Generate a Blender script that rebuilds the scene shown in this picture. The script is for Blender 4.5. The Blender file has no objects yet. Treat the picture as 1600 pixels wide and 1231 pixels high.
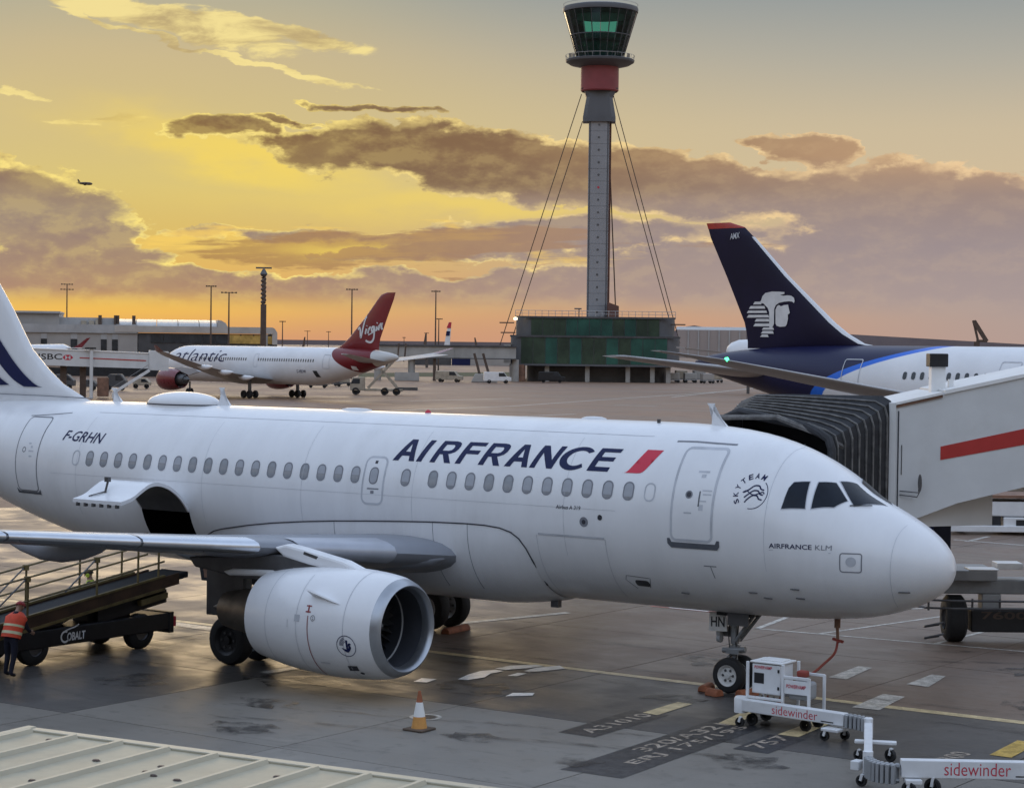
import bpy, bmesh, math, random
from mathutils import Vector, Matrix
random.seed(7)
R_ = math.radians
scene = bpy.context.scene
COL = scene.collection

# ------------------------------------------------------------------ camera
CAM = Vector((16.843, -39.654, 7.577)); YAW, PITCH, ROLL, FPX = -0.615, -0.0245, 0.0120, 3212.7
cam_d = bpy.data.cameras.new('camera'); cam = bpy.data.objects.new('camera', cam_d); COL.objects.link(cam)
cam_d.sensor_width = 36.0; cam_d.lens = 36.0 * FPX / 1600.0
cam_d.clip_start = 0.5; cam_d.clip_end = 30000
c_fw = Vector((math.sin(YAW)*math.cos(PITCH), math.cos(YAW)*math.cos(PITCH), math.sin(PITCH)))
c_r = Vector((math.cos(YAW), -math.sin(YAW), 0)); c_u = c_r.cross(c_fw)
c_R = c_r*math.cos(ROLL) + c_u*math.sin(ROLL); c_U = -c_r*math.sin(ROLL) + c_u*math.cos(ROLL)
cam.matrix_world = Matrix(((c_R.x, c_U.x, -c_fw.x, CAM.x), (c_R.y, c_U.y, -c_fw.y, CAM.y), (c_R.z, c_U.z, -c_fw.z, CAM.z), (0, 0, 0, 1)))
scene.camera = cam
scene.render.resolution_x, scene.render.resolution_y = 1024, 787
def at(x, y, dep):
    """world point seen at photo pixel (x, y) at a given depth: used once, to place far things at their real distance"""
    return CAM + (c_fw + c_R*((x-800)/FPX) - c_U*((y-615.5)/FPX))*dep
def gz(x, y, z=0.0):
    d = c_fw + c_R*((x-800)/FPX) - c_U*((y-615.5)/FPX)
    return CAM + d*((z-CAM.z)/d.z)
H_FW = Vector((math.sin(YAW), math.cos(YAW), 0)); H_R = Vector((math.cos(YAW), -math.sin(YAW), 0))

# ------------------------------------------------------------------ colour management
vs = scene.view_settings
vs.view_transform = 'Standard'; vs.look = 'None'; vs.exposure = 0.0; vs.gamma = 1.0; vs.use_curve_mapping = False

cy = scene.cycles; cy.max_bounces = 4; cy.diffuse_bounces = 2; cy.glossy_bounces = 2; cy.transmission_bounces = 2; cy.transparent_max_bounces = 6
cy.use_adaptive_sampling = True; cy.adaptive_threshold = .02; cy.use_denoising = True; cy.caustics_reflective = False; cy.caustics_refractive = False

# ------------------------------------------------------------------ node expression helper
def lin(c):
    return tuple((x/255/12.92 if x/255 <= .04045 else ((x/255+.055)/1.055)**2.4) for x in c)
class Ex:
    """a float or colour socket with arithmetic"""
    def __init__(s, t, o): s.t, s.o = t, o
    def m(s, op, *a, clamp=False):
        n = s.t.nodes.new('ShaderNodeMath'); n.operation = op; n.use_clamp = clamp
        for i, x in enumerate((s,)+a):
            if isinstance(x, Ex): s.t.links.new(x.o, n.inputs[i])
            else: n.inputs[i].default_value = x
        return Ex(s.t, n.outputs[0])
    def __add__(s, b): return s.m('ADD', b)
    __radd__ = __add__
    def __sub__(s, b): return s.m('SUBTRACT', b)
    def __rsub__(s, b): return (s*-1.0)+b
    def __mul__(s, b): return s.m('MULTIPLY', b)
    __rmul__ = __mul__
    def __truediv__(s, b): return s.m('DIVIDE', b)
    def clamp(s): return s.m('ADD', 0.0, clamp=True)
    def step(s, a, b, smooth=True):
        n = s.t.nodes.new('ShaderNodeMapRange'); n.interpolation_type = 'SMOOTHSTEP' if smooth else 'LINEAR'
        s.t.links.new(s.o, n.inputs[0]); n.inputs[1].default_value = a; n.inputs[2].default_value = b
        n.inputs[3].default_value = 0; n.inputs[4].default_value = 1
        return Ex(s.t, n.outputs[0])
    def ramp(s, stops, interp='LINEAR'):
        n = s.t.nodes.new('ShaderNodeValToRGB'); cr = n.color_ramp; cr.interpolation = interp
        while len(cr.elements) < len(stops): cr.elements.new(0.5)
        for e, (p, c) in zip(cr.elements, stops): e.position = p; e.color = (*c, 1)
        s.t.links.new(s.o, n.inputs[0]); return Ex(s.t, n.outputs[0])
def xmix(f, a, b, blend='MIX'):
    t = f.t if isinstance(f, Ex) else (a.t if isinstance(a, Ex) else b.t)
    n = t.nodes.new('ShaderNodeMix'); n.data_type = 'RGBA'; n.blend_type = blend
    for i, x in ((0, f), (6, a), (7, b)):
        if isinstance(x, Ex): t.links.new(x.o, n.inputs[i])
        else: n.inputs[i].default_value = x if i == 0 else (*x, 1)
    return Ex(t, n.outputs[2])
def xnoise(t, vec, scale, detail=4, rough=.5, dist=0.0, col=False):
    n = t.nodes.new('ShaderNodeTexNoise'); n.inputs['Scale'].default_value = scale; n.inputs['Detail'].default_value = detail
    n.inputs['Roughness'].default_value = rough; n.inputs['Distortion'].default_value = dist
    if vec is not None: t.links.new(vec, n.inputs['Vector'])
    return Ex(t, n.outputs[1 if col else 0])
def xvec(t, op, a, b):
    n = t.nodes.new('ShaderNodeVectorMath'); n.operation = op
    for i, x in enumerate((a, b)):
        if isinstance(x, (tuple, Vector)): n.inputs[i].default_value = tuple(x)
        else: t.links.new(x, n.inputs[i])
    return n.outputs['Value'] if op == 'DOT_PRODUCT' else n.outputs['Vector']

# ------------------------------------------------------------------ sky: a clear evening gradient, a glow round the sunset, cloud banks
SUN_AZ = -0.205      # radians to the left of the view axis
SUN_EL = R_(5.0)
sun_h = H_FW*math.cos(SUN_AZ) + H_R*math.sin(SUN_AZ)
world = bpy.data.worlds.new('World'); scene.world = world; world.use_nodes = True
wt = world.node_tree; wt.nodes.clear()
tc = wt.nodes.new('ShaderNodeTexCoord'); dirv = tc.outputs['Generated']
dF = Ex(wt, xvec(wt, 'DOT_PRODUCT', dirv, H_FW)); dR = Ex(wt, xvec(wt, 'DOT_PRODUCT', dirv, H_R))
sep = wt.nodes.new('ShaderNodeSeparateXYZ'); wt.links.new(dirv, sep.inputs[0]); dz = Ex(wt, sep.outputs[2])
KU = 0.031126        # one sky unit in radians
U = dR.m('ARCTAN2', dF) / KU
V = dz.m('ARCSINE') / KU
Vn = (V / 50.0).clamp()
def vr(stops): return [(v/50.0, lin(c)) for v, c in stops]
sunward = Vn.ramp(vr([(0, (222,156,104)), (.30, (240,182,88)), (.60, (254,206,80)), (.95, (232,184,96)), (1.5, (222,188,104)), (2.4, (220,197,122)), (3.4, (212,191,134)), (4.4, (204,185,142)), (5.4, (178,174,152)), (8, (168,174,172)), (14, (180,194,212)), (26, (192,214,252)), (50, (176,204,255))]))
away = Vn.ramp(vr([(0, (176,156,150)), (.8, (172,157,154)), (1.6, (186,166,154)), (2.6, (208,188,156)), (3.4, (202,186,158)), (4.4, (176,172,160)), (5.4, (150,156,156)), (8, (158,168,176)), (14, (180,194,212)), (26, (192,214,252)), (50, (176,204,255))]))
du = (U + 5.6)
glow = (du*du*(-1/50.0)).m('EXPONENT')
glow = glow*(1.0 - V.step(3.6, 5.6)*glow.step(.95, .35)*.7)
clear = xmix(glow, away, sunward)
mid = ((U-.5)*(U-.5)*(-1/26.0) + (V-.1)*(V-.1)*(-1/.7)).m('EXPONENT')
clear = xmix(mid*.7, clear, lin((206,152,120)))
# the physical sky joins in for the part of the dome above the photograph
sk = wt.nodes.new('ShaderNodeTexSky'); sk.sky_type = 'NISHITA'; sk.sun_disc = False
sk.sun_elevation = SUN_EL; sk.sun_rotation = math.atan2(sun_h.x, sun_h.y)
sk.air_density = 1.0; sk.dust_density = 2.0
skc = xmix(1.0, Ex(wt, sk.outputs[0]), (.12, .12, .12), 'MULTIPLY')
clear = xmix(V.step(8, 26)*.2, clear, skc)
# clouds
cv = xvec(wt, 'MULTIPLY', dirv, (16, 16, 40))
wn = wt.nodes.new('ShaderNodeTexNoise'); wn.inputs['Scale'].default_value = 1.3; wn.inputs['Detail'].default_value = 5; wn.inputs['Roughness'].default_value = .55
wt.links.new(cv, wn.inputs['Vector']); ws = wt.nodes.new('ShaderNodeSeparateXYZ'); wt.links.new(wn.outputs[1], ws.inputs[0])
Uw = U + (Ex(wt, ws.outputs[0]) - .5)*3.0; Vw = V + (Ex(wt, ws.outputs[1]) - .5)*.8
cv2 = xvec(wt, 'MULTIPLY', dirv, (34, 34, 70))
n1 = xnoise(wt, cv2, 1.0, 8, .64, 0.0)
n2 = xnoise(wt, xvec(wt, 'ADD', cv2, (-.10, .0, .32)), 1.0, 4, .58, 0.0)
n3 = xnoise(wt, cv, 1.0, 6, .55, 0.0)
bil = (n1 - .5).m('ABSOLUTE')
def blob(cu, cvv, ru, rv, slope=0.0, amp=1.0, warp=True):
    uu, v_ = (Uw, Vw) if warp else (U, V)
    a = (uu - cu) / ru; b = (v_ - cvv - (uu - cu)*slope) / rv
    return ((a*a + b*b)*-1.0).m('EXPONENT') * amp
shapes = [(-8.0,1.95,1.9,.80,-.22,1.35), (-6.4,1.55,.85,.42,-.3,1.15), (-4.55,3.22,.9,.24,.05,1.15), (-3.6,3.38,.6,.10,-.1,.85),
          (-2.5,2.92,1.9,.34,-.04,1.2), (-.6,2.82,2.4,.56,-.08,1.35), (2.4,2.46,2.4,.48,-.06,1.3), (6.6,2.15,3.2,.60,-.02,1.25), (4.3,3.0,.95,.26,-.2,1.1),
          (6.8,1.50,3.4,.50,-.02,1.2), (11,1.9,3.5,.9,0,1.2), (.8,1.66,3.2,.26,.03,1.05), (-3.4,1.66,1.8,.11,.02,.9), (-2.3,3.60,1.3,.09,-.12,.8), (-1.0,1.36,2.8,.2,.02,.95), (3.2,1.35,2.4,.26,.0,1.05), (-13,1.6,4,.9,0,1.2)]
bias = blob(*shapes[0])
for s_ in shapes[1:]: bias = bias.m('MAXIMUM', blob(*s_))
lowtop = U.step(-2.0, 4.5)*.45 - U.step(-6.5, -4.5)*.25 + .25
low = (1.0 - (Vw - lowtop).step(.78, 1.18))*1.15                          # a long bank low over the horizon
bias = bias.m('MAXIMUM', low)
high = V.step(6.5, 10) * .50                                   # broken cloud carries on overhead
bias = bias.m('MAXIMUM', high)
dens = bias + (n3 - .5)*.8 + (.12 - bil)*1.15
cover = dens.step(.43, .51)
thick = dens.step(.49, .76)
fade = V.step(.38, .82)                                        # the bank thins out into the glow at its foot
cover = cover*fade
lit = ((n1 - n2)*4.2 + .55).clamp()
body_s = Vn.ramp(vr([(0, (206,152,108)), (.6, (178,138,110)), (1.1, (160,130,114)), (1.9, (146,126,120)), (2.5, (142,114,98)), (3.2, (132,94,60)), (4.6, (176,160,118)), (8, (172,174,174)), (20, (188,208,240)), (50, (184,208,248))]))
body_a = Vn.ramp(vr([(0, (176,156,152)), (.9, (168,152,150)), (1.6, (156,142,144)), (2.3, (156,136,130)), (3.0, (196,158,122)), (4.6, (160,152,140)), (8, (166,174,184)), (20, (188,208,240)), (50, (184,208,248))]))
g2 = ((U+1.2)*(U+1.2)*(-1/24.0)).m('EXPONENT')
body = xmix(glow, body_a, body_s)
body = xmix(g2*V.step(2.15, 2.5)*(1.0-V.step(3.6, 4.2))*.75, body, lin((116,88,66)))
rim_c = xmix(glow, lin((236,202,158)), lin((255,230,132)))
rim_c = xmix(V.step(8, 14), rim_c, lin((212,226,246)))
soft = xmix(.30, body, rim_c)
rim = xmix(lit, soft, rim_c)
body = xmix((lit*lit)*(glow*.14+.08), body, rim_c)
body = xmix(((n3 - .48)*3.0).clamp()*(glow*.4+.12), body, soft)
cloud = xmix(thick, rim, body)
sky = xmix(cover*.96, clear, cloud)
# broken gold and brown streaks between the bank and the main cloud
sv = xnoise(wt, xvec(wt, 'MULTIPLY', dirv, (9, 9, 95)), 1.0, 7, .62, .25)
zone = blob(-1.6,1.52,4.2,.42,.01,1.0) + blob(-3.6,1.35,2.4,.3,.0,.4)
stk = (zone + (sv - .5)*2.6).step(.62, .86)
gold = (zone + (.5 - sv)*2.6).step(.70, 1.05)
sky = xmix(gold*.75, sky, lin((250,208,104)))
sky = xmix(stk*.8, sky, xmix(glow, lin((166,138,124)), lin((168,126,84))))
# thin bright streaks high on the left
st = (blob(-5.7,4.98,2.7,.28,-.2,1.1)).m('MAXIMUM', blob(-4.8,4.46,2.8,.07,-.21,.95)).m('MAXIMUM', blob(-3.6,4.70,1.5,.18,-.2,1.0)).m('MAXIMUM', blob(-7.6,3.68,.4,.05,0,.7)).m('MAXIMUM', blob(-6.3,3.3,1.0,.10,-.05,.75))
stv = xvec(wt, 'MULTIPLY', dirv, (24, 24, 90))
sn = xnoise(wt, stv, 1.0, 6, .6, .3)
streak = (st + (sn-.5)*1.5).step(.36, .62)
sky = xmix(streak*.85, sky, xmix(sn.step(.35, .6), lin((190,166,116)), lin((250,228,150))))
# yellow light gathered under and beside the main cloud
ylw = blob(-4.3,2.80,2.0,.34,-.24,.8).m('MAXIMUM', blob(-.4,2.1,3.2,.24,-.02,.6)).m('MAXIMUM', blob(-2.9,1.4,1.4,.16,-.02,.6)).m('MAXIMUM', blob(-5.2,3.22,.8,.18,.0,.5))
sky = xmix(ylw*(1.0-cover*.92), sky, lin((248,216,98)))
lift = V.step(7, 15)*.42 - V.step(16, 46)*.55 + 1.0        # pale band of evening light above the haze, deeper towards the zenith
bg = wt.nodes.new('ShaderNodeBackground'); wt.links.new(sky.o, bg.inputs[0]); wt.links.new(lift.o, bg.inputs[1])
world.cycles.sampling_method = 'MANUAL'; world.cycles.sample_map_resolution = 512
wo = wt.nodes.new('ShaderNodeOutputWorld'); wt.links.new(bg.outputs[0], wo.inputs[0])

# ------------------------------------------------------------------ sun, low and veiled
sd = bpy.data.lights.new('sun', 'SUN'); sd.energy = .5; sd.angle = R_(22); sd.color = (1.0, .74, .45)
sun = bpy.data.objects.new('sun', sd); COL.objects.link(sun)
sun_dir = Vector((sun_h.x*math.cos(SUN_EL), sun_h.y*math.cos(SUN_EL), math.sin(SUN_EL)))
sun.rotation_euler = sun_dir.to_track_quat('Z', 'Y').to_euler(); sun.location = (0, 0, 60)

# ------------------------------------------------------------------ materials
MATS = {}
def mat(name, col, rough=.5, metal=0.0, var=.12, vscale=1.5, bump=0.0, bscale=30, spec=.5, coat=0.0, emit=None, stretch=None, dirt=None):
    m = bpy.data.materials.new(name); m.use_nodes = True; t = m.node_tree
    b = t.nodes['Principled BSDF']
    b.inputs['Roughness'].default_value = rough; b.inputs['Metallic'].default_value = metal
    b.inputs['Specular IOR Level'].default_value = spec; b.inputs['Coat Weight'].default_value = coat
    tcn = t.nodes.new('ShaderNodeTexCoord'); v = tcn.outputs['Object']
    if stretch: v = xvec(t, 'MULTIPLY', v, stretch)
    n = xnoise(t, v, vscale, 6, .6)
    f = n.step(.3, .7)
    a = tuple(c*(1-var) for c in col); d = tuple(min(1, c*(1+var)) for c in col)
    c = xmix(f, a, d)
    if dirt:
        dn = xnoise(t, v, vscale*.35, 8, .68, .4)
        c = xmix(dn.step(.5, .75)*dirt[1], c, dirt[0])
    t.links.new(c.o, b.inputs['Base Color'])
    rr = n*.25*rough + rough*.88
    t.links.new(rr.o, b.inputs['Roughness'])
    if bump:
        bn = t.nodes.new('ShaderNodeBump'); bn.inputs['Strength'].default_value = bump; bn.inputs['Distance'].default_value = .02
        h = xnoise(t, v, bscale, 4, .6); t.links.new(h.o, bn.inputs['Height']); t.links.new(bn.outputs[0], b.inputs['Normal'])
    if emit: b.inputs['Emission Color'].default_value = (*emit[0], 1); b.inputs['Emission Strength'].default_value = emit[1]
    MATS[name] = m; return m
M = MATS
mat('paint_white', (.80,.81,.83), .30, var=.03, vscale=.9, coat=.2, stretch=(1.6,1,.35), dirt=((.58,.58,.58), .35))
mat('paint_nacelle', (.80,.81,.83), .3, var=.03, vscale=.8, coat=.25, dirt=((.6,.6,.6), .3))
mat('paint_slat', (.42,.44,.49), .3, .25, var=.05)
mat('paint_grey_wing', (.25,.265,.30), .38, var=.06, vscale=.8)
mat('metal_lip', (.42,.44,.47), .36, .9, var=.06, vscale=3)
mat('metal_bare', (.62,.65,.70), .28, 1.0, var=.05, vscale=2)
mat('metal_dark', (.12,.12,.125), .45, .6, var=.2)
mat('metal_nozzle', (.20,.17,.14), .42, .9, var=.25, vscale=2)
mat('navy', (.008,.014,.07), .5, var=.08, spec=.25)
mat('af_red', (.62,.015,.05), .35, var=.06)
mat('line_grey', (.20,.21,.24), .5, var=.15)
mat('line_pale', (.50,.52,.56), .5, var=.15)
mat('line_dark', (.03,.032,.045), .5, var=.15)
mat('sill_grey', (.10,.11,.13), .5, var=.15)
mat('door_white', (.78,.79,.81), .33, var=.03, vscale=.9, coat=.2)
mat('window_pane', (.24,.26,.29), .16, var=.12, vscale=5, coat=.5)
mat('window_shade', (.36,.38,.42), .35, var=.06, vscale=5)
mat('cockpit_glass', (.010,.014,.022), .12, var=.3, vscale=2, spec=.22)
mat('rubber', (.016,.016,.017), .75, var=.25, vscale=6, bump=.15)
mat('rim_white', (.62,.62,.6), .45, var=.12, vscale=4)
mat('interior_dark', (.02,.02,.022), .8, var=.3)
mat('black_plastic', (.014,.014,.016), .55, var=.3)
mat('gse_black', (.010,.010,.012), .5, var=.35, vscale=3)
mat('rail_yellow', (.13,.095,.035), .55, var=.3, vscale=4)
mat('belt_brown', (.055,.028,.014), .6, var=.35, vscale=2)
mat('gse_white', (.74,.75,.76), .42, var=.06, vscale=2, dirt=((.4,.38,.35), .3))
mat('inlet_dark', (.075,.08,.095), .35, .3, var=.1)
mat('gse_grey', (.34,.35,.36), .5, var=.15)
mat('print_red', (.55,.03,.06), .5, var=.08)
mat('print_white', (.7,.7,.7), .5, var=.08)
mat('print_black', (.015,.015,.018), .5, var=.08)
mat('chock_orange', (.30,.10,.045), .7, var=.3, vscale=4)
mat('cone_orange', (.62,.30,.08), .55, var=.1, vscale=6)
mat('cone_white', (.82,.82,.8), .5, var=.06)
mat('cone_base', (.10,.07,.05), .8, var=.2)
mat('bridge_white', (.66,.67,.67), .42, var=.05, vscale=.7, dirt=((.42,.4,.37), .35))
mat('bridge_roof', (.80,.80,.79), .45, var=.05, vscale=.8)
mat('bridge_red', (.45,.035,.03), .45, var=.06)
mat('bellows_black', (.022,.023,.027), .62, var=.4, vscale=5, bump=.2, bscale=12)
mat('bellows_edge', (.13,.125,.12), .6, var=.4, vscale=5)
mat('steel_grey', (.25,.26,.27), .45, .3, var=.15)
mat('brown_rust', (.22,.12,.08), .7, var=.3)
mat('hivis_orange', (.85,.10,.045), .7, var=.1, vscale=9)
mat('hivis_yellow', (.50,.62,.06), .7, var=.1, vscale=9)
mat('reflective', (.75,.72,.45), .35, var=.05)
mat('trouser_navy', (.012,.014,.03), .85, var=.3, vscale=8)
mat('skin', (.42,.25,.18), .55, var=.08, vscale=8)
mat('hair_dark', (.02,.014,.01), .7, var=.3)
mat('ear_red', (.35,.03,.03), .5)
mat('hose_red', (.28,.05,.035), .6, var=.2)
mat('concrete_pale', (.36,.35,.33), .7, var=.15, vscale=.3)
mat('wall_white', (.36,.34,.32), .6, var=.08, vscale=.2)
mat('wall_dark', (.07,.07,.075), .5, var=.3, vscale=.3)
mat('roof_grey', (.40,.40,.40), .55, var=.12, vscale=.3)
mat('roof_metal', (.5,.48,.46), .35, .4, var=.1, vscale=.3)
mat('glass_dark', (.03,.035,.04), .12, var=.3, vscale=.6)
mat('glass_warm', (.55,.36,.10), .2, var=.4, vscale=.5)
mat('virgin_red', (.16,.006,.014), .28, var=.08, coat=.4)
mat('am_navy', (.010,.012,.06), .24, var=.15, coat=.5)
mat('am_red', (.40,.03,.02), .35)
mat('mast_brown', (.09,.06,.045), .6, var=.2)
mat('tower_concrete', (.30,.30,.31), .55, var=.08, vscale=.15)
mat('tower_dark', (.10,.105,.115), .5, var=.15, vscale=.15)
mat('tower_red', (.26,.05,.055), .5, var=.1, vscale=.3)
mat('tower_brown', (.16,.07,.05), .6, var=.2, vscale=.3)
mat('net_green', (.036,.058,.034), .8, var=.45, vscale=.18)
mat('net_green_light', (.022,.085,.062), .8, var=.4, vscale=.15)
mat('cable_steel', (.10,.07,.05), .5, .5)
mat('jet_white', (.76,.77,.79), .35, var=.04, vscale=.3, coat=.2)
mat('jet_grey', (.40,.40,.41), .4, var=.06, vscale=.3)
mat('beige_metal', (.36,.31,.24), .55, var=.2, vscale=1.0)
mat('far_haze_grey', (.36,.31,.29), .8, var=.06, vscale=.02)
mat('hill', (.20,.17,.18), .9, var=.1, vscale=.01)
mat('grass', (.055,.06,.022), .95, var=.25, vscale=.4)
mat('lamp_lit', (1,.85,.6), .5, emit=((1,.78,.5), 6))
mat('nav_green', (.02,.8,.2), .4, emit=((.08,1,.35), 4))
mat('rail_grey', (.42,.42,.42), .5)

# glass of the control cab: teal, half see-through
gm = bpy.data.materials.new('cab_glass'); gm.use_nodes = True; gt = gm.node_tree; gt.nodes.clear()
tr = gt.nodes.new('ShaderNodeBsdfTransparent'); tr.inputs[0].default_value = (.34, .74, .66, 1)
gl = gt.nodes.new('ShaderNodeBsdfGlossy'); gl.inputs[0].default_value = (.75, .8, .8, 1); gl.inputs[1].default_value = .05
fr = gt.nodes.new('ShaderNodeFresnel'); fr.inputs[0].default_value = 1.5
mx = gt.nodes.new('ShaderNodeMixShader'); go = gt.nodes.new('ShaderNodeOutputMaterial')
gt.links.new(fr.outputs[0], mx.inputs[0]); gt.links.new(tr.outputs[0], mx.inputs[1]); gt.links.new(gl.outputs[0], mx.inputs[2]); gt.links.new(mx.outputs[0], go.inputs[0])
MATS['cab_glass'] = gm

# ------------------------------------------------------------------ mesh helpers
class MB:
    def __init__(s): s.v, s.f = [], []
    def add(s, vs_, fs):
        o = len(s.v); s.v += [tuple(x) for x in vs_]; s.f += [tuple(i+o for i in f) for f in fs]; return s
    def box(s, x0, x1, y0, y1, z0, z1):
        return s.add([(x0,y0,z0),(x1,y0,z0),(x1,y1,z0),(x0,y1,z0),(x0,y0,z1),(x1,y0,z1),(x1,y1,z1),(x0,y1,z1)],
                     [(0,3,2,1),(4,5,6,7),(0,1,5,4),(1,2,6,5),(2,3,7,6),(3,0,4,7)])
    def bar(s, p, q, w, h=None, up=(0,0,1)):
        p, q = Vector(p), Vector(q); h = h or w; d = (q-p).normalized(); up = Vector(up)
        a = d.cross(up)
        if a.length < 1e-4: a = d.cross(Vector((1,0,0)))
        a.normalize(); b = a.cross(d); a *= w/2; b *= h/2
        return s.add([p-a-b, p+a-b, p+a+b, p-a+b, q-a-b, q+a-b, q+a+b, q-a+b], [(0,1,2,3),(7,6,5,4),(0,4,5,1),(1,5,6,2),(2,6,7,3),(3,7,4,0)])
    def loft(s, rings, cap0=False, cap1=False, closed=True):
        o = len(s.v); n = len(rings[0])
        for r in rings: s.v += [tuple(x) for x in r]
        for i in range(len(rings)-1):
            for j in range(n if closed else n-1):
                k = (j+1) % n
                s.f.append((o+i*n+j, o+i*n+k, o+(i+1)*n+k, o+(i+1)*n+j))
        if cap0: s.f.append(tuple(o+j for j in reversed(range(n))))
        if cap1: s.f.append(tuple(o+(len(rings)-1)*n+j for j in range(n)))
        return s
    def tube(s, pts, r, n=8, cap=True):
        pts = [Vector(p) for p in pts]; rs = r if isinstance(r, (list, tuple)) else [r]*len(pts); rings = []
        ref = None
        for i, p in enumerate(pts):
            d = (pts[min(i+1, len(pts)-1)] - pts[max(i-1, 0)]).normalized()
            if ref is None:
                ref = Vector((0,0,1)) if abs(d.z) < .9 else Vector((1,0,0))
            a = d.cross(ref)
            if a.length < .15: a = d.cross(Vector((1,0,0)) if abs(d.x) < .8 else Vector((0,1,0)))
            a.normalize(); b = a.cross(d)
            rings.append([p + (a*math.cos(2*math.pi*k/n) + b*math.sin(2*math.pi*k/n))*rs[i] for k in range(n)])
        return s.loft(rings, cap, cap)
    def lathe(s, prof, org=(0,0,0), axis=(1,0,0), n=32, cap0=False, cap1=False, a0=0.0, a1=2*math.pi):
        org, ax = Vector(org), Vector(axis).normalized()
        ref = Vector((0,0,1)) if abs(ax.z) < .9 else Vector((0,1,0))
        u = ax.cross(ref).normalized(); w = u.cross(ax)
        full = abs(a1-a0-2*math.pi) < 1e-6
        m = n if full else n+1
        rings = [[org + ax*t + (u*math.cos(a0+(a1-a0)*k/n) + w*math.sin(a0+(a1-a0)*k/n))*r for k in range(m)] for t, r in prof]
        return s.loft(rings, cap0, cap1, closed=full)
    def prism(s, poly, fn, t0, t1):
        """polygon (a, b) swept between t0 and t1; fn(a, b, t) -> point"""
        n = len(poly); o = len(s.v)
        s.v += [tuple(fn(a, b, t0)) for a, b in poly] + [tuple(fn(a, b, t1)) for a, b in poly]
        s.f.append(tuple(o+i for i in reversed(range(n)))); s.f.append(tuple(o+n+i for i in range(n)))
        for i in range(n):
            k = (i+1) % n; s.f.append((o+i, o+k, o+n+k, o+n+i))
        return s
    def build(s, name, m, parent=None, smooth=None, bevel=0.0, fix=True, loc=None):
        me = bpy.data.meshes.new(name); me.from_pydata(s.v, [], s.f)
        if fix:
            bm = bmesh.new(); bm.from_mesh(me); bmesh.ops.recalc_face_normals(bm, faces=bm.faces); bm.to_mesh(me); bm.free()
        me.materials.append(M[m] if isinstance(m, str) else m)
        if smooth is not None:
            me.polygons.foreach_set('use_smooth', [True]*len(me.polygons)); me.set_sharp_from_angle(angle=R_(smooth))
        me.update()
        o = bpy.data.objects.new(name, me); COL.objects.link(o)
        if parent: o.parent = parent
        if loc: o.location = loc
        if bevel:
            b = o.modifiers.new('bevel', 'BEVEL'); b.width = bevel; b.segments = 2; b.limit_method = 'ANGLE'
        return o
def tag(o, label, cat=None, group=None, kind=None):
    if label: o['label'] = label
    if cat: o['category'] = cat
    if group: o['group'] = group
    if kind: o['kind'] = kind
    return o
def thing(name, label, cat, loc=(0,0,0), rz=0.0, group=None, scale=1.0):
    o = bpy.data.objects.new(name, None); COL.objects.link(o); o.empty_display_size = .3
    o.location = loc; o.rotation_euler = (0, 0, rz); o.scale = (scale,)*3
    return tag(o, label, cat, group)
def inst(src, parent, loc=(0,0,0), rot=(0,0,0)):
    o = src.copy(); COL.objects.link(o); o.parent = parent; o.location = loc; o.rotation_euler = rot; return o
def copy_tree(o, parent=None):
    c = o.copy(); COL.objects.link(c)
    if parent is not None: c.parent = parent
    for ch in list(o.children): copy_tree(ch, c)
    return c

# flat 2-D shapes that can be laid on a curved skin
def text2d(txt, size=1.0, shear=0.0, bold=0.0, sx=1.0, align='LEFT', space=1.0):
    cu = bpy.data.curves.new('tmp', 'FONT'); cu.body = txt; cu.size = size; cu.shear = shear; cu.offset = bold; cu.align_x = align
    cu.space_character = space; cu.resolution_u = 3
    o = bpy.data.objects.new('tmp', cu); COL.objects.link(o)
    dg = bpy.context.evaluated_depsgraph_get(); me = o.evaluated_get(dg).to_mesh()
    v = [(x.co.x*sx, x.co.y) for x in me.vertices]; f = [tuple(p.vertices) for p in me.polygons]
    o.evaluated_get(dg).to_mesh_clear(); bpy.data.objects.remove(o); bpy.data.curves.remove(cu)
    return v, f
def fit2d(vf, x0, x1, y0, y1):
    v, f = vf; a = min(p[0] for p in v); b = max(p[0] for p in v); c = min(p[1] for p in v); d = max(p[1] for p in v)
    return [(x0+(p[0]-a)/(b-a)*(x1-x0), y0+(p[1]-c)/(d-c)*(y1-y0)) for p in v], f
def poly2d(poly): return list(poly), [tuple(range(len(poly)))]
def ring2d(cx, cy, r0, r1, n=40, a0=0.0, a1=360.0, sx=1.0):
    v = []; full = abs(a1-a0) >= 359.9; m = n if full else n+1
    for k in range(m):
        a = R_(a0+(a1-a0)*k/n); v += [(cx+sx*r0*math.cos(a), cy+r0*math.sin(a)), (cx+sx*r1*math.cos(a), cy+r1*math.sin(a))]
    return v, [(2*k, 2*k+1, 2*((k+1) % m)+1, 2*((k+1) % m)) for k in range(m if full else m-1)]
def disc2d(cx, cy, r, n=24): return poly2d([(cx+r*math.cos(2*math.pi*k/n), cy+r*math.sin(2*math.pi*k/n)) for k in range(n)])
def rrect(x0, x1, y0, y1, r, n=4):
    p = []
    for cx, cy, a in ((x1-r, y1-r, 0), (x0+r, y1-r, 90), (x0+r, y0+r, 180), (x1-r, y0+r, 270)):
        for k in range(n+1): p.append((cx+r*math.cos(R_(a+90*k/n)), cy+r*math.sin(R_(a+90*k/n))))
    return p
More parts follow.
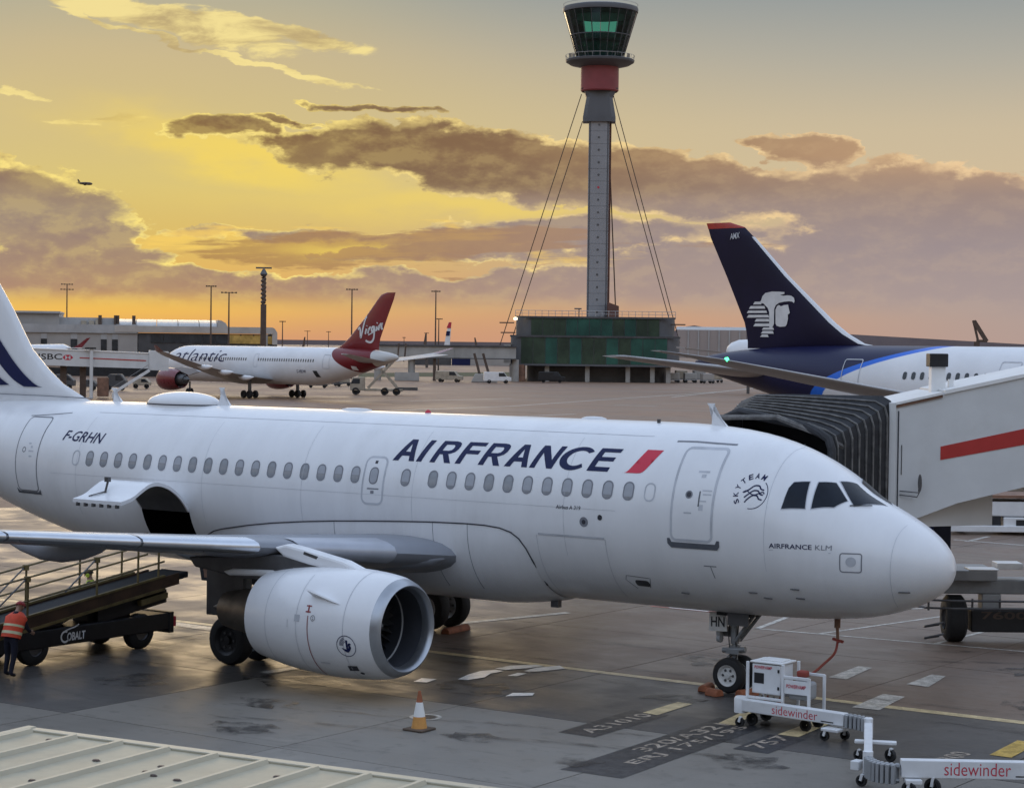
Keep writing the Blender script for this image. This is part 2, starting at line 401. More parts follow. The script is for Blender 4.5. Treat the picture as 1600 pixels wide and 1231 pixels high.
def band2d(pts, w, closed=False):
    """ribbon of width w along a 2-D polyline; w may be a list"""
    n = len(pts); v = []
    for i, p in enumerate(pts):
        a = pts[(i-1) % n] if closed or i > 0 else p; b = pts[(i+1) % n] if closed or i < n-1 else p
        dx, dy = b[0]-a[0], b[1]-a[1]; l = math.hypot(dx, dy) or 1; ww = (w[i] if isinstance(w, (list, tuple)) else w)/2
        v += [(p[0]-dy/l*ww, p[1]+dx/l*ww), (p[0]+dy/l*ww, p[1]-dx/l*ww)]
    m = n if closed else n-1
    return v, [(2*i, 2*i+1, 2*((i+1) % n)+1, 2*((i+1) % n)) for i in range(m)]
def merge2d(*vfs):
    v, f = [], []
    for a, b in vfs: o = len(v); v += a; f += [tuple(i+o for i in q) for q in b]
    return v, f
def dense(pts, step):
    out = [pts[0]]
    for a, b in zip(pts, pts[1:]):
        n = max(1, int(math.hypot(b[0]-a[0], b[1]-a[1])/step))
        out += [(a[0]+(b[0]-a[0])*k/n, a[1]+(b[1]-a[1])*k/n) for k in range(1, n+1)]
    return out
def spline(pts, n=6):
    """Catmull-Rom through 2-D points"""
    P = [pts[0]] + list(pts) + [pts[-1]]; out = []
    for i in range(1, len(P)-2):
        for k in range(n):
            t = k/n; out.append(tuple(.5*((2*P[i][d]) + (P[i+1][d]-P[i-1][d])*t + (2*P[i-1][d]-5*P[i][d]+4*P[i+1][d]-P[i+2][d])*t*t + (3*P[i][d]-P[i-1][d]-3*P[i+1][d]+P[i+2][d])*t**3) for d in range(len(pts[0]))))
    return out + [tuple(pts[-1])]
def skin(vf, fn, name, m, parent, cut=.12, smooth=40):
    """lay a flat shape on a surface: fn(u, v) -> 3-D point"""
    bm = bmesh.new(); vv = [bm.verts.new((a, b, 0)) for a, b in vf[0]]
    for q in vf[1]:
        try: bm.faces.new([vv[i] for i in q])
        except ValueError: pass
    if cut:
        for ax in (0, 1):
            lo = min(p[ax] for p in vf[0]); hi = max(p[ax] for p in vf[0]); n = int((hi-lo)/(cut if ax == 1 else cut*2.5))
            for k in range(1, n+1):
                co = [0, 0, 0]; no = [0, 0, 0]; co[ax] = lo+(hi-lo)*k/(n+1); no[ax] = 1
                bmesh.ops.bisect_plane(bm, geom=bm.verts[:]+bm.edges[:]+bm.faces[:], plane_co=co, plane_no=no)
    bmesh.ops.triangulate(bm, faces=[f for f in bm.faces if len(f.verts) > 4])
    for v in bm.verts: v.co = fn(v.co.x, v.co.y)
    me = bpy.data.meshes.new(name); bm.to_mesh(me); bm.free()
    me.materials.append(M[m] if isinstance(m, str) else m)
    me.polygons.foreach_set('use_smooth', [True]*len(me.polygons))
    o = bpy.data.objects.new(name, me); COL.objects.link(o)
    if parent: o.parent = parent
    return o

# ------------------------------------------------------------------ ground
def ground_mat(name, c0, c1, cs, r0, r1, sc, wet=None, rnd=0.0, streak=(1,1,1)):
    m = bpy.data.materials.new(name); m.use_nodes = True; t = m.node_tree; b = t.nodes['Principled BSDF']
    ge = t.nodes.new('ShaderNodeNewGeometry'); p = xvec(t, 'MULTIPLY', ge.outputs['Position'], streak)
    n1_ = xnoise(t, p, sc, 9, .62, .3); n2_ = xnoise(t, p, sc*5.5, 7, .65); n3_ = xnoise(t, p, sc*.22, 5, .55, .5); fine = xnoise(t, p, 26, 3, .6)
    c = xmix(n1_.step(.32, .68), c0, c1)
    c = xmix(n3_.step(.48, .66)*.55, c, cs)
    c = xmix(n2_.step(.54, .66)*.5, c, tuple(x*.6 for x in c0))
    st_n = xnoise(t, xvec(t, 'MULTIPLY', p, (.35, 1.6, 1)), sc*2.4, 8, .7, .8)
    c = xmix(st_n.step(.56, .70)*.55, c, tuple(x*.5 for x in c0))
    pale = xnoise(t, p, sc*1.7, 8, .66, .6)
    c = xmix(pale.step(.58, .75)*.4, c, tuple(x*1.45 for x in c1))
    spots = xnoise(t, p, 3.2, 3, .5); c = xmix(spots.step(.70, .76)*.7, c, tuple(x*.35 for x in c0))
    c = xmix(fine.step(.3, .7)*.25, c, tuple(x*1.25 for x in c1))
    if rnd:
        oi = t.nodes.new('ShaderNodeObjectInfo'); rv = Ex(t, oi.outputs['Random'])
        c = xmix(rv.step(0, 1, False)*rnd, c, tuple(x*.55 for x in c0))
    t.links.new(c.o, b.inputs['Base Color'])
    rgh = n1_.step(.35, .7)*(r1-r0) + r0 + (fine-.5)*.14 + (st_n-.5)*.25
    b.inputs['Specular IOR Level'].default_value = .3
    t.links.new(rgh.o, b.inputs['Roughness'])
    bn = t.nodes.new('ShaderNodeBump'); bn.inputs['Strength'].default_value = .3; bn.inputs['Distance'].default_value = .012
    t.links.new((n2_*.6+fine*.6).o, bn.inputs['Height']); t.links.new(bn.outputs[0], b.inputs['Normal'])
    M[name] = m
ground_mat('apron_far', (.195,.120,.080), (.285,.182,.124), (.155,.096,.064), .5, .75, .06, streak=(1,1,1))
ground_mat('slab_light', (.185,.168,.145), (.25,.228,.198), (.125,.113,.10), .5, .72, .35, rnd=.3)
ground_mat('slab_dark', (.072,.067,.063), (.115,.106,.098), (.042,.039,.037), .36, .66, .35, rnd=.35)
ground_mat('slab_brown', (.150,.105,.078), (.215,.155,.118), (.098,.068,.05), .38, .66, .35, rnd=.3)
mat('joint_dark', (.018,.017,.017), .7, var=.3)
def paint(name, col, wear=.5, rough=.42):
    m = bpy.data.materials.new(name); m.use_nodes = True; t = m.node_tree; b = t.nodes['Principled BSDF']
    ge = t.nodes.new('ShaderNodeNewGeometry'); p = ge.outputs['Position']
    n = xnoise(t, p, 3.5, 9, .7, .3); f = xnoise(t, p, 30, 4, .6)
    k = (n*.65+f*.35).step(.40, .58)
    c = xmix(n.step(.35, .65)*.3, col, tuple(x*.6 for x in col)); t.links.new(c.o, b.inputs['Base Color']); b.inputs['Roughness'].default_value = rough
    t.links.new((1.0-k*wear).o, b.inputs['Alpha'])      # worn through to the concrete
    M[name] = m
paint('mark_white', (.66,.63,.57), .4); paint('mark_and_glint_white', (.90,.89,.86), .15, .3); paint('mark_yellow', (.70,.55,.30), .25); paint('mark_yellow_new', (.62,.40,.07), .3)  # the bright white serves a real bar and the painted sun glint
paint('mark_black', (.032,.033,.037), .25); paint('mark_faded', (.46,.38,.30), .55); paint('mark_red', (.42,.10,.08), .5)

g = MB().add([(-9000,-6000,-.04),(9000,-6000,-.04),(9000,9000,-.04),(-9000,9000,-.04)], [(0,1,2,3)]).build('ground', 'apron_far')
tag(g, 'brownish grey concrete apron stretching to the horizon', 'ground', kind='structure')
GX, GY = 5.72, 5.75
jf = MB().add([(-54.4,-28,-.022),(25.6,-28,-.022),(25.6,75.2,-.022),(-54.4,75.2,-.022)], [(0,1,2,3)]).build('joint_filler', 'joint_dark', g)
slab_src = {}
for mname in ('slab_light', 'slab_dark', 'slab_brown'):
    mb = MB(); hx, hy = GX/2-.014, GY/2-.014
    mb.box(-hx, hx, -hy, hy, -.02, 0)
    slab_src[mname] = mb
slab_mesh = {}
for i in range(-8, 6):
    for j in range(-4, 14):
        cx, cy = -8.7+GX*(i+.5), -5.2+GY*(j+.5)
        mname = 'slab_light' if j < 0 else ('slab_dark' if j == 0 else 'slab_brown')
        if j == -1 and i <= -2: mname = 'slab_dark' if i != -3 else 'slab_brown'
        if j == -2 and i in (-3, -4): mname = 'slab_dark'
        if mname not in slab_mesh:
            o = slab_src[mname].build('slab', mname, g, loc=(cx, cy, 0)); slab_mesh[mname] = o
        else: o = inst(slab_mesh[mname], g, (cx, cy, random.uniform(-.003, 0)))

def mark(name, polys, m, z=.004):
    mb = MB()
    for p in polys: mb.add([(x, y, z) for x, y in p], [tuple(range(len(p)))])
    return mb.build(name, m, g)
def ln(a, b, w):
    v, f = band2d([a, b], w); return [v[0], v[1], v[3], v[2]]
mark('lead_in_line', [ln((-60,.25),(-1.9,.35),.30), ln((-1.9,.35),(30,.95),.34)], 'mark_yellow')
mark('stand_outline', [ln((-9.6,9.2),(8,10.85),.13), ln((-9.5,9.15),(-10.1,12.5),.16), ln((-10.1,12.55),(-7.4,16.9),.13), ln((-7.76,9.4),(-6.6,15.2),.12), ln((-4.6,9.7),(-4.45,14.6),.13)], 'mark_white', .005)
mark('stop_dash', [[(-4.32,3.05),(-4.5,5.0),(-4.14,4.97),(-3.86,3.02)], [(-2.5,3.3),(-2.62,4.95),(-2.25,4.92),(-1.95,3.25)], [(-2.15,-.2),(-2.35,1.75),(-1.82,1.72),(-1.55,-.15)], [(-5.0,-.35),(-5.2,1.5),(-4.7,1.5),(-4.45,-.3)]], 'mark_white', .009)
mark('type_dash', [[(-5.26,-3.56),(-5.35,-2.0),(-4.98,-2.0),(-4.88,-3.6)], [(-3.45,-3.6),(-3.72,-2.0),(-3.4,-2.0),(-3.08,-3.6)], [(-1.95,-3.9),(-2.05,-2.2),(-1.66,-2.2),(-1.5,-3.9)]], 'mark_yellow', .009)
mark('new_dash', [[(2.12,-3.2),(2.0,-1.5),(2.42,-1.5),(2.55,-3.2)]], 'mark_yellow_new', .009)
mark('type_panel', [[(-5.45,-6.4),(-5.62,-3.4),(-4.72,-3.4),(-4.6,-6.4)], [(-3.45,-9.3),(-3.75,-3.0),(-2.55,-3.0),(-2.18,-9.25)], [(-1.95,-5.7),(-2.1,-4.0),(-1.3,-4.0),(-1.2,-5.7)]], 'mark_black', .005)
def gtext(name, txt, x, y, h, length, m='mark_faded', z=.0085):
    vf = fit2d(text2d(txt, bold=.015), 0, length, 0, h)
    return skin(vf, lambda u, v: Vector((x - v - .03*u, y + u, z)), name, m, g, cut=0)
gtext('type_lettering', 'A31010', -4.85, -6.1, .36, 2.45)
gtext('type_lettering', '320/A321', -3.05, -7.0, .36, 3.4)
gtext('type_lettering', 'ERJ 175/195', -2.52, -8.1, .36, 4.5)
gtext('type_lettering', '757', -1.5, -5.4, .38, 1.4)
gtext('type_lettering', '777/300', 1.9, -5.3, .4, 2.0)
# sun glint by the lead in line, painted on as bright white patches
mark('glint_patch', [[(-10.72,-2.62),(-10.95,-1.9),(-11.02,-1.35),(-10.86,-.95),(-10.6,-1.0),(-10.62,-1.5),(-10.42,-2.0),(-10.5,-2.55)], [(-10.98,-.82),(-10.95,-.25),(-10.55,.25),(-10.3,.2),(-10.42,-.3),(-10.66,-.85)], [(-10.25,-.7),(-10.3,-.1),(-10.05,.5),(-9.7,.2),(-9.9,-.4),(-10.05,-.75)], [(-10.15,-1.5),(-10.2,-1.0),(-9.98,-.95),(-9.95,-1.4)], [(-8.6,-3.75),(-8.72,-3.3),(-8.35,-3.0),(-8.2,-3.3)], [(-11.3,-3.5),(-11.45,-3.0),(-11.1,-2.9),(-11.0,-3.4)]], 'mark_and_glint_white', .010)
mark('road_line', [ln((-22.4,-.15),(-18.5,-.35),.5), ln((-16.4,4.2),(-15.2,8.6),.28), ln((-14.7,-4.7),(-14.5,-2.9),.3)], 'mark_white', .0105)
mark('red_white_bar', [ln((-14.2,11.45),(-12.1,11.45),.3)], 'mark_red', .007)
mark('red_white_bar', [ln((-13.6,11.45),(-12.3,11.45),.14)], 'mark_and_glint_white', .011)
v, f = ring2d(-8.45, -6.75, .25, .33, 28); mb = MB(); mb.add([(a, b, .006) for a, b in v], f); mb.build('hydrant_ring', 'mark_white', g)
mark('hydrant_cover', [disc2d(-8.45, -6.75, .22)[0]], 'mark_black', .0055)
# far taxi lines
far_lines = [((420,648),(800,634)), ((800,634),(1120,612)), ((560,662),(900,646)), ((960,632),(1025,634)), ((1050,620),(1180,606)), ((640,626),(800,622))]
mark('taxi_line', [ln(tuple(gz(*a)[:2]), tuple(gz(*b)[:2]), .55) for a, b in far_lines], 'mark_white', -.030)
mark('service_road_line', [ln(tuple(gz(*a)[:2]), tuple(gz(*b)[:2]), .2) for a, b in (((1490,843),(1600,852)), ((1510,846),(1545,838)))], 'mark_white', .006)
# oil stains and tyre marks lie on the slabs
paint('tyre_mark', (.028,.027,.027), .0); paint('oil_stain', (.022,.021,.022), .0)
for nm, lo, hi, amt in (('tyre_mark', .44, .66, .42), ('oil_stain', .42, .62, .62)):
    t_ = M[nm].node_tree; b_ = t_.nodes['Principled BSDF']
    for l_ in list(b_.inputs['Alpha'].links): t_.links.remove(l_)
    ge_ = t_.nodes.new('ShaderNodeNewGeometry'); nn = xnoise(t_, xvec(t_, 'MULTIPLY', ge_.outputs['Position'], (.5, 2.2, 1) if nm == 'tyre_mark' else (1, 1, 1)), 1.6, 8, .7, .3)
    t_.links.new((nn.step(lo, hi)*amt).o, b_.inputs['Alpha'])
for x0_, y0_, x1_, y1_, w_ in ((-30,-.55,8,-.75,.34), (-30,.95,9,1.2,.34), (-26,-3.4,-9,-4.0,.4), (-24,4.1,-6,4.4,.42), (-12,-9.4,-1,-6.2,.26), (-12.6,-8.2,-2,-5.0,.26), (-4,6.5,6,12.5,.3), (-5,7.9,5,13.9,.3), (-18,-9.5,-21,4,.28), (-14,13,2,24,.35), (0,-9.5,8,-3,.24)):
    mb = MB(); v_, f_ = band2d(dense([(x0_, y0_), (x1_, y1_)], 2.0), w_); mb.add([(a_, b_, .0125) for a_, b_ in v_], f_); mb.build('tyre_mark', 'tyre_mark', g)
rs_ = random.Random(3)
for cx_, cy_, r_ in ((-9.8,-3.2,.9), (-5.6,-1.6,.7), (-13.4,-5.2,1.1), (-12.0,-7.6,.7), (-6.4,-7.9,.6), (-1.2,-6.6,.7), (-7.4,3.4,.9), (-1.0,6.8,.8), (.8,2.4,.7), (-16.4,-7.2,.9), (-3.6,-8.6,.5), (-10.6,-10.0,.8)):
    pts_ = [(cx_+r_*(1+.45*rs_.uniform(-1, 1))*math.cos(2*math.pi*k_/16), cy_+.8*r_*(1+.45*rs_.uniform(-1, 1))*math.sin(2*math.pi*k_/16)) for k_ in range(16)]
    mb = MB(); mb.add([(a_, b_, .0135) for a_, b_ in pts_], [tuple(range(16))]); mb.build('oil_stain', 'oil_stain', g)
# distant grass strip
gr = MB(); a, b_ = at(560, 583, 480), at(820, 583, 500)
p = [gz(560,589), gz(800,587.5), gz(800,581.5), gz(560,582.5)]
gr.add([(q.x, q.y, -.02) for q in p], [(0,1,2,3)]); tag(gr.build('grass', 'grass'), 'strip of dull green grass beyond the apron', 'grass', kind='stuff')

# ------------------------------------------------------------------ white narrow-body jet in the foreground
ST = [(0,3.02,3.02,0),(.06,3.27,2.80,.25),(.2,3.49,2.60,.48),(.45,3.73,2.40,.74),(.8,3.96,2.22,.99),(1.2,4.17,2.07,1.20),(1.6,4.36,1.96,1.37),(1.9,4.52,1.90,1.48),
(2.3,4.82,1.85,1.60),(2.7,5.07,1.81,1.69),(3.2,5.32,1.78,1.775),(3.8,5.54,1.755,1.85),(4.5,5.71,1.74,1.91),(5.3,5.81,1.735,1.95),(6.2,5.86,1.73,1.97),(7.2,5.87,1.73,1.975),
(20.5,5.87,1.73,1.975),(22,5.87,1.75,1.975),(23.5,5.87,1.88,1.955),(25,5.86,2.10,1.90),(26.5,5.84,2.42,1.78),(28,5.80,2.82,1.58),(29.5,5.74,3.30,1.31),(31,5.62,3.85,.98),(32.5,5.42,4.40,.6),(33.6,5.2,4.85,.25),(33.84,5.05,5.0,.03)]
def mono(tab, k):
    S = [a[0] for a in tab]; y = [a[k] for a in tab]; n = len(S); h = [S[i+1]-S[i] for i in range(n-1)]; d = [(y[i+1]-y[i])/h[i] for i in range(n-1)]
    m = [0]*n; m[0] = d[0]; m[-1] = d[-1]
    for i in range(1, n-1):
        if d[i-1]*d[i] > 0:
            w1, w2 = 2*h[i]+h[i-1], h[i]+2*h[i-1]; m[i] = (w1+w2)/(w1/d[i-1]+w2/d[i])
    def f(s):
        s = min(max(s, S[0]), S[-1]); i = 0
        while i < n-2 and s > S[i+1]: i += 1
        t = (s-S[i])/h[i]
        return (2*t**3-3*t*t+1)*y[i]+(t**3-2*t*t+t)*h[i]*m[i]+(-2*t**3+3*t*t)*y[i+1]+(t**3-t*t)*h[i]*m[i+1]
    return f
class Hull:
    def __init__(s, tab, zc=.512): s.T, s.B, s.W, s.k = mono(tab, 1), mono(tab, 2), mono(tab, 3), zc
    def zc(s, x): return s.B(x)+(s.T(x)-s.B(x))*s.k
    def ring(s, x, angs, X0, off=0.0):
        t, b, w, c = s.T(x), s.B(x), s.W(x), s.zc(x); out = []
        for a in angs:
            sn, cs = math.sin(a), math.cos(a); out.append((X0-x, -(w+off)*cs, c+((t-c+off) if sn > 0 else (c-b+off))*sn))
        return out
    def y(s, x, z):
        t, b, w, c = s.T(x), s.B(x), s.W(x), s.zc(x); q = (z-c)/(t-c) if z > c else (c-z)/(c-b)
        return w*math.sqrt(max(0, 1-min(1, abs(q))**2))
    def pt(s, x, z, X0, off=0.0, side=-1):
        e = .02; y = s.y(x, z)
        dyz = (s.y(x, z+e)-s.y(x, z-e))/(2*e); dyx = (s.y(x+e, z)-s.y(x-e, z))/(2*e)
        n = Vector((dyx, 1, -dyz)); n.normalize()
        return Vector((X0-x+n.x*off, side*(y+n.y*off), z+n.z*off))
HA = Hull(ST); XA = 16.0
jet = thing('passenger_jet', 'white twin-engine airliner with AIRFRANCE titles filling the foreground', 'airplane', (-16, 0, 0))
def side(off=.004): return lambda u, v: HA.pt(u, v, XA, off)
# fuselage with the aft hold door opening left out
CS0, CS1 = 19.8, 21.5
stn = sorted(set([round(x, 3) for x in [0,.02,.06,.12,.2,.32,.45,.62,.8,1,1.2,1.4,1.6,1.75,1.9,2.1,2.3,2.5,2.7,2.95,3.2,3.5,3.8,4.15,4.5,4.9,5.3,5.75,6.2,6.7,7.2,8,9,10,11,12,13,14,15,16,17,18,19,CS0,20.5,CS1,22,22.75,23.5,24.25,25,25.75,26.5,27.25,28,28.75,29.5,30.25,31,31.75,32.5,33.1,33.6,33.84]]))
ang = [R_(5*k) for k in range(72)]
fm = MB(); fm.loft([HA.ring(x, ang, XA) for x in stn], False, True)
nA = len(ang); keep = []
for i in range(len(stn)-1):
    for j in range(nA):
        a = j*5; hole = stn[i] >= CS0-.001 and stn[i+1] <= CS1+.001 and 305 <= a < 345
        if not hole: keep.append(fm.f[i*nA+j])
fm.f = keep + fm.f[(len(stn)-1)*nA:]
fus = fm.build('fuselage', 'paint_white', jet, smooth=50)
# the hold behind the opening
hm = MB(); x0, x1 = XA-CS1-.15, XA-CS0+.15
x0 -= .8; x1 += .8
hm.add([(x0,-.95,2.05),(x1,-.95,2.05),(x1,1.2,2.05),(x0,1.2,2.05),(x0,-1.75,3.7),(x1,-1.75,3.7),(x1,1.2,3.7),(x0,1.2,3.7)], [(0,1,2,3),(4,7,6,5),(3,2,6,7),(0,3,7,4),(1,5,6,2)])
hm.build('cargo_hold', 'interior_dark', jet, fix=False)
# hold door swung up and out
dm = MB(); prof = [(-1.90,3.30),(-2.18,3.62),(-2.55,3.88),(-2.95,4.01),(-3.28,3.99),(-3.58,3.85),(-3.88,3.69),(-4.25,3.60)]
pr = spline(prof, 4); thick = .09
rings = []
for xs in (CS0+.0, CS0+.04, CS1-.04, CS1+.0):
    inn = [(a, b-thick) for a, b in pr]
    rings.append([(XA-xs, a, b) for a, b in pr] + [(XA-xs, a, b) for a, b in reversed(inn)])
dm.loft(rings, True, True); door = dm.build('cargo_door', 'door_white', jet, smooth=35)
MB().loft([[(XA-xs, a, b-thick-.004) for a, b in pr[:-1]] for xs in (CS0+.05, CS1-.05)], closed=False).build('door_shade_sheet', 'metal_dark', door, smooth=50)  # dark sheet stands in for the shade under the raised door
for k in range(6):
    xx = XA-CS0-.16-k*.275; MB().box(xx-.03, xx+.03, -4.27, -4.18, 3.43, 3.52).build('latch', 'metal_dark', door)
MB().bar((XA-CS1+.62,-3.75,3.75),(XA-CS1+.66,-3.7,4.02),.07,.05).box(XA-CS1+.6,XA-CS1+.73,-3.76,-3.66,4.02,4.14).build('handle_strut', 'metal_dark', door)
MB().bar((XA-CS1+.3,-4.0,3.665),(XA-CS1+.62,-3.72,3.79),.05,.02).build('hinge_slot', 'metal_dark', door)

# passenger windows
wmb, pmb, smb = MB(), MB(), MB()
def window_at(s, z, shade, faint=False):
    # ring and pane are laid on the hull, in the frame of the window's centre
    ctr = HA.pt(s, z, XA, 0)
    def lay(vf, off, name, m, par):
        v, f = vf; mb = MB(); mb.add([HA.pt(s-a, z+b, XA, off)-ctr for a, b in v], f); return mb.build(name, m, par, smooth=60)
    outer = rrect(-.135, .135, -.20, .20, .125, 5); inner = rrect(-.105, .105, -.168, .168, .1, 5)
    n = len(outer)
    if faint:
        w = lay((outer+inner, [(i, (i+1) % n, n+(i+1) % n, n+i) for i in range(n)]), .003, 'window_blank', 'line_pale', jet); w.location = ctr; return
    w = lay((outer+inner, [(i, (i+1) % n, n+(i+1) % n, n+i) for i in range(n)]), .006, 'window', 'line_grey', jet); w.location = ctr
    fl = lambda off: (lambda u, v: HA.pt(s-u, z+v, XA, off)-ctr)
    skin(poly2d(inner), fl(.003), 'pane', 'window_pane', w, cut=.04)
    if shade > 0:
        y0 = .168-.336*shade; top_ = [p for p in inner if p[1] > y0]; sh = top_ + [(-.105, y0), (.105, y0)]
        mid_ = sorted(sh, key=lambda p: math.atan2(p[1]-(y0+.168)/2, p[0])); skin(poly2d(mid_), fl(.005), 'blind', 'window_shade', w, cut=.04)
def nose_to_x(i): return 6.179+.533*i
wins = [(6.179+.533*i) for i in range(1, 12)] + [6.179+.533*12.5] + [14.359+.533*i for i in range(18)]
for i, s in enumerate(wins):
    window_at(s, 4.42, random.choice([.0, .8, .75, .0, .85, .7]) if s < 14 else random.choice([.5, .52, .48, .55, .0]))
window_at(6.179, 4.42, 0, True); window_at(23.95, 4.42, 0, True)

def outline(poly, w, name, m, par=None, closed=True, off=.004):
    pts = poly + [poly[0]] if closed else poly
    return skin(band2d(dense(pts, .06), w), side(off), name, m, par or jet, cut=0)
def patch(poly, name, m, par=None, off=.003, cut=.12): return skin(poly2d(poly), side(off), name, m, par or jet, cut=cut)
# forward door
fd = patch(rrect(4.66, 5.58, 3.47, 5.36, .10), 'service_door', 'door_white')
outline(rrect(4.64, 5.60, 3.45, 5.38, .11), .055, 'door_seal', 'line_pale', fd)
patch([(5.70,3.48),(5.64,3.48),(5.60,3.40),(4.56,3.40),(4.52,3.48),(4.46,3.48),(4.46,3.36),(4.52,3.28),(5.62,3.28),(5.70,3.36)], 'sill_plate', 'sill_grey', fd, .012)
skin(disc2d(5.22, 4.42, .085), side(.006), 'porthole', 'line_grey', fd, cut=0); skin(disc2d(5.22, 4.42, .055), side(.007), 'porthole_glass', 'line_dark', fd, cut=0)
for (a0, a1, b0, b1) in ((5.12,4.86,4.88,4.92), (5.02,4.92,4.78,4.85), (4.92,4.70,4.50,4.53), (4.90,4.70,4.42,4.45), (4.96,4.80,4.28,4.31), (5.3,5.12,4.02,4.05), (4.96,4.86,4.1,4.22)):
    patch([(a0,b0),(a1,b0),(a1,b1),(a0,b1)], 'stencil', 'line_pale', fd, .006, 0)
patch([(4.985,4.18),(4.955,4.18),(4.955,4.50),(4.985,4.50)], 'door_handle', 'sill_grey', fd, .008)
outline([(5.96,5.50),(5.5,5.505),(4.57,5.47)], .03, 'rain_gutter', 'line_grey', closed=False)
# overwing exit
ex = patch(rrect(13.50, 14.08, 3.78, 4.83, .14), 'exit_hatch', 'door_white'); outline(rrect(13.48, 14.10, 3.76, 4.85, .15), .05, 'hatch_seal', 'line_pale', ex)
outer = rrect(13.66, 13.93, 4.22, 4.62, .125, 5); patch(outer, 'hatch_window_rim', 'line_grey', ex, .006, .1); patch(rrect(13.69, 13.90, 4.25, 4.59, .1, 5), 'hatch_window', 'window_shade', ex, .008, .1)
patch([(13.84,4.7),(13.76,4.7),(13.76,4.77),(13.84,4.77)], 'stencil', 'line_dark', ex, .006, 0); patch([(13.95,4.10),(13.6,4.10),(13.6,4.13),(13.95,4.13)], 'stencil', 'line_grey', ex, .006, 0); patch([(13.84,4.0),(13.74,4.0),(13.74,4.07),(13.84,4.07)], 'stencil', 'line_grey', ex, .006, 0)
# rear door
rd = patch(rrect(25.52, 26.40, 3.46, 5.40, .1), 'service_door', 'door_white'); outline(rrect(25.50, 26.42, 3.44, 5.42, .11), .028, 'door_seal', 'line_grey', rd)
patch([(26.5,3.50),(26.4,3.42),(25.5,3.42),(25.42,3.50),(25.42,3.36),(26.5,3.36)], 'sill_plate', 'sill_grey', rd, .01)
skin(ring2d(26.1, 4.55, .05, .075, 20), side(.006), 'porthole', 'line_grey', rd, cut=0)
for (a0, a1, b0, b1) in ((25.9,25.7,4.5,4.54), (25.86,25.74,4.36,4.40), (25.95,25.85,4.7,4.74), (25.84,25.76,4.6,4.66)): patch([(a0,b0),(a1,b0),(a1,b1),(a0,b1)], 'stencil', 'line_pale', rd, .006, 0)
outline([(26.5,5.44),(25.9,5.48),(25.0,5.56)], .02, 'rain_gutter', 'line_grey', closed=False)
# cockpit panes (right side and their mirror images)
panes = [[(2.339,4.765),(2.15,4.705),(1.52,4.31),(1.882,4.297)], [(2.634,4.758),(2.375,4.743),(2.028,4.395),(2.178,4.274),(2.56,4.241)], [(3.055,4.752),(2.783,4.769),(2.677,4.238),(3.143,4.221),(3.127,4.339),(3.107,4.635)]]
def th_of(s, z): return math.asin(max(-1, min(1, (z-HA.zc(s))/(HA.T(s)-HA.zc(s)))))
def on_th(off, sd=-1):
    def fn(u, v):
        def P(a, b):
            x, y, z = HA.ring(a, [b], XA)[0]; return Vector((x, y, z))
        p = P(u, v); n = (P(u+.02, v)-P(u-.02, v)).cross(P(u, v+.02)-P(u, v-.02)).normalized()
        if n.y > 0 and v < 1.5: n = -n
        q = p+n*off; return Vector((q.x, q.y*(-sd), q.z))
    return fn
panes = [[(2.339,4.765),(2.17,4.70),(1.50,4.30),(1.882,4.297)], panes[1], panes[2]]
for sd in (-1, 1):
    for pl in panes:
        tp = [(s, min(th_of(s, z), R_(86))) for s, z in pl]
        if pl is panes[0]: tp = [tp[0], (2.16, R_(85.5)), (1.47, R_(84)), tp[3]]
        c0 = (sum(p[0] for p in tp)/len(tp), sum(p[1] for p in tp)/len(tp))
        big = [(c0[0]+(a-c0[0])*1.07, c0[1]+(b-c0[1])*1.07) for a, b in tp]
        fr = skin(poly2d(big), on_th(.004, sd), 'cockpit_window', 'line_pale', jet, cut=.06)
        skin(poly2d(tp), on_th(.008, sd), 'pane', 'cockpit_glass', fr, cut=.06)
MB().tube([HA.pt(1.95,4.30,XA,.02), HA.pt(1.62,4.28,XA,.035)], .012, 6).build('wiper', 'black_plastic', jet)
# titles and small lettering
def words(txt, name, m, s0, s1, z0, z1, shear=0.0, bold=0.0, off=.005, par=None):
    """text reading towards the nose, from station s0 to s1, lower and upper height given"""
    vf = fit2d(text2d(txt, shear=shear, bold=bold), 0, s0-s1, 0, 1)
    a0, a1 = th_of((s0+s1)/2, z0), th_of((s0+s1)/2, z1)
    def fn(u, v):
        s = s0-u; th = a0+(a1-a0)*v; z = HA.zc(s)+(HA.T(s)-HA.zc(s))*math.sin(th); return HA.pt(s, z, XA, off)
    return skin(vf, fn, name, m, par or jet, cut=.09)
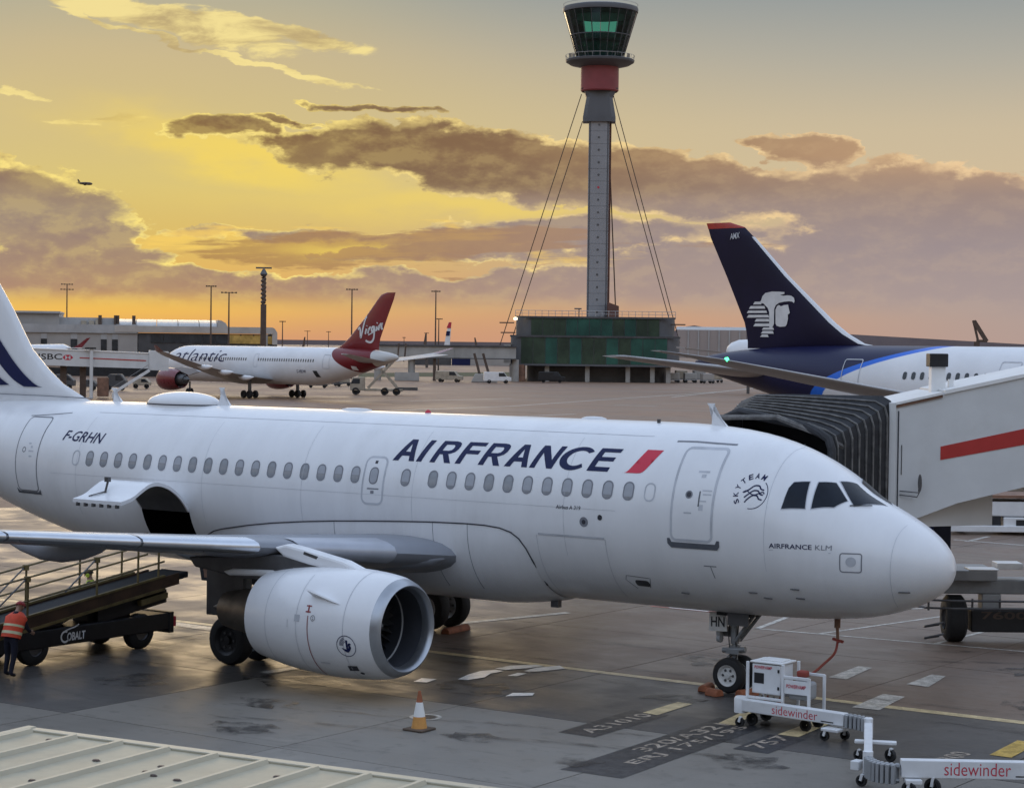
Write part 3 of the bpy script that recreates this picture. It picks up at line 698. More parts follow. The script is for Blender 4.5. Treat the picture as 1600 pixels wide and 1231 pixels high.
# AIRFRANCE, broad slanted capitals drawn stroke by stroke
LET = {'A': ([[(0,0),(.48,1),(.72,1),(.90,0),(.68,0),(.645,.22),(.34,.22),(.24,0)]], [[(.43,.40),(.625,.40),(.57,.78)]]),
       'I': ([[(0,0),(.28,1),(.50,1),(.22,0)]], []),
       'N': ([[(0,0),(.28,1),(.50,1),(.78,.36),(.94,1),(1.15,1),(.87,0),(.66,0),(.37,.66),(.21,0)]], []),
       'F': ([[(0,0),(.28,1),(1.02,1),(.97,.82),(.44,.82),(.39,.61),(.86,.61),(.81,.43),(.34,.43),(.22,0)]], []),
       'E': ([[(0,0),(.28,1),(1.06,1),(1.01,.82),(.44,.82),(.39,.60),(.92,.60),(.87,.42),(.34,.42),(.27,.18),(.83,.18),(.78,0)]], [])}
def glyph(ch):
    if ch in LET: return LET[ch][0], LET[ch][1]
    if ch == 'R':
        o = [(0,0),(.28,1),(.80,1),(.93,.97),(1.01,.90),(1.03,.78),(.99,.62),(.90,.49),(.76,.41),(.66,.385),(.86,0),(.61,0),(.44,.36),(.315,.36),(.22,0)]
        return [o], [[(.365,.53),(.62,.53),(.73,.57),(.79,.66),(.80,.76),(.75,.82),(.445,.82)]]
    if ch == 'C':
        out = [(.56+.58*math.cos(R_(a))*1.02+.14*math.sin(R_(a)), .5+.52*math.sin(R_(a))) for a in range(38, 322, 12)]
        inn = [(.60+.36*math.cos(R_(a))*1.02+.09*math.sin(R_(a)), .5+.335*math.sin(R_(a))) for a in range(318, 40, -12)]
        return [out+inn], []
adv = {'A': .98, 'I': .56, 'R': 1.02, 'F': .93, 'N': 1.12, 'C': 1.06, 'E': 1.0}
penx = 0.0; glyphs = []
for ch in 'AIRFRANCE':
    bm_ = glyph(ch); glyphs.append((penx, ch, bm_)); penx += adv[ch] + (.02 if ch == 'R' else 0)
TW = penx + .06; s0, s1 = 13.36, 7.16; a0, a1 = th_of(10, 4.80), th_of(10, 5.29)
def tfn(u, v):
    s = s0-u*(s0-s1)/TW; th = a0+(a1-a0)*v; z = HA.zc(s)+(HA.T(s)-HA.zc(s))*math.sin(th); return HA.pt(s, z, XA, .005)
def fill_with_holes(outers, holes):
    cu = bpy.data.curves.new('tmp', 'CURVE'); cu.dimensions = '2D'; cu.fill_mode = 'FRONT'
    for p in outers+holes:
        sp = cu.splines.new('POLY'); sp.points.add(len(p)-1); sp.use_cyclic_u = True
        for q, (a, b) in zip(sp.points, p): q.co = (a, b, 0, 1)
    o = bpy.data.objects.new('tmp', cu); COL.objects.link(o); dg = bpy.context.evaluated_depsgraph_get(); me = o.evaluated_get(dg).to_mesh()
    r = [(v.co.x, v.co.y) for v in me.vertices], [tuple(p.vertices) for p in me.polygons]
    o.evaluated_get(dg).to_mesh_clear(); bpy.data.objects.remove(o); bpy.data.curves.remove(cu); return r
for px_, ch, (outs, hol) in glyphs:
    v, f = fill_with_holes(outs, hol)
    skin(([(a+px_, b) for a, b in v], f), tfn, 'title_letter', 'navy', jet, cut=.2)
skin(poly2d(spline([(6.99,4.80),(6.86,4.83),(6.70,5.05),(6.55,5.30)], 5)[:-1]+[(6.55,5.30),(6.15,5.30)]+spline([(6.15,5.30),(6.30,5.05),(6.46,4.84),(6.60,4.80)], 5)[1:]), side(.005), 'title_flash', 'af_red', jet, cut=.1)
words('F-GRHN', 'registration', 'navy', 24.68, 23.12, 4.83, 5.10, shear=.3, bold=.012)
words('Airbus A 319', 'type_name', 'line_dark', 8.55, 7.90, 3.945, 4.03, shear=.1, bold=.01)
for tx, sa, sb, mm in (('AIRFRANCE', 3.34, 2.43, 'navy'), ('KLM', 2.36, 2.035, 'line_grey')):
    skin(fit2d(text2d(tx, bold=.012 if tx != 'KLM' else 0.0), 0, sa-sb, 0, .10), (lambda sa_: (lambda u, v: HA.pt(sa_-u, 3.405+(3.34-(sa_-u))*.012+v, XA, .005)))(sa), 'small_lettering', mm, jet, cut=0)
patch([(3.34,3.36),(2.05,3.355),(2.05,3.37),(3.34,3.373)], 'underline', 'line_pale', None, .005, 0)
# alliance emblem: ring of letters round a swirl
def em(u, v): return HA.pt(3.80-u, 4.50+v, XA, .005)
skin(ring2d(0, 0, .30, .315, 30, -100, 48), em, 'emblem_arc', 'navy', jet, cut=0)
for k in range(3):
    yy = .10-.10*k
    skin(band2d(spline([(-.20+.03*k,-.02+yy-.06),(-.10,.03+yy-.05),(.0,.11+yy-.05),(.10,.11+yy-.05),(.15,.05+yy-.05),(.22,.03+yy-.05)], 5), .028), em, 'emblem_swirl', 'navy', jet, cut=0)
skin(band2d(spline([(-.22,.02),(-.14,.06),(-.05,.0),(.05,-.02),(.2,.04),(.24,.0)], 5), .022), em, 'emblem_swirl', 'navy', jet, cut=0)
for ch, a in zip('SKYTEAM', (208, 184, 160, 136, 112, 90, 67)):
    v, f = fit2d(text2d(ch, bold=.02), -.045, .045, -.055, .055); r = R_(a-90); ca, sa = math.cos(r), math.sin(r); cx_, cy_ = .36*math.cos(R_(a)), .36*math.sin(R_(a))
    skin(([(cx_+p[0]*ca-p[1]*sa, cy_+p[0]*sa+p[1]*ca) for p in v], f), em, 'emblem_letter', 'navy', jet, cut=0)
# panel lines and small fittings
outline(rrect(1.46,1.87,2.99,3.37,.05), .022, 'access_panel', 'line_grey'); skin(disc2d(1.66,3.20,.10), side(.005), 'access_cap', 'line_pale', jet, cut=0)
outline([(.86,4.0),(.90,3.85),(.92,3.69),(.93,3.2),(.95,2.7),(.97,2.5),(1.0,2.25)], .007, 'radome_joint', 'line_pale', closed=False)
patch([(9.05,3.335),(7.30,3.335),(7.30,3.375),(9.05,3.375)], 'hold_door_gutter', 'line_pale', None, .012)
outline([(9.1,3.33),(9.12,2.4),(9.1,1.98)], .01, 'panel_line', 'line_pale', closed=False); outline([(7.28,3.33),(7.3,2.4),(7.28,1.98)], .01, 'panel_line', 'line_pale', closed=False)
for s_, z_, r_, m_ in ((7.81,3.69,.11,'line_grey'), (7.81,3.69,.05,'line_dark'), (7.39,3.81,.06,'line_dark')): skin(disc2d(s_, z_, r_), side(.005 if m_ == 'line_grey' else .0065), 'vent', m_, jet, cut=0)
outline([(6.45,2.30),(6.35,2.52),(6.95,2.55),(7.0,2.45),(6.8,2.25)], .014, 'panel_line', 'line_grey', closed=False); patch(rrect(6.42,6.78,2.32,2.46,.06), 'taxi_light', 'metal_dark', None, .006)
outline([(4.9,2.92),(4.6,2.92)], .02, 'drain_mast', 'line_grey', closed=False); outline([(4.74,2.92),(4.70,2.66)], .018, 'drain_mast', 'line_grey', closed=False)
for s_, z_ in ((2.9,2.55),(2.85,2.35),(3.6,2.3),(.75,2.6),(3.9,2.4),(5.6,2.25)):
    MB().tube([HA.pt(s_+.1, z_, XA, .01), HA.pt(s_-.1, z_+.01, XA, .03)], .014, 6).build('probe', 'metal_dark', jet)
for s_ in (3.45, 8.35, 12.6, 16.0, 19.3, 23.9): outline([(s_,5.5),(s_,5.0),(s_,4.4),(s_,3.5),(s_,2.9)], .007, 'panel_line', 'line_pale', closed=False)
outline([(7.0,3.98),(14,3.98),(20,3.98),(24.9,3.98)], .007, 'panel_line', 'line_pale', closed=False); outline([(6.6,5.58),(14,5.6),(24,5.6)], .007, 'panel_line', 'line_pale', closed=False)
# crown fittings
def blade(s0_, s1_, s2_, s3_, z0, z1, name, m='jet_white', t=.05):
    MB().prism([(s0_, z0), (s1_, z0), (s2_, z1), (s3_, z1)], lambda a, b, q: Vector((XA-a, q*(1 if b == z0 else .5), b)), -t, t).build(name, m, jet, bevel=.01)
blade(5.32, 5.74, 5.70, 5.84, 5.78, 6.3, 'blade_antenna'); blade(20.15, 20.6, 20.42, 20.55, 5.84, 6.32, 'blade_antenna'); blade(24.15, 24.5, 24.42, 24.56, 5.84, 6.22, 'blade_antenna')
dmv = MB(); prof = []
for k in range(9):
    a = k/8*math.pi/2; prof.append((math.sin(a)*.30, math.cos(a)))
rg = []
for h_, r_ in prof:
    rg.append([(XA-21.85+1.22*r_*math.cos(2*math.pi*k/36), .62*r_*math.sin(2*math.pi*k/36), 5.78+h_*1.05+.10*math.cos(0)) for k in range(36)])
base = [[(XA-21.85+1.24*math.cos(2*math.pi*k/36), .64*math.sin(2*math.pi*k/36), 5.60) for k in range(36)]]
dmv.loft(base+rg, False, True); sat = dmv.build('satellite_dome', 'jet_white', jet, smooth=60)
ringm = MB(); ringm.loft([[(XA-21.85+1.245*math.cos(2*math.pi*k/36), .645*math.sin(2*math.pi*k/36), z) for k in range(36)] for z in (5.845, 5.875)]); ringm.build('dome_seam', 'line_dark', sat)
for s_, l_, m_ in ((15.9,.5,'jet_white'), (8.85,.35,'jet_white')):
    MB().loft([[(XA-s_+l_*c_*math.cos(2*math.pi*k/20), .12*c_*math.sin(2*math.pi*k/20), 5.86+h_) for k in range(20)] for c_, h_ in ((1,-.03),(.95,.03),(.6,.06),(.05,.07))]).build('antenna_fairing', m_, jet, smooth=60)
bl = MB().lathe([(0,.08),(.04,.075),(.07,.055),(.09,.03),(.10,.0)], (XA-13.66,0,5.85), (0,0,1), 14).build('beacon', 'print_red', jet, smooth=60)
MB().box(XA-6.98, XA-6.92, -.3, -.24, 5.83, 5.93).build('drain_stub', 'metal_dark', jet)

# belly fairing
ftop = mono([(0,1.75),(9.30,2.0),(9.33,2.5),(9.45,2.98),(9.76,3.32),(10.2,3.43),(10.8,3.46),(14.2,3.33),(17.1,3.10),(18.3,2.93),(19.2,2.75),(20,2.2)], 1)
fl = [9.31,9.36,9.45,9.6,9.8,10.1,10.5,11,12,13,14,15,16,17,17.8,18.4,18.8,19.1,19.4]
bf = MB(); rings = []
for s in fl:
    env = min(1, max(0, (s-9.31)/1.6))**.6 * min(1, max(0.0, (19.4-s)/2.6))**.7
    c = HA.zc(s); ph0 = -math.asin(min(1, (c-ftop(s))/(c-HA.B(s)))); ring = []
    N_ = 14
    for k in range(2*N_+1):
        t = k/N_
        ph = ph0+(-math.pi/2-ph0)*t if t <= 1 else -math.pi/2+(ph0+math.pi/2)*-(t-1)*1.0
        tt = t if t <= 1 else 2-t
        if t > 1: ph = -math.pi-(ph0+(-math.pi/2-ph0)*tt)
        b = .012+.30*env*math.sin(min(1, tt*1.15)*math.pi/2)**1.0
        ring.append((XA-s, -(HA.W(s)+b)*math.cos(ph), c+(c-HA.B(s)+b*.8)*math.sin(ph)))
    rings.append(ring)
bf.loft(rings, closed=False); belly = bf.build('belly_fairing', 'paint_white', jet, smooth=60)
eg = MB(); eg.tube([Vector(r[0])+Vector((0,-.002,.0)) for r in rings], .016, 5, False); eg.build('fairing_seal', 'line_dark', belly)
for s in (10.9, 12.4, 15.0):
    i = min(range(len(fl)), key=lambda q: abs(fl[q]-s)); MB().tube([Vector(p)*1.0 for p in rings[i][0:9]], .008, 4, False).build('panel_line', 'line_grey', belly)
MB().box(XA-9.75, XA-9.55, -.35, -.2, 1.50, 1.76).build('drain_fin', 'metal_dark', jet)

# wings
def airfoil(n=14):
    up, lo = [], []
    for k in range(n+1):
        x = (1-math.cos(math.pi*k/n))/2; t = 5*(.2969*math.sqrt(x)-.126*x-.3516*x*x+.2843*x**3-.1036*x**4)
        up.append((x, t)); lo.append((x, -t*.9))
    return up, lo
AF_U, AF_L = airfoil()
def wing_sec(y, le, ch, zle, tr, i0=0, i1=None, grow=0.0, back=None):
    pts = [(x, t) for x, t in reversed(AF_L)] + AF_U[1:]
    return [(XA-(le+x*ch-grow*(1 if x < .02 else 0)), y, zle+(t*tr)*ch+(grow if t > 0 else -grow)-.035*x*ch*(1-x)-.02*x*ch) for x, t in pts]
def wing_at(ay):
    le = 11.5+.475*(ay-2); zl = 2.70+.086*(ay-2)
    ch = 6.3+(3.9-6.3)*(ay-2)/4.4 if ay < 6.4 else 3.9+(1.55-3.9)*(ay-6.4)/9.9
    tr = .145+(.11-.145)*min(1, (ay-2)/8)
    return le, ch, zl, tr
def make_wing(sd):
    w = MB(); secs = []
    for ay in (1.2, 2.0, 2.6, 3.4, 4.4, 5.4, 6.4, 8, 10, 12, 14, 16, 16.35):
        le, ch, zl, tr = wing_at(ay)
        secs.append(wing_sec(sd*ay, le, ch, zl, tr if ay < 16.3 else .02))
    w.loft(secs, True, True); wg = w.build('wing', 'paint_grey_wing', jet, smooth=45)
    # leading-edge slats, polished metal
    for (a, b) in ((3.2, 5.35), (6.2, 8.6), (8.65, 11.2), (11.25, 13.7), (13.75, 16.1)):
        rings = []
        for q in range(5):
            ay = a+(b-a)*q/4; le, ch, zl, tr = wing_at(ay); sec = []
            xs = [p for p in ([(x, t) for x, t in reversed(AF_L) if x < .09] + [(x, t) for x, t in AF_U[1:] if x < .17])]
            for x, t in xs: sec.append((XA-(le+x*ch-.03), sd*ay, zl+t*tr*ch*1.04+(.012 if t > 0 else -.012)-.035*x*ch*(1-x)-.02*x*ch))
            rings.append(sec)
        MB().loft(rings, closed=False).build('slat', 'metal_bare' if a > 6 else 'paint_slat', wg, smooth=60)
    # flap track fairings
    for ay, l0 in ((8.2, 3.4), (11.9, 3.0), (4.2, 3.6)):
        le, ch, zl, tr = wing_at(ay); s0_ = le+ch*.45
        MB().loft([[(XA-(s0_+t*l0), sd*ay+.17*r*math.cos(2*math.pi*k/14), zl-.14-.20*r-.12*t+.24*r*math.sin(2*math.pi*k/14)) for k in range(14)] for t, r in ((0,.05),(.1,.45),(.25,.8),(.45,1),(.65,.9),(.85,.5),(1,.05))]).build('flap_fairing', 'paint_grey_wing', wg, smooth=60)
    MB().prism([(19.0,3.4),(20.4,3.35),(20.1,4.6),(19.6,4.5)], lambda a, b, q: Vector((XA-a+.3, sd*16.38+q, b+.15)), -.03, .03).build('wingtip_fence', 'jet_white', wg)
    return wg
wing_r = make_wing(-1); wing_l = make_wing(1)
# root fillet: the blunt glove where the leading edge meets the body
gl_ = MB(); rings = []
for t, r in ((0,.02),(.05,.32),(.14,.56),(.30,.78),(.55,.94),(1.0,1.0)):
    s = 11.55+t*4.0; rings.append([(XA-s, -2.05-1.15*r*math.cos(2*math.pi*k/24)*(.9), 2.62+.02*t+(.30 if math.sin(2*math.pi*k/24) > 0 else .52)*r*math.sin(2*math.pi*k/24)) for k in range(24)])
gl_.loft(rings); gl_.build('wing_root_glove', 'paint_grey_wing', wing_r, smooth=60)
MB().box(XA-13.0, XA-12.72, -3.12, -3.05, 2.62, 2.70).build('landing_light', 'print_white', wing_r)

# engines
XE = XA+.25
def make_engine(sd):
    yc, zc = sd*5.75, 1.57
    e = MB(); n = 56
    pr_out = [(10.16,1.035),(10.3,1.085),(10.6,1.13),(11.0,1.165),(11.5,1.185),(12.0,1.175),(12.5,1.14),(13.0,1.08),(13.4,1.01),(13.72,.945),(13.72,.90),(13.4,.93)]
    def ov(p): return [((XE-s), r) for s, r in p]
    def ln_(prof, name, m, par, nn=n, **k):
        mb = MB(); rings = [[(XE-s, yc+r*math.cos(2*math.pi*q/nn), zc+r*math.sin(2*math.pi*q/nn)*(1.0)) for q in range(nn)] for s, r in prof]
        mb.loft(rings, **k); return mb.build(name, m, par, smooth=50)
    nac = ln_(pr_out, 'engine', 'paint_nacelle', jet)
    ln_([(10.18,1.042),(10.06,.995),(9.99,.95),(9.96,.905),(9.99,.865),(10.08,.84),(10.22,.825)], 'inlet_lip', 'metal_lip', nac)
    ln_([(10.22,.825),(10.5,.82),(10.85,.84),(11.2,.865)], 'inlet_duct', 'inlet_dark', nac)
    ln_([(10.72,.834),(10.78,.832)], 'acoustic_ring', 'print_white', nac)
    ln_([(11.2,.87),(11.21,.2)], 'fan_back', 'interior_dark', nac)
    fb = MB()
    for k in range(28):
        a = 2*math.pi*k/28; a2 = a+.16
        fb.add([(XE-11.02, yc+.26*math.cos(a), zc+.26*math.sin(a)), (XE-11.16, yc+.26*math.cos(a+.2), zc+.26*math.sin(a+.2)), (XE-11.18, yc+.855*math.cos(a2+.10), zc+.855*math.sin(a2+.10)), (XE-11.0, yc+.855*math.cos(a2-.04), zc+.855*math.sin(a2-.04))], [(0,1,2,3)])
    fb.build('fan', 'metal_dark', nac)
    ln_([(10.62,.0),(10.66,.06),(10.8,.16),(10.95,.24),(11.1,.27),(11.2,.28)], 'spinner', 'metal_dark', nac, 24)
    ln_([(13.5,.93),(13.3,.62)], 'fan_duct', 'interior_dark', nac)
    ln_([(13.2,.62),(13.9,.56),(14.4,.50),(14.9,.43),(15.05,.40),(15.0,.36),(14.5,.38)], 'core_nozzle', 'metal_nozzle', nac, 32)
    ln_([(14.6,.34),(15.0,.22),(15.35,.10),(15.55,.0)], 'exhaust_plug', 'metal_dark', nac, 24)
    for s, w, m in ((10.78,.012,'line_pale'), (13.0,.01,'line_pale')):
        r = 1.15 if s < 11 else 1.083; ln_([(s,r+.003),(s+w,r+.003)], 'cowl_joint', m, nac)
    # pylon
    le, ch, zl, tr = wing_at(5.75)
    pts = [(11.15,2.72),(11.6,2.88),(12.2,2.98),(12.8,3.08),(13.25,3.14),(13.6,3.05),(13.3,2.86),(12.6,2.74),(11.9,2.66),(11.3,2.6)]
    MB().prism(pts, lambda a, b, q: Vector((XE-a, yc+q, b)), -.17, .17).build('pylon', 'paint_nacelle', nac, bevel=.06)
    MB().prism([(11.6,2.68),(12.6,2.76),(13.4,2.9),(16.2,2.66),(16.0,2.45),(14.6,2.3),(13.4,2.3),(12.2,2.5)], lambda a, b, q: Vector((XE-a, yc+q, b)), -.13, .13).build('pylon_box', 'metal_dark', nac, bevel=.03)  # aft pylon given dark metal in place of the shade on it
    MB().prism([(12.7,3.02),(12.3,2.94),(12.35,2.88),(12.72,2.96)], lambda a, b, q: Vector((XE-a, yc+q, b)), -.176, .176).build('pylon_vent', 'metal_dark', nac)
    MB().prism([(13.4,2.42),(14.9,2.34),(15.1,2.42),(14.8,2.50),(13.6,2.55)], lambda a, b, q: Vector((XE-a, yc+q, b)), -.2, .2).build('pylon_shelf', 'paint_nacelle', nac, bevel=.05)
    return nac, yc, zc
eng, EY, EZ = make_engine(-1)
rad = mono([(10.16,1.035),(10.3,1.085),(10.6,1.13),(11.0,1.165),(11.5,1.185),(12.0,1.175),(12.5,1.14),(13.0,1.08),(13.5,1.0),(13.95,.91)], 1)
def nfn(off): # u: station, v: angle from horizontal on the near side (degrees)
    return lambda u, v: Vector((XE-u, EY-(rad(u)+off)*math.cos(R_(v)), EZ+(rad(u)+off)*math.sin(R_(v))))
def nring(vf, name, m, off=.005, cut=0): return skin(vf, nfn(off), name, m, eng, cut=cut)
D = 1/R_(1)/1.16     # metres of arc to degrees
def nsc(vf, s, v): return [(s-a, v+b*D) for a, b in vf[0]], vf[1]
nring(nsc(ring2d(0,0,.225,.24,36), 10.72, -16), 'crest_ring', 'navy')
nring(nsc(poly2d([(-.005,.14),(.045,.14),(.045,-.04),(.03,-.08),(-.005,-.05)]), 10.72, -16), 'crest_wing', 'navy')
for k in range(4):
    r_ = .07+.026*k; nring(nsc(band2d([(-.01+r_*math.cos(R_(a)), .01+r_*1.25*math.sin(R_(a))) for a in range(95, 190, 12)], .012), 10.72, -16), 'crest_feather', 'navy')
nring(nsc(poly2d(spline([(-.12,-.04),(-.07,-.09),(-.02,-.13),(.04,-.13),(.09,-.08),(.12,-.02),(.10,.03),(.13,.05),(.09,.08),(.05,.05),(.06,-.02),(.02,-.06),(-.04,-.06),(-.08,-.04)], 4)), 10.72, -16), 'crest_body', 'navy')
nring(([(11.68,10),(11.70,10),(11.70,-12),(11.68,-12)], [(0,1,2,3)]), 'red_band', 'af_red') if False else None
nring(band2d([(11.72+.0*k, 12-4*k) for k in range(20)], .022), 'danger_line', 'tower_red')
nring(merge2d(band2d([(11.80,16),(11.66,16)], 1.4), band2d([(11.80,22),(11.66,22)], 1.4), band2d([(11.73,15),(11.73,23)], .04)), 'danger_mark', 'tower_red')
nring(nsc(ring2d(0,0,.05,.06,20), 11.58, 10), 'round_stencil', 'line_dark'); nring(nsc(text2d('2', .08), 11.6, 8.6), 'round_stencil', 'line_dark')
nring(([(10.62,-41),(10.86,-41),(10.88,-49),(10.64,-49)], [(0,1,2,3)]), 'vent_plate', 'line_dark', .006); nring(nsc(disc2d(0,0,.05), 10.62, -54), 'vent_hole', 'line_dark', .006)
nring(band2d([(12.3,6),(12.3,-2),(12.62,-2)], .012), 'panel_line', 'line_pale'); nring(band2d([(12.05,62-5*k) for k in range(26)], .01), 'cowl_joint', 'line_pale')
nring(([(11.95,12),(12.1,12),(12.1,5),(11.95,5)], [(0,1,2,3)]), 'stencil', 'line_pale'); nring(([(11.55,-38),(11.3,-38),(11.3,-40),(11.55,-40)], [(0,1,2,3)]), 'stencil', 'line_pale')
sk_ = MB(); q0, q1 = nfn(0)(11.75, 33), nfn(0)(10.95, 27); q2 = nfn(.26)(11.72, 33); q3 = nfn(.06)(11.1, 28)
for d_ in (Vector((0,-.012,-.012)), Vector((0,.012,.012))): pass
sk_.add([q0, q1, q3, q2, q0+Vector((0,.02,.03)), q1+Vector((0,.02,.03)), q3+Vector((0,.02,.03)), q2+Vector((0,.02,.03))], [(0,1,2,3),(4,5,6,7),(2,3,7,6),(0,3,7,4),(1,2,6,5)]); sk_.build('nacelle_strake', 'paint_nacelle', eng)

# tail
def fin_sec(s0_, s1_, z, t):
    ch = s1_-s0_; return [(XA-(s0_+x*ch), tt*t*ch, z) for x, tt in ([(x, tt) for x, tt in reversed(AF_L)] + AF_U[1:])]
finp = [(24.9,32.4,5.72,.02),(25.6,32.4,5.92,.045),(26.5,32.4,6.30,.075),(27.1,32.45,6.7,.09),(27.78,32.5,7.26,.10),(28.6,32.75,8.4,.10),(30.2,33.3,10.4,.1),(31.3,33.65,11.7,.09),(31.8,33.7,11.8,.03)]
fn_ = MB(); fn_.loft([fin_sec(*p) for p in finp], True, True); fin = fn_.build('fin', 'paint_white', jet, smooth=50)
def fin_y(s, z):
    zs = [p[2] for p in finp]; i = 0
    while i < len(zs)-2 and z > zs[i+1]: i += 1
    k = (z-zs[i])/(zs[i+1]-zs[i]); a, b, t = [finp[i][q]+(finp[i+1][q]-finp[i][q])*k for q in (0, 1, 3)]
    x = min(max((s-a)/(b-a), 0), 1); return (5*(.2969*math.sqrt(x)-.126*x-.3516*x*x+.2843*x**3-.1036*x**4))*t*(b-a)
def on_fin(off=.008): return lambda u, v: Vector((XA-u, -(fin_y(u, v)*1.0+off), v))
skin(poly2d(spline([(29.25,7.9),(28.6,7.2),(28.0,6.65),(27.45,6.28),(27.15,6.20)], 5)+spline([(27.9,6.20),(28.4,6.45),(29.1,7.05),(29.9,8.0),(30.4,8.8)], 5)), on_fin(), 'tail_stripe', 'navy', fin, cut=.15)
skin(poly2d(spline([(30.0,7.6),(29.4,6.85),(28.9,6.45),(28.5,6.24)], 5)+spline([(28.95,6.22),(29.5,6.45),(30.4,7.2),(30.9,7.9)], 5)), on_fin(), 'tail_stripe', 'navy', fin, cut=.15)
skin(poly2d(spline([(30.9,7.5),(30.3,6.8),(29.6,6.3)], 5)+spline([(30.1,6.3),(30.9,6.75),(31.6,7.5)], 5)), on_fin(), 'tail_stripe', 'af_red', fin, cut=.15)
skin(band2d(dense([(25.3,5.93),(27,5.96),(30,5.98)], .3), .02), lambda u, v: Vector((XA-u, -(max(fin_y(u, max(v, 5.93)), .0)+.02), v)), 'fin_joint', 'line_grey', fin, cut=0)
for sd in (-1, 1):
    hs = MB(); secs = []
    for ay, s0_, s1_, z in ((.4,29.0,33.2,4.9), (1.2,29.5,33.3,4.98), (6.2,32.6,34.2,5.5)):
        ch = s1_-s0_; secs.append([(XA-(s0_+x*ch), sd*ay, z+tt*.1*ch) for x, tt in ([(x, tt) for x, tt in reversed(AF_L)] + AF_U[1:])])
    hs.loft(secs, True, True); hs.build('tailplane', 'paint_grey_wing', jet, smooth=45)

# landing gear
def wheel_parts(par, x, y, r, w, name='wheel', rim='rim_white'):
    t = MB(); pr = [(-w/2,r*.60),(-w/2,r*.80),(-w*.42,r*.93),(-w*.22,r*.995),(0,r),(w*.22,r*.995),(w*.42,r*.93),(w/2,r*.80),(w/2,r*.60)]
    t.lathe(pr, (x, y, r), (0,1,0), 32); wh = t.build(name, 'rubber', par, smooth=40)
    for s_ in (-1, 1):
        k = MB(); k.lathe([(s_*w*.47,r*.62),(s_*w*.49,r*.60),(s_*w*.40,r*.50),(s_*w*.30,r*.46),(s_*w*.26,r*.18),(s_*w*.42,r*.16),(s_*w*.44,0.001)], (x, y, r), (0,1,0), 28); k.build('rim', rim, wh, smooth=35)
        for q in range(6):
            a = q*math.pi/3; b_ = MB(); b_.lathe([(0,.03),(s_*w*.06,.03),(s_*w*.06,0.001)], (x+r*.32*math.cos(a), y+s_*w*.28, r+r*.32*math.sin(a)), (0,1,0), 8); b_.build('hub_hole', 'metal_dark', wh)
    return wh
ng = MB(); NX = XA-5.07
ng.tube([(NX-.05,0,1.9),(NX-.02,0,1.05)], .095, 14).tube([(NX-.02,0,1.1),(NX,0,.38)], .062, 12).tube([(NX,-.30,.38),(NX,.30,.38)], .06, 10)
gear = ng.build('nose_gear', 'steel_grey', jet, smooth=40)
MB().box(NX-.30, NX+.55, -.34, .34, 1.70, 1.86).build('gear_bay', 'interior_dark', gear)
MB().box(NX-.02, NX+.5, -.36, -.33, 1.50, 1.80).build('bay_flap', 'metal_dark', gear)
MB().tube([(NX-.02,0,1.02),(NX-.02,0,.86)], .125, 14).tube([(NX-.26,-.1,.90),(NX+.3,-.1,.96)], .06, 10).box(NX-.16,NX+.16,-.16,.16,.84,.94).build('steering_collar', 'steel_grey', gear, smooth=40)
MB().tube([(NX+.05,-.1,1.12),(NX+.62,-.16,1.86)], .042, 10).tube([(NX+.05,.1,1.12),(NX+.62,.16,1.86)], .042, 10).tube([(NX+.06,-.12,1.14),(NX+.06,.12,1.14)], .04, 8).build('drag_brace', 'steel_grey', gear, smooth=40)
MB().bar((NX-.05,0,.86),(NX-.26,0,.64),.1,.05).bar((NX-.26,0,.64),(NX-.05,0,.42),.1,.05).build('torque_link', 'steel_grey', gear)
for zz in (1.18, 1.3): MB().lathe([(-.09,.02),(-.07,.085),(.02,.095),(.03,.0)], (NX-.30,-.14,zz-.02), (1,0,0), 14).build('taxi_lamp', 'gse_grey', gear, smooth=40)
MB().tube([(NX+.1,-.05,1.5),(NX+.05,-.08,1.1),(NX+.08,-.1,.8),(NX+.03,-.12,.55)], .014, 6).tube([(NX-.1,-.08,1.6),(NX-.12,-.1,1.2),(NX-.08,-.1,.8)], .012, 6).build('hydraulic_hose', 'black_plastic', gear)
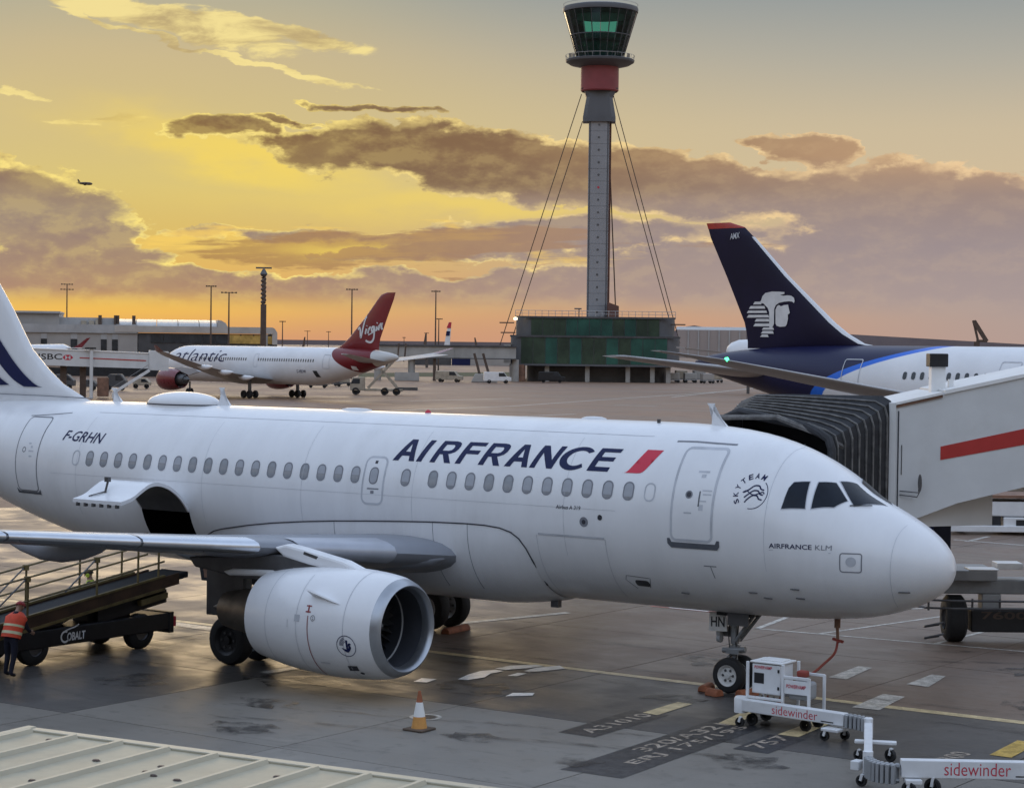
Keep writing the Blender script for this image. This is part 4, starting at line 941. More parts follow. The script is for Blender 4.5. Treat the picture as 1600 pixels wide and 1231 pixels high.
# placard with the last letters of the registration, turned a little to the ramp
pl = MB().prism([(-.20,-.21),(.20,-.21),(.17,.21),(-.19,.21)], lambda a, b, q: Vector((NX-.30+a*.95, -.26+a*.33+q, 1.54+b)), -.012, .012).build('gear_door', 'rim_white', gear)
skin(fit2d(text2d('HN', bold=.02), -.15, .15, -.10, .12), lambda u, v: Vector((NX-.30+u*.95, -.2785+u*.33, 1.53+v)), 'placard_lettering', 'print_black', pl, cut=0)
MB().box(NX-.28, NX-.05, -.06, .10, 1.2, 1.42).build('lamp_bracket', 'metal_dark', gear)
for sd in (-1, 1): wheel_parts(gear, NX, sd*.26, .39, .24)
MB().box(NX-.5, NX+.75, -.30, -.27, 1.55, 1.80).build('gear_bay_door', 'rim_white', gear) if False else None
for sd in (-1, 1):
    mg = MB(); GXm = XA-16.11
    mg.tube([(GXm,sd*3.79,2.5),(GXm,sd*3.79,1.2)], .15, 14).tube([(GXm,sd*3.79,1.3),(GXm,sd*3.79,.58)], .10, 12).tube([(GXm,sd*3.2,.58),(GXm,sd*4.4,.58)], .08, 10).tube([(GXm,sd*3.7,1.4),(GXm,sd*2.2,2.2)], .07, 8)
    go_ = mg.build('main_gear', 'gse_grey', jet, smooth=40)
    for yy in (3.79-.46, 3.79+.46): wheel_parts(go_, GXm, sd*yy, .585, .42, rim='gse_black' if sd < 0 else 'gse_grey')  # near rims blackened to stand in for the shade over them
    MB().box(GXm-.6, GXm+.55, sd*4.46-.02, sd*4.46+.02, 1.15, 2.45).build('leg_door', 'metal_dark', go_, bevel=.015)
    MB().box(GXm-1.0, GXm+.9, sd*1.2-.02, sd*1.2+.02, .75, 1.75).build('bay_door', 'paint_grey_wing', go_, bevel=.015) if False else None
# dark wheel bay recess panel and round cover behind the engine
wb = MB().prism([(18.75,2.08),(16.9,2.32),(15.6,2.30),(15.4,1.95),(16.85,1.66),(18.65,1.64)], lambda a, b, q: Vector((XA-a, q, b)), -2.62, -2.2).build('wheel_bay', 'interior_dark', jet)
MB().prism([(18.6,1.98),(17.9,2.06),(17.9,1.74),(18.55,1.72)], lambda a, b, q: Vector((XA-a, q, b)), -2.626, -2.6).build('bay_frame', 'brown_rust', wb)
MB().lathe([(-.03,.14),(0,.15),(.01,.13),(.02,.01)], (XA-17.4,-2.63,1.95), (0,-1,0), 20).build('bay_cover', 'rim_white', wb, smooth=40)
MB().box(XA-18.3, XA-17.2, -2.75, -2.70, 1.20, 1.58).build('bay_door', 'paint_grey_wing', wb, bevel=.015)

# ------------------------------------------------------------------ two wide-body jets parked behind
WT = [(0,4.1,4.1,0),(.15,4.6,3.65,.5),(.5,5.05,3.25,.95),(1.2,5.65,2.75,1.45),(2.2,6.35,2.3,1.95),(3.5,7.0,2.02,2.4),(5.2,7.5,1.88,2.7),(7.2,7.75,1.85,2.85),(9.5,7.8,1.85,2.885),
      (41,7.8,1.85,2.885),(45,7.8,2.15,2.82),(49,7.78,2.85,2.6),(53,7.68,3.85,2.15),(56.5,7.5,4.75,1.6),(59.5,7.2,5.5,1.0),(61.5,6.85,6.05,.5),(62.2,6.6,6.3,.12)]
WT = [(a, b+.6, c+.45, d) for a, b, c, d in WT]
HW = Hull(WT); XW = 32.0
def livery(name, kind):
    m = bpy.data.materials.new(name); m.use_nodes = True; t = m.node_tree; b = t.nodes['Principled BSDF']
    b.inputs['Roughness'].default_value = .42; b.inputs['Coat Weight'].default_value = .05; b.inputs['Specular IOR Level'].default_value = .35
    tcn = t.nodes.new('ShaderNodeTexCoord'); sp = t.nodes.new('ShaderNodeSeparateXYZ'); t.links.new(tcn.outputs['Object'], sp.inputs[0])
    s = (Ex(t, sp.outputs[0])*-1.0)+XW; z = Ex(t, sp.outputs[2])
    n = xnoise(t, tcn.outputs['Object'], .4, 5, .6)
    white = xmix(n.step(.3, .7), (.72,.73,.75), (.79,.80,.82))
    if kind == 'red':      # red tail, boundary leaning forward towards the crown
        k = s - (48.1 + (8.4 - z)*.14 + (8.4 - z)*(8.4 - z)*.35)
        c = xmix(k.step(-.05, .05, False), white, (.16,.006,.012))
        k2 = s - 57.8 + (z-5)*.3
        c = xmix(k2.step(-.05, .05, False), c, (.55,.54,.52))
    else:                  # navy tail with a bright blue edge sweeping forward along the crown
        e = (8.4 - z)
        bnd = 40.9 + e*4.6 - e*e*.6
        k = s - bnd
        c = xmix(k.step(-.05, .05, False), white, (.02,.15,.68))
        c = xmix(k.step(1.05, 1.15, False), c, (.006,.008,.05))
    t.links.new(c.o, b.inputs['Base Color']); M[name] = m; return m
livery('livery_red', 'red'); livery('livery_navy', 'navy')
mat('wide_fin_red', (.20,.008,.014), .35, var=.12, vscale=.15, coat=.4)
mat('wide_fin_navy', (.009,.007,.030), .45, var=.3, vscale=.12, spec=.25)
def sec2(s0_, ch, y, z, tr, dirz=False, flip=1):
    prof = [(x, tt) for x, tt in reversed(AF_L)] + AF_U[1:]
    if dirz: return [(XW-(s0_+x*ch), tt*tr*ch, z) for x, tt in prof]
    return [(XW-(s0_+x*ch), y, z+tt*tr*ch-.03*x*ch*(1-x)*2) for x, tt in prof]
def wide_jet(label, loc, rz, scale, mat_body, mat_fin, mat_eng, near, wing_tip_mat, rake=0.0, dtip=0.0, es=0.0, ey=0.0):
    """near: side (+1 left, -1 right) that faces the camera"""
    j = thing('wide_body_jet', label, 'airplane', loc, rz, scale=scale)
    st = [0,.05,.15,.3,.5,.8,1.2,1.7,2.2,2.8,3.5,4.3,5.2,6.2,7.2,8.3,9.5,12,16,20,24,28,32,36,38,41,42.5,44,45.5,47,49,51,53,55,56.5,58,59.5,60.5,61.5,62.2]
    an = [R_(7.5*k) for k in range(48)]
    MB().loft([HW.ring(x, an, XW) for x in st], False, True).build('fuselage', mat_body, j, smooth=60)
    finp2 = [(45.5,57.6,8.1,.015),(47.9,57.6,8.5,.05),(49.2,57.7,9.15,.085),(50.3,57.9,9.9,.10),(54.2,59.5,13.1,.10),(57.2,61.0,15.9,.095),(58.0,61.25,16.6,.08),(59.3,61.4,16.95,.03)]
    fo = MB().loft([sec2(a, b-a, 0, z, t, True) for a, b, z, t in finp2], True, True).build('fin', mat_fin, j, smooth=50)
    def fy(s, z):
        i = 0
        while i < len(finp2)-2 and z > finp2[i+1][2]: i += 1
        k = (z-finp2[i][2])/(finp2[i+1][2]-finp2[i][2]); a, b, t = [finp2[i][q]+(finp2[i+1][q]-finp2[i][q])*k for q in (0, 1, 3)]
        x = min(max((s-a)/(b-a), 0), 1); return 5*(.2969*math.sqrt(x)-.126*x-.3516*x*x+.2843*x**3-.1036*x**4)*t*(b-a)
    on = lambda off=.03: (lambda u, v: Vector((XW-u, near*(fy(u, v)+off), v)))
    for sd in (-1, 1):
        wsec = []
        for ay, s0_, ch, z, tr in ((1.5,20.5,12.8,3.0,.12), (2.9,21.3,11.9,3.15,.125), (10,26.0,6.9,4.15,.11), (18,31.3,4.6,5.5,.10), (25.5,36.3,3.0,7.0,.09), (28,38.4,1.9,7.55,.08), (30,40.8+rake,.8,7.95+dtip,.06)):
            wsec.append(sec2(s0_, ch, sd*ay, z, tr))
        w = MB().loft(wsec[:6], True, True).build('wing', 'jet_grey', j, smooth=50)
        MB().loft(wsec[5:], True, True).build('wingtip', wing_tip_mat, w, smooth=50)
        for ay in (7.5, 12.5, 17.5):
            f = (ay-2.9)/25.1; s_te = 33.2+(40.3-33.2)*f; z = 3.1+4.3*f
            MB().loft([[(XW-(s_te-3.2+t*4.4), sd*ay+.35*r*math.cos(2*math.pi*k/10), z-.35-.2*r+.45*r*math.sin(2*math.pi*k/10)) for k in range(10)] for t, r in ((0,.05),(.15,.6),(.4,1),(.7,.8),(1,.05))]).build('flap_fairing', 'jet_white', w, smooth=60)
        hs = MB().loft([sec2(s0_, ch, sd*ay, z, .1) for ay, s0_, ch, z in ((.6,53.6,6.6,6.4), (1.6,54.2,6.0,6.45), (9.7,60.3,2.3,7.45), (9.95,61.0,1.5,7.48))], True, True).build('tailplane', 'jet_grey', j, smooth=50)
        yc, zc = sd*(9.9+ey), 2.85
        en = MB().loft([[(XW-s+es, yc+r*math.cos(2*math.pi*k/32), zc+r*math.sin(2*math.pi*k/32)) for k in range(32)] for s, r in ((19.2,1.45),(19.0,1.58),(19.15,1.70),(19.8,1.83),(20.8,1.87),(22,1.80),(23.2,1.6),(24.0,1.42),(23.9,1.3),(23,1.35))]).build('engine', mat_eng, j, smooth=45)
        MB().loft([[(XW-s+es, yc+r*math.cos(2*math.pi*k/24), zc+r*math.sin(2*math.pi*k/24)) for k in range(24)] for s, r in ((22.8,1.2),(24.0,.95),(25.2,.7),(25.2,.55),(26.0,.2),(26.3,.02))]).build('exhaust', 'metal_dark', en, smooth=45)
        MB().loft([[(XW-20.3+es, yc+r*math.cos(2*math.pi*k/24), zc+r*math.sin(2*math.pi*k/24)) for k in range(24)] for r in (1.5, .02)]).build('fan', 'metal_dark', en)
        MB().prism([(20.5,4.55),(23,4.9),(26.5,4.7),(28,4.2),(25,3.6),(23,4.1)], lambda a, b, q: Vector((XW-a+es*.6, yc+q, b)), -.22, .22).build('pylon', 'jet_grey', en)
        mg = MB().tube([(XW-31,sd*4.9,3.2),(XW-31,sd*4.9,.7)], .28, 10).tube([(XW-30.1,sd*4.9,.62),(XW-31.9,sd*4.9,.62)], .15, 8).build('main_gear', 'metal_dark', j)
        for sx in (-.75, .75):
            for yy in (-.62, .62):
                MB().lathe([(-.22,.35),(-.22,.55),(-.12,.64),(.12,.64),(.22,.55),(.22,.35),(.1,.3),(.1,.02)], (XW-31+sx, sd*4.9+yy, .64), (0,1,0), 20).build('wheel', 'rubber', mg, smooth=40)
    n_ = MB().tube([(XW-7.2,0,2.2),(XW-7.2,0,.5)], .16, 10).build('nose_gear', 'metal_dark', j)
    for yy in (-.35, .35): MB().lathe([(-.16,.25),(-.16,.45),(0,.52),(.16,.45),(.16,.25)], (XW-7.2, yy, .52), (0,1,0), 18).build('wheel', 'rubber', n_, smooth=40)
    return j, on, fo
def hull_side(near, off): return lambda u, v: HW.pt(u, v, XW, off, near)
# the jet with the eagle-warrior emblem: nose to the right, right side towards us
am, am_on, am_fin = wide_jet('white and navy wide-body jet with an eagle warrior emblem on its tail', (5.0-32*.92*math.cos(-.1446), 70.05-32*.92*math.sin(-.1446), 0), -.1446, .92, 'livery_navy', 'wide_fin_navy', 'jet_white', -1, 'jet_grey')
am_s = hull_side(-1, .02)
for k in range(30):
    s = 30.6+.65*k
    if s > 43.5 or 34.5 < s < 36.6: continue
    w = skin(poly2d(rrect(s-.15, s+.15, 6.22, 6.72, .14, 4)), am_s, 'window', 'glass_dark', am, cut=.3)
for a, b in ((46.5,47.9), (34.8,36.2)):
    skin(band2d(dense(rrect(a, b, 5.4, 7.45, .12, 3)+[(b, 7.33)], .3), .06), am_s, 'door_outline', 'line_pale', am, cut=0)
skin(poly2d(rrect(35.75, 35.98, 6.2, 6.75, .1, 3)), hull_side(-1, .025), 'door_window', 'glass_dark', am, cut=0)
for sx, sy, tx in ((45.9, 5.0, 'XA-AMX'),): pass
fm_ = am_on(.03)
def fpoly(pts, name, m='print_white'): return skin(poly2d(pts), fm_, name, m, am_fin, cut=.4)
# emblem drawn from polygons; u is the station, so larger u lies to the left
E0, EZ0 = 57.75, 8.9
def EP(pts): return [(E0-4.35*a, EZ0+3.15*b) for a, b in pts]
crest = [(.0+.33,.80),(.36,.90),(.42,.97),(.55,1.0),(.70,.995),(.80,.985),(.80,.945),(.72,.925),(.78,.905),(.86,.915),(.93,.905),(.985,.86),(1.0,.79),(.99,.745),(.96,.775),(.90,.785),(.80,.775),(.70,.75),(.635,.70),(.605,.62),(.60,.45),(.60,.30),(.575,.23),(.52,.175),(.50,.175),(.50,.55),(.47,.64),(.38,.74),(.28,.75)]
fpoly(EP(crest), 'emblem_crest')
for a0, a1, b0, b1 in ((.14,.34,.72,.78), (.05,.42,.625,.685), (.0,.46,.53,.585), (.0,.50,.43,.49), (.17,.51,.34,.40), (.14,.56,.235,.30), (.32,.60,.16,.21), (.30,.59,.075,.135), (.28,.48,.0,.055)):
    fpoly(EP([(a0+.02,b0),(a1,b0),(a1-.02,b1),(a0+.06,b1)]), 'emblem_feather')
fpoly(EP([(.63,.60),(.66,.68),(.70,.705),(.74,.675),(.80,.70),(.88,.71),(.89,.66),(.92,.53),(.88,.49),(.885,.40),(.86,.28),(.83,.235),(.72,.225),(.65,.25),(.63,.30)]), 'emblem_face')
skin(([(59.15-p[0], 15.75+.1*p[0]+p[1]) for p in fit2d(text2d('AMX', bold=.02), 0, .85, 0, .42)[0]], text2d('AMX', bold=.02)[1]), fm_, 'tail_code', 'line_pale', am_fin, cut=0)
MB().loft([sec2(a, b-a, 0, z, t*1.04+.004, True) for a, b, z, t in ((57.95,61.25,16.56,.082),(58.0,61.27,16.6,.08),(59.3,61.42,16.97,.03))], False, True).build('fin_cap', 'am_red', am_fin, smooth=50)
le_ = MB(); rings = []
for a, b, z, t in ((47.2,57.6,8.40,.04),(47.85,57.6,8.5,.05),(49.15,57.7,9.15,.085),(50.25,57.9,9.9,.10),(54.15,59.5,13.1,.10),(57.15,61.0,15.9,.095)):
    ch = b-a; rings.append([(XW-(a+x*ch*1.0-.03), tt*t*ch*1.08, z) for x, tt in [p for p in reversed(AF_L) if p[0] < .10]+[p for p in AF_U[1:] if p[0] < .10]])
le_.loft(rings, closed=False).build('fin_leading_edge', 'jet_white', am_fin, smooth=60)
nl = MB().lathe([(-.12,.02),(-.08,.10),(.05,.12),(.14,.02)], (XW-38.2, -27.6, 7.52), (1,0,0), 10).build('navigation_light', 'nav_green', am)
# the jet with the red tail: nose to the left, left side towards us
vg, vg_on, vg_fin = wide_jet('white wide-body jet with red tail and red engines beside the terminal', (-190.96-32*.81*math.cos(2.95), 169.64-32*.81*math.sin(2.95), 0), 2.95, .81, 'livery_red', 'wide_fin_red', 'virgin_red', 1, 'virgin_red', 0, .5, 3.2, 1.2)
vg_s = hull_side(1, .03)
wr = MB()
for s in [14+.62*k for k in range(22)] + [30.5+.62*k for k in range(24)]:
    o = len(wr.v); wr.add([HW.pt(a, b, XW, .03, 1) for a, b in ((s-.13,6.05),(s+.13,6.05),(s+.13,6.5),(s-.13,6.5))], [(0,1,2,3)])
tag(wr.build('window_row', 'glass_dark', vg), None, kind='stuff')
for a, b in ((47.1,48.6), (29.2,30.2)): skin(band2d(dense(rrect(a, b, 5.1, 7.2, .12, 3)+[(b, 7.1)], .3), .07), vg_s, 'door_outline', 'line_pale', vg, cut=0)
skin(poly2d([(44.6,4.7),(45.6,4.7),(46.0,3.7),(45.0,3.7)]), hull_side(1, .04), 'hold_hatch', 'interior_dark', vg, cut=.3)
skin(poly2d([(53.2,5.6),(54.2,5.5),(54.2,4.9),(53.2,5.0)]), hull_side(1, .04), 'tail_stencil', 'print_white', vg, cut=.3)
vf = fit2d(text2d('atlantic', shear=.25, bold=-.008), 0, 15.0, 0, 2.0); skin((vf[0], vf[1]), lambda u, v: HW.pt(6.4+u, 5.75+v, XW, .03, 1), 'title', 'navy', vg, cut=.5)
vf = fit2d(text2d('G-VBOW', shear=.1), 0, 2.3, 0, .5); skin(vf, lambda u, v: HW.pt(40.6+u, 4.3+v, XW, .03, 1), 'registration', 'navy', vg, cut=0)
# handwritten name on the fin, as ribbons; u grows to the right here
strokes = [[(.0,.62),(.06,.68),(.10,.60),(.12,.34),(.14,.28),(.18,.42),(.26,.78),(.33,1.0),(.38,1.02)], [(.33,.36),(.36,.50),(.38,.56)], [(.44,.36),(.47,.54),(.47,.48),(.52,.57),(.56,.56)], [(.70,.56),(.62,.56),(.59,.46),(.63,.38),(.68,.46),(.71,.57),(.70,.35),(.66,.10),(.56,.0),(.42,.05),(.34,.12)], [(.78,.38),(.81,.55)], [(.87,.38),(.90,.56),(.90,.48),(.96,.60),(1.0,.56),(.99,.42),(1.04,.42)], [(.39,.66),(.40,.68)], [(.82,.66),(.83,.69)], [(.45,.30),(.75,.40),(1.05,.62)]]
for sp_ in strokes:
    pts = [(52.9+5.4*a, 8.75+4.0*b+1.0*a) for a, b in (spline(sp_, 5) if len(sp_) > 2 else sp_)]
    skin(band2d(pts, .34 if sp_ is not strokes[-1] else .18), vg_on(.05), 'script_stroke', 'print_white', vg_fin, cut=0)

# ------------------------------------------------------------------ control tower
TD = 430.0; TK = FPX/TD; tb = at(931, 595, TD); TB = Vector((tb.x, tb.y, 0))
face = math.atan2((CAM-TB).y, (CAM-TB).x)          # the tower's local +x looks back to the camera
def zt(y): return CAM.z + (538.5-y)/TK
tower = thing('control_tower', 'tall cable-stayed control tower with glass cab and red collar', 'tower', TB, face)
# local: x towards the camera, y to the right
def wy(px): return (px-931)/TK
nseg = 18; z0, z1 = 13.0, zt(150)
for k in range(nseg):
    a, b = z0+(z1-z0)*k/nseg+.05, z0+(z1-z0)*(k+1)/nseg
    sec = [(2.0*c, 2.15*s) for c, s in ((1,.75),(.75,1),(-.9,1),(-1,.9),(-1,-.9),(-.9,-1),(.75,-1),(1,-.75))]
    seg = MB().loft([[(x, y, z) for x, y in sec] for z in (a, b)], True, True).build('shaft_segment', 'tower_concrete', tower)
    if k < 16: MB().lathe([(0,.24),(.04,.24),(.04,.001)], (2.0,0,(a+b)/2), (1,0,0), 10).build('port', 'print_red' if k == 10 else 'metal_dark', seg)
MB().loft([[(1.9*x, 2.0*y, z) for x, y in ((1,1),(-1,1),(-1,-1),(1,-1))] for z in (z0-1, z1)]).build('shaft_core', 'tower_dark', tower)
MB().loft([[(x, y, z) for x, y in ((2.5,hw*.75),(1.6,hw),(-2.5,hw),(-2.5,-hw),(1.6,-hw),(2.5,-hw*.75))] for z, hw in ((zt(193),3.4),(zt(186),3.4),(zt(155),2.7),(zt(146),3.2),(zt(141),3.9))], True, True).build('stay_head', 'tower_dark', tower)
MB().box(-2.05,-1.2,2.15,2.6,13,zt(190)).build('lift_rail', 'tower_brown', tower)
MB().lathe([(zt(146),3.7),(zt(144),3.95),(zt(110),3.95),(zt(106),3.9)], (0,0,0), (0,0,1), 36).build('red_collar', 'tower_red', tower, smooth=40)
gal = MB().lathe([(zt(108),3.9),(zt(104),6.2),(zt(100),7.1),(zt(97),7.2),(zt(96),7.0),(zt(95),4.5)], (0,0,0), (0,0,1), 40).build('gallery', 'tower_dark', tower, smooth=40)
for k in range(28):
    a = 2*math.pi*k/28; MB().tube([(7.0*math.cos(a),7.0*math.sin(a),zt(97)),(7.2*math.cos(a),7.2*math.sin(a),zt(90))], .035, 4).build('gallery_post', 'rail_grey', gal)
MB().tube([(7.2*math.cos(2*math.pi*k/40),7.2*math.sin(2*math.pi*k/40),zt(90)) for k in range(41)], .04, 5, False).build('gallery_rail', 'rail_grey', gal)
for px in (885, 890, 967, 975, 972): MB().box(1,1.5,wy(px)-.3,wy(px)+.3,zt(97),zt(87)-random.random()).build('gallery_equipment', 'beige_metal', gal)
# cab: slanted panes between mullions, dark core inside
zb_, ztop, rb, rt = zt(96), zt(23), 4.75, 7.65
NP = 24; angs = [2*math.pi*(k+.5)/NP for k in range(NP)]
pm = MB(); h = math.pi/NP*.93
zm = (zb_+ztop)/2; rm = (rb+rt)/2
pane = None; mull = None
for row, (za, ra, zc_, rc) in enumerate(((zb_+.1, rb, zm-.08, rm-.04), (zm+.08, rm+.03, ztop-.1, rt))):
    pane = None
    for k in range(NP):
        if pane is None:
            m_ = MB(); m_.add([(ra*math.cos(-h), ra*math.sin(-h), za), (ra*math.cos(h), ra*math.sin(h), za), (rc*math.cos(h), rc*math.sin(h), zc_), (rc*math.cos(-h), rc*math.sin(-h), zc_)], [(0,1,2,3)])
            pane = m_.build('cab_pane', 'cab_glass', tower)
            pane.rotation_euler = (0, 0, angs[k])
        else: inst(pane, tower, (0,0,0), (0,0,angs[k]))
for k in range(NP):
    if mull is None:
        mull = MB().bar((rb,0,zb_),(rt,0,ztop),.09,.14).build('mullion', 'tower_dark', tower)
    a = 2*math.pi*k/NP
    if k == 0: mull.rotation_euler = (0,0,a)
    else: inst(mull, tower, (0,0,0), (0,0,a))
MB().tube([(rm*math.cos(2*math.pi*k/NP)*1.0, rm*math.sin(2*math.pi*k/NP), zm) for k in range(NP+1)], .11, 6, False).build('cab_transom', 'tower_dark', tower)
MB().lathe([(ztop-.1,rt-.3),(ztop,rt+.15),(zt(18),rt+.22),(zt(15.5),rt+.1),(zt(13),rt-1.2),(zt(12),1)], (0,0,0), (0,0,1), 48).build('cab_roof', 'tower_dark', tower, smooth=30)
MB().tube([((rt+.1)*math.cos(2*math.pi*k/48), (rt+.1)*math.sin(2*math.pi*k/48), zt(11)) for k in range(49)], .05, 5, False).build('roof_rail', 'rail_grey', tower)
# floors and equipment that darken the inside
MB().lathe([(zb_,.01),(zb_,rb-.1),(zb_+.2,rb-.1),(zb_+.2,.01)], (0,0,0), (0,0,1), 32).build('cab_floor', 'tower_dark', tower)
MB().lathe([(zm-1.2,.01),(zm-1.2,rm-1.0),(zm-.9,rm-.9),(zm-.9,.01)], (0,0,0), (0,0,1), 32).build('cab_floor', 'tower_dark', tower)
MB().lathe([(ztop-.9,.01),(ztop-.9,rt-1.2),(ztop-.2,rt-.4),(ztop-.2,.01)], (0,0,0), (0,0,1), 32).build('cab_ceiling', 'tower_dark', tower)
MB().lathe([(zb_,3.4),(zm+.6,3.2),(zm+.8,.01)], (0,0,0), (0,0,1), 20).build('cab_core', 'tower_dark', tower)
MB().lathe([(zb_+.2,4.4),(zb_+2.4,4.6),(zb_+2.4,.01)], (0,0,0), (0,0,1), 24, a0=R_(20), a1=R_(330)).build('cab_desk', 'tower_dark', tower)
MB().tube([(rt*.985*math.cos(R_(58)), rt*.985*math.sin(R_(58)), ztop), (rb*.99*math.cos(R_(58)), rb*.99*math.sin(R_(58)), zb_)], .28, 6).build('cab_fin', 'beige_metal', tower) if False else None
# stay cables
for (xt_, yt_, xb_, yb_) in ((903,150,775,548), (905,192,790,550), (952,150,1056,522), (955,192,1042,496), (960,150,1030,480)):
    dpt = 0.0 if xt_ != 960 else -14
    if xt_ == 960: MB().tube([(-2.4,1.6,zt(152)),(-26,4.5,9)], .13, 6).build('stay_cable', 'cable_steel', tower); continue
    zb2 = zt(yb_)
    # carry each cable on down to its anchor
    t_ = (8.0-zt(yt_))/(zb2-zt(yt_)); MB().tube([(.6, wy(xt_), zt(yt_)), (5*t_, wy(xt_)+(wy(xb_)-wy(xt_))*t_, 8.0 if xt_ > 930 else 6)], .09, 6).build('stay_cable', 'cable_steel', tower)

# base building: netted scaffold drums on a dark ground floor
bb = thing('tower_base', 'low drum of green netting and glass round the foot of the control tower', 'building', TB, face)
def rbox(y0, y1, x0, x1, r, n=5): return [(a, b) for a, b in rrect(x0, x1, min(y0, y1), max(y0, y1), r, n)]
yl, yr = wy(808), wy(1050)
def panels(y_l, y_r, za, zb__, xf, m, w=3.0, name='netting_panel'):
    n = max(1, int(abs(y_l-y_r)/w)); d = (y_r-y_l)/n
    for k in range(n):
        a, b = y_l+d*k-(.06 if d < 0 else -.06), y_l+d*(k+1)+(.06 if d < 0 else -.06)
        MB().box(xf, xf+.12, min(a, b), max(a, b), za+.05, zb__-.05).build(name, random.choice(m), bb)
zA, zB, zC, zD = zt(597), zt(570), zt(527), zt(497)
MB().loft([[(x, y, z) for x, y in rbox(yr, yl, -22, 13.9, 4)] for z in (zC, zD-.1)], True, True).build('upper_storey', 'tower_dark', bb, smooth=30)
MB().loft([[(x, y, z) for x, y in rbox(wy(1057), wy(801), -24, 15.9, 3)] for z in (zB, zC)], True, True).build('lower_storey', 'tower_dark', bb, smooth=30)
MB().loft([[(x, y, z) for x, y in rbox(wy(1038), wy(825), -20, 11, 2)] for z in (-.5, zB)], True, False).build('ground_floor', 'wall_dark', bb)
panels(yl+3.2, yr-3.2, zC+.1, zD-.2, 13.9, ['net_green', 'net_green', 'net_green_light'], 2.2)
panels(wy(804)+1.8, wy(1057)-2.6, zB+.2, zC-.2, 15.9, ['net_green_light', 'net_green_light', 'net_green'], 2.4)
for zz, x_, m_ in ((zC+.05, 16.15, 'wall_dark'), (zB+.05, 16.15, 'tower_dark'), (zD-.1, 14.2, 'wall_dark')):
    ya, yb = (wy(1057), wy(801)) if zz < zD-1 else (yr, yl)
    MB().box(x_-.3, x_, ya, yb, zz-.22, zz+.16).build('floor_band', m_, bb)
for px in (857, 918, 979, 1016, 1040): MB().box(14, 14.8, wy(px)-.45, wy(px)+.45, 0, zB).build('column', 'concrete_pale', bb)
for px in (807, 818): MB().lathe([(0,.9),(zB,.9)], (15.5,wy(px),0), (0,0,1), 14).build('column', 'concrete_pale' if px == 807 else 'brown_rust', bb, smooth=30)
for k in range(25):
    y_ = yl+(yr-yl)*k/24; MB().tube([(13.6,y_,zD),(13.6,y_,zD+1.2)], .05, 4).build('roof_post', 'rail_grey', bb)
MB().tube([(13.6,yl,zD+1.2),(13.6,yr,zD+1.2)], .05, 4).tube([(13.6,yl,zD+.6),(13.6,yr,zD+.6)], .04, 4).build('roof_railing', 'rail_grey', bb)
MB().prism([(wy(948),zD),(wy(965),zD),(wy(965),zt(479)),(wy(948),zt(473))], lambda a, b, q: Vector((q, a, b)), 2, 6).build('plant_room', 'tower_brown', bb)
MB().tube([(12,wy(904),zD),(12,wy(904),zt(484))], .12, 5).tube([(12,wy(897),zt(484.5)),(12,wy(908),zt(484.5))], .14, 5).build('roof_mast', 'metal_dark', bb)
MB().lathe([(-.3,.01),(-.2,.35),(.2,.35),(.3,.01)], (14.4,wy(808.5),zt(501)), (0,0,1), 10).build('lamp', 'lamp_lit', bb)
for px, yy in ((795, 507), (1054, 507), (797, 522)): MB().bar((13,wy(px)-1.5,zt(yy)),(13,wy(px)+1.5,zt(yy)),.25,.25).build('scaffold_arm', 'mast_brown', bb)
MB().box(13.4,16.2,wy(792),wy(800)+.3,zB+.3,zt(540)).build('bridge_link', 'concrete_pale', bb)

# ------------------------------------------------------------------ terminal on the left
def frame(px, dep):
    p = at(px, 560, dep); return Vector((p.x, p.y, 0)), math.atan2((CAM-p).y, (CAM-p).x)
def far(dep): return FPX/dep
def hz(px): return 526.8+.0118*px           # pixel row of the horizon
class Card:
    """local frame of a far building: x to the camera, y to the right, metres from pixels at one depth"""
    def __init__(s, px, dep): s.px, s.dep, s.k = px, dep, FPX/dep; s.loc, s.rz = frame(px, dep)
    def y(s, px): return (px-s.px)/s.k
    def z(s, py, px=None): return CAM.z + (hz(px if px is not None else s.px)-py)/s.k
T = Card(240, 420)
tm = thing('terminal_building', 'long pale terminal with rounded metal roof behind the red-tailed jet', 'building', T.loc, T.rz)
def bxp(c, x0, x1, pa, pb, ya, yb, name, m, par, bevel=0): return MB().box(x0, x1, c.y(pb), c.y(pa), c.z(yb), c.z(ya)).build(name, m, par, bevel=bevel)
bxp(T, -20, 0, 20, 215, 521, 600, 'wall', 'wall_white', tm); bxp(T, -20, .4, 20, 215, 508, 521, 'fascia', 'roof_grey', tm)
bxp(T, -22, -2, 20, 95, 490, 508, 'upper_storey', 'wall_white', tm); bxp(T, -23, -1.2, 20, 96, 488, 491, 'roof_edge', 'roof_grey', tm)
bxp(T, -20, -3, 95, 180, 497, 508, 'upper_storey', 'roof_grey', tm)
bxp(T, -19, .5, 20, 330, 571, 600, 'ground_floor', 'interior_dark', tm)
for pa, pb in ((68,77), (113,123), (159,168), (176,185)): bxp(T, .0, .12, pa, pb, 531, 548, 'window', 'glass_dark', tm); bxp(T, .0, .10, pa, pb, 522, 530.5, 'louvre', 'roof_grey', tm)
bxp(T, -18, -.2, 216, 432, 520, 600, 'wall', 'wall_dark', tm); bxp(T, -18, .5, 180, 425, 509, 519, 'fascia', 'roof_metal', tm)
for k in range(9): bxp(T, -.2, .0, 236+20*k, 254+20*k, 521, 535, 'glazing', 'glass_dark' if k < 6 else 'glass_warm', tm)
bxp(T, -.2, .05, 361, 424, 523, 535, 'glazing', 'glass_warm', tm); bxp(T, -1, .3, 412, 417, 520, 600, 'column', 'concrete_pale', tm)
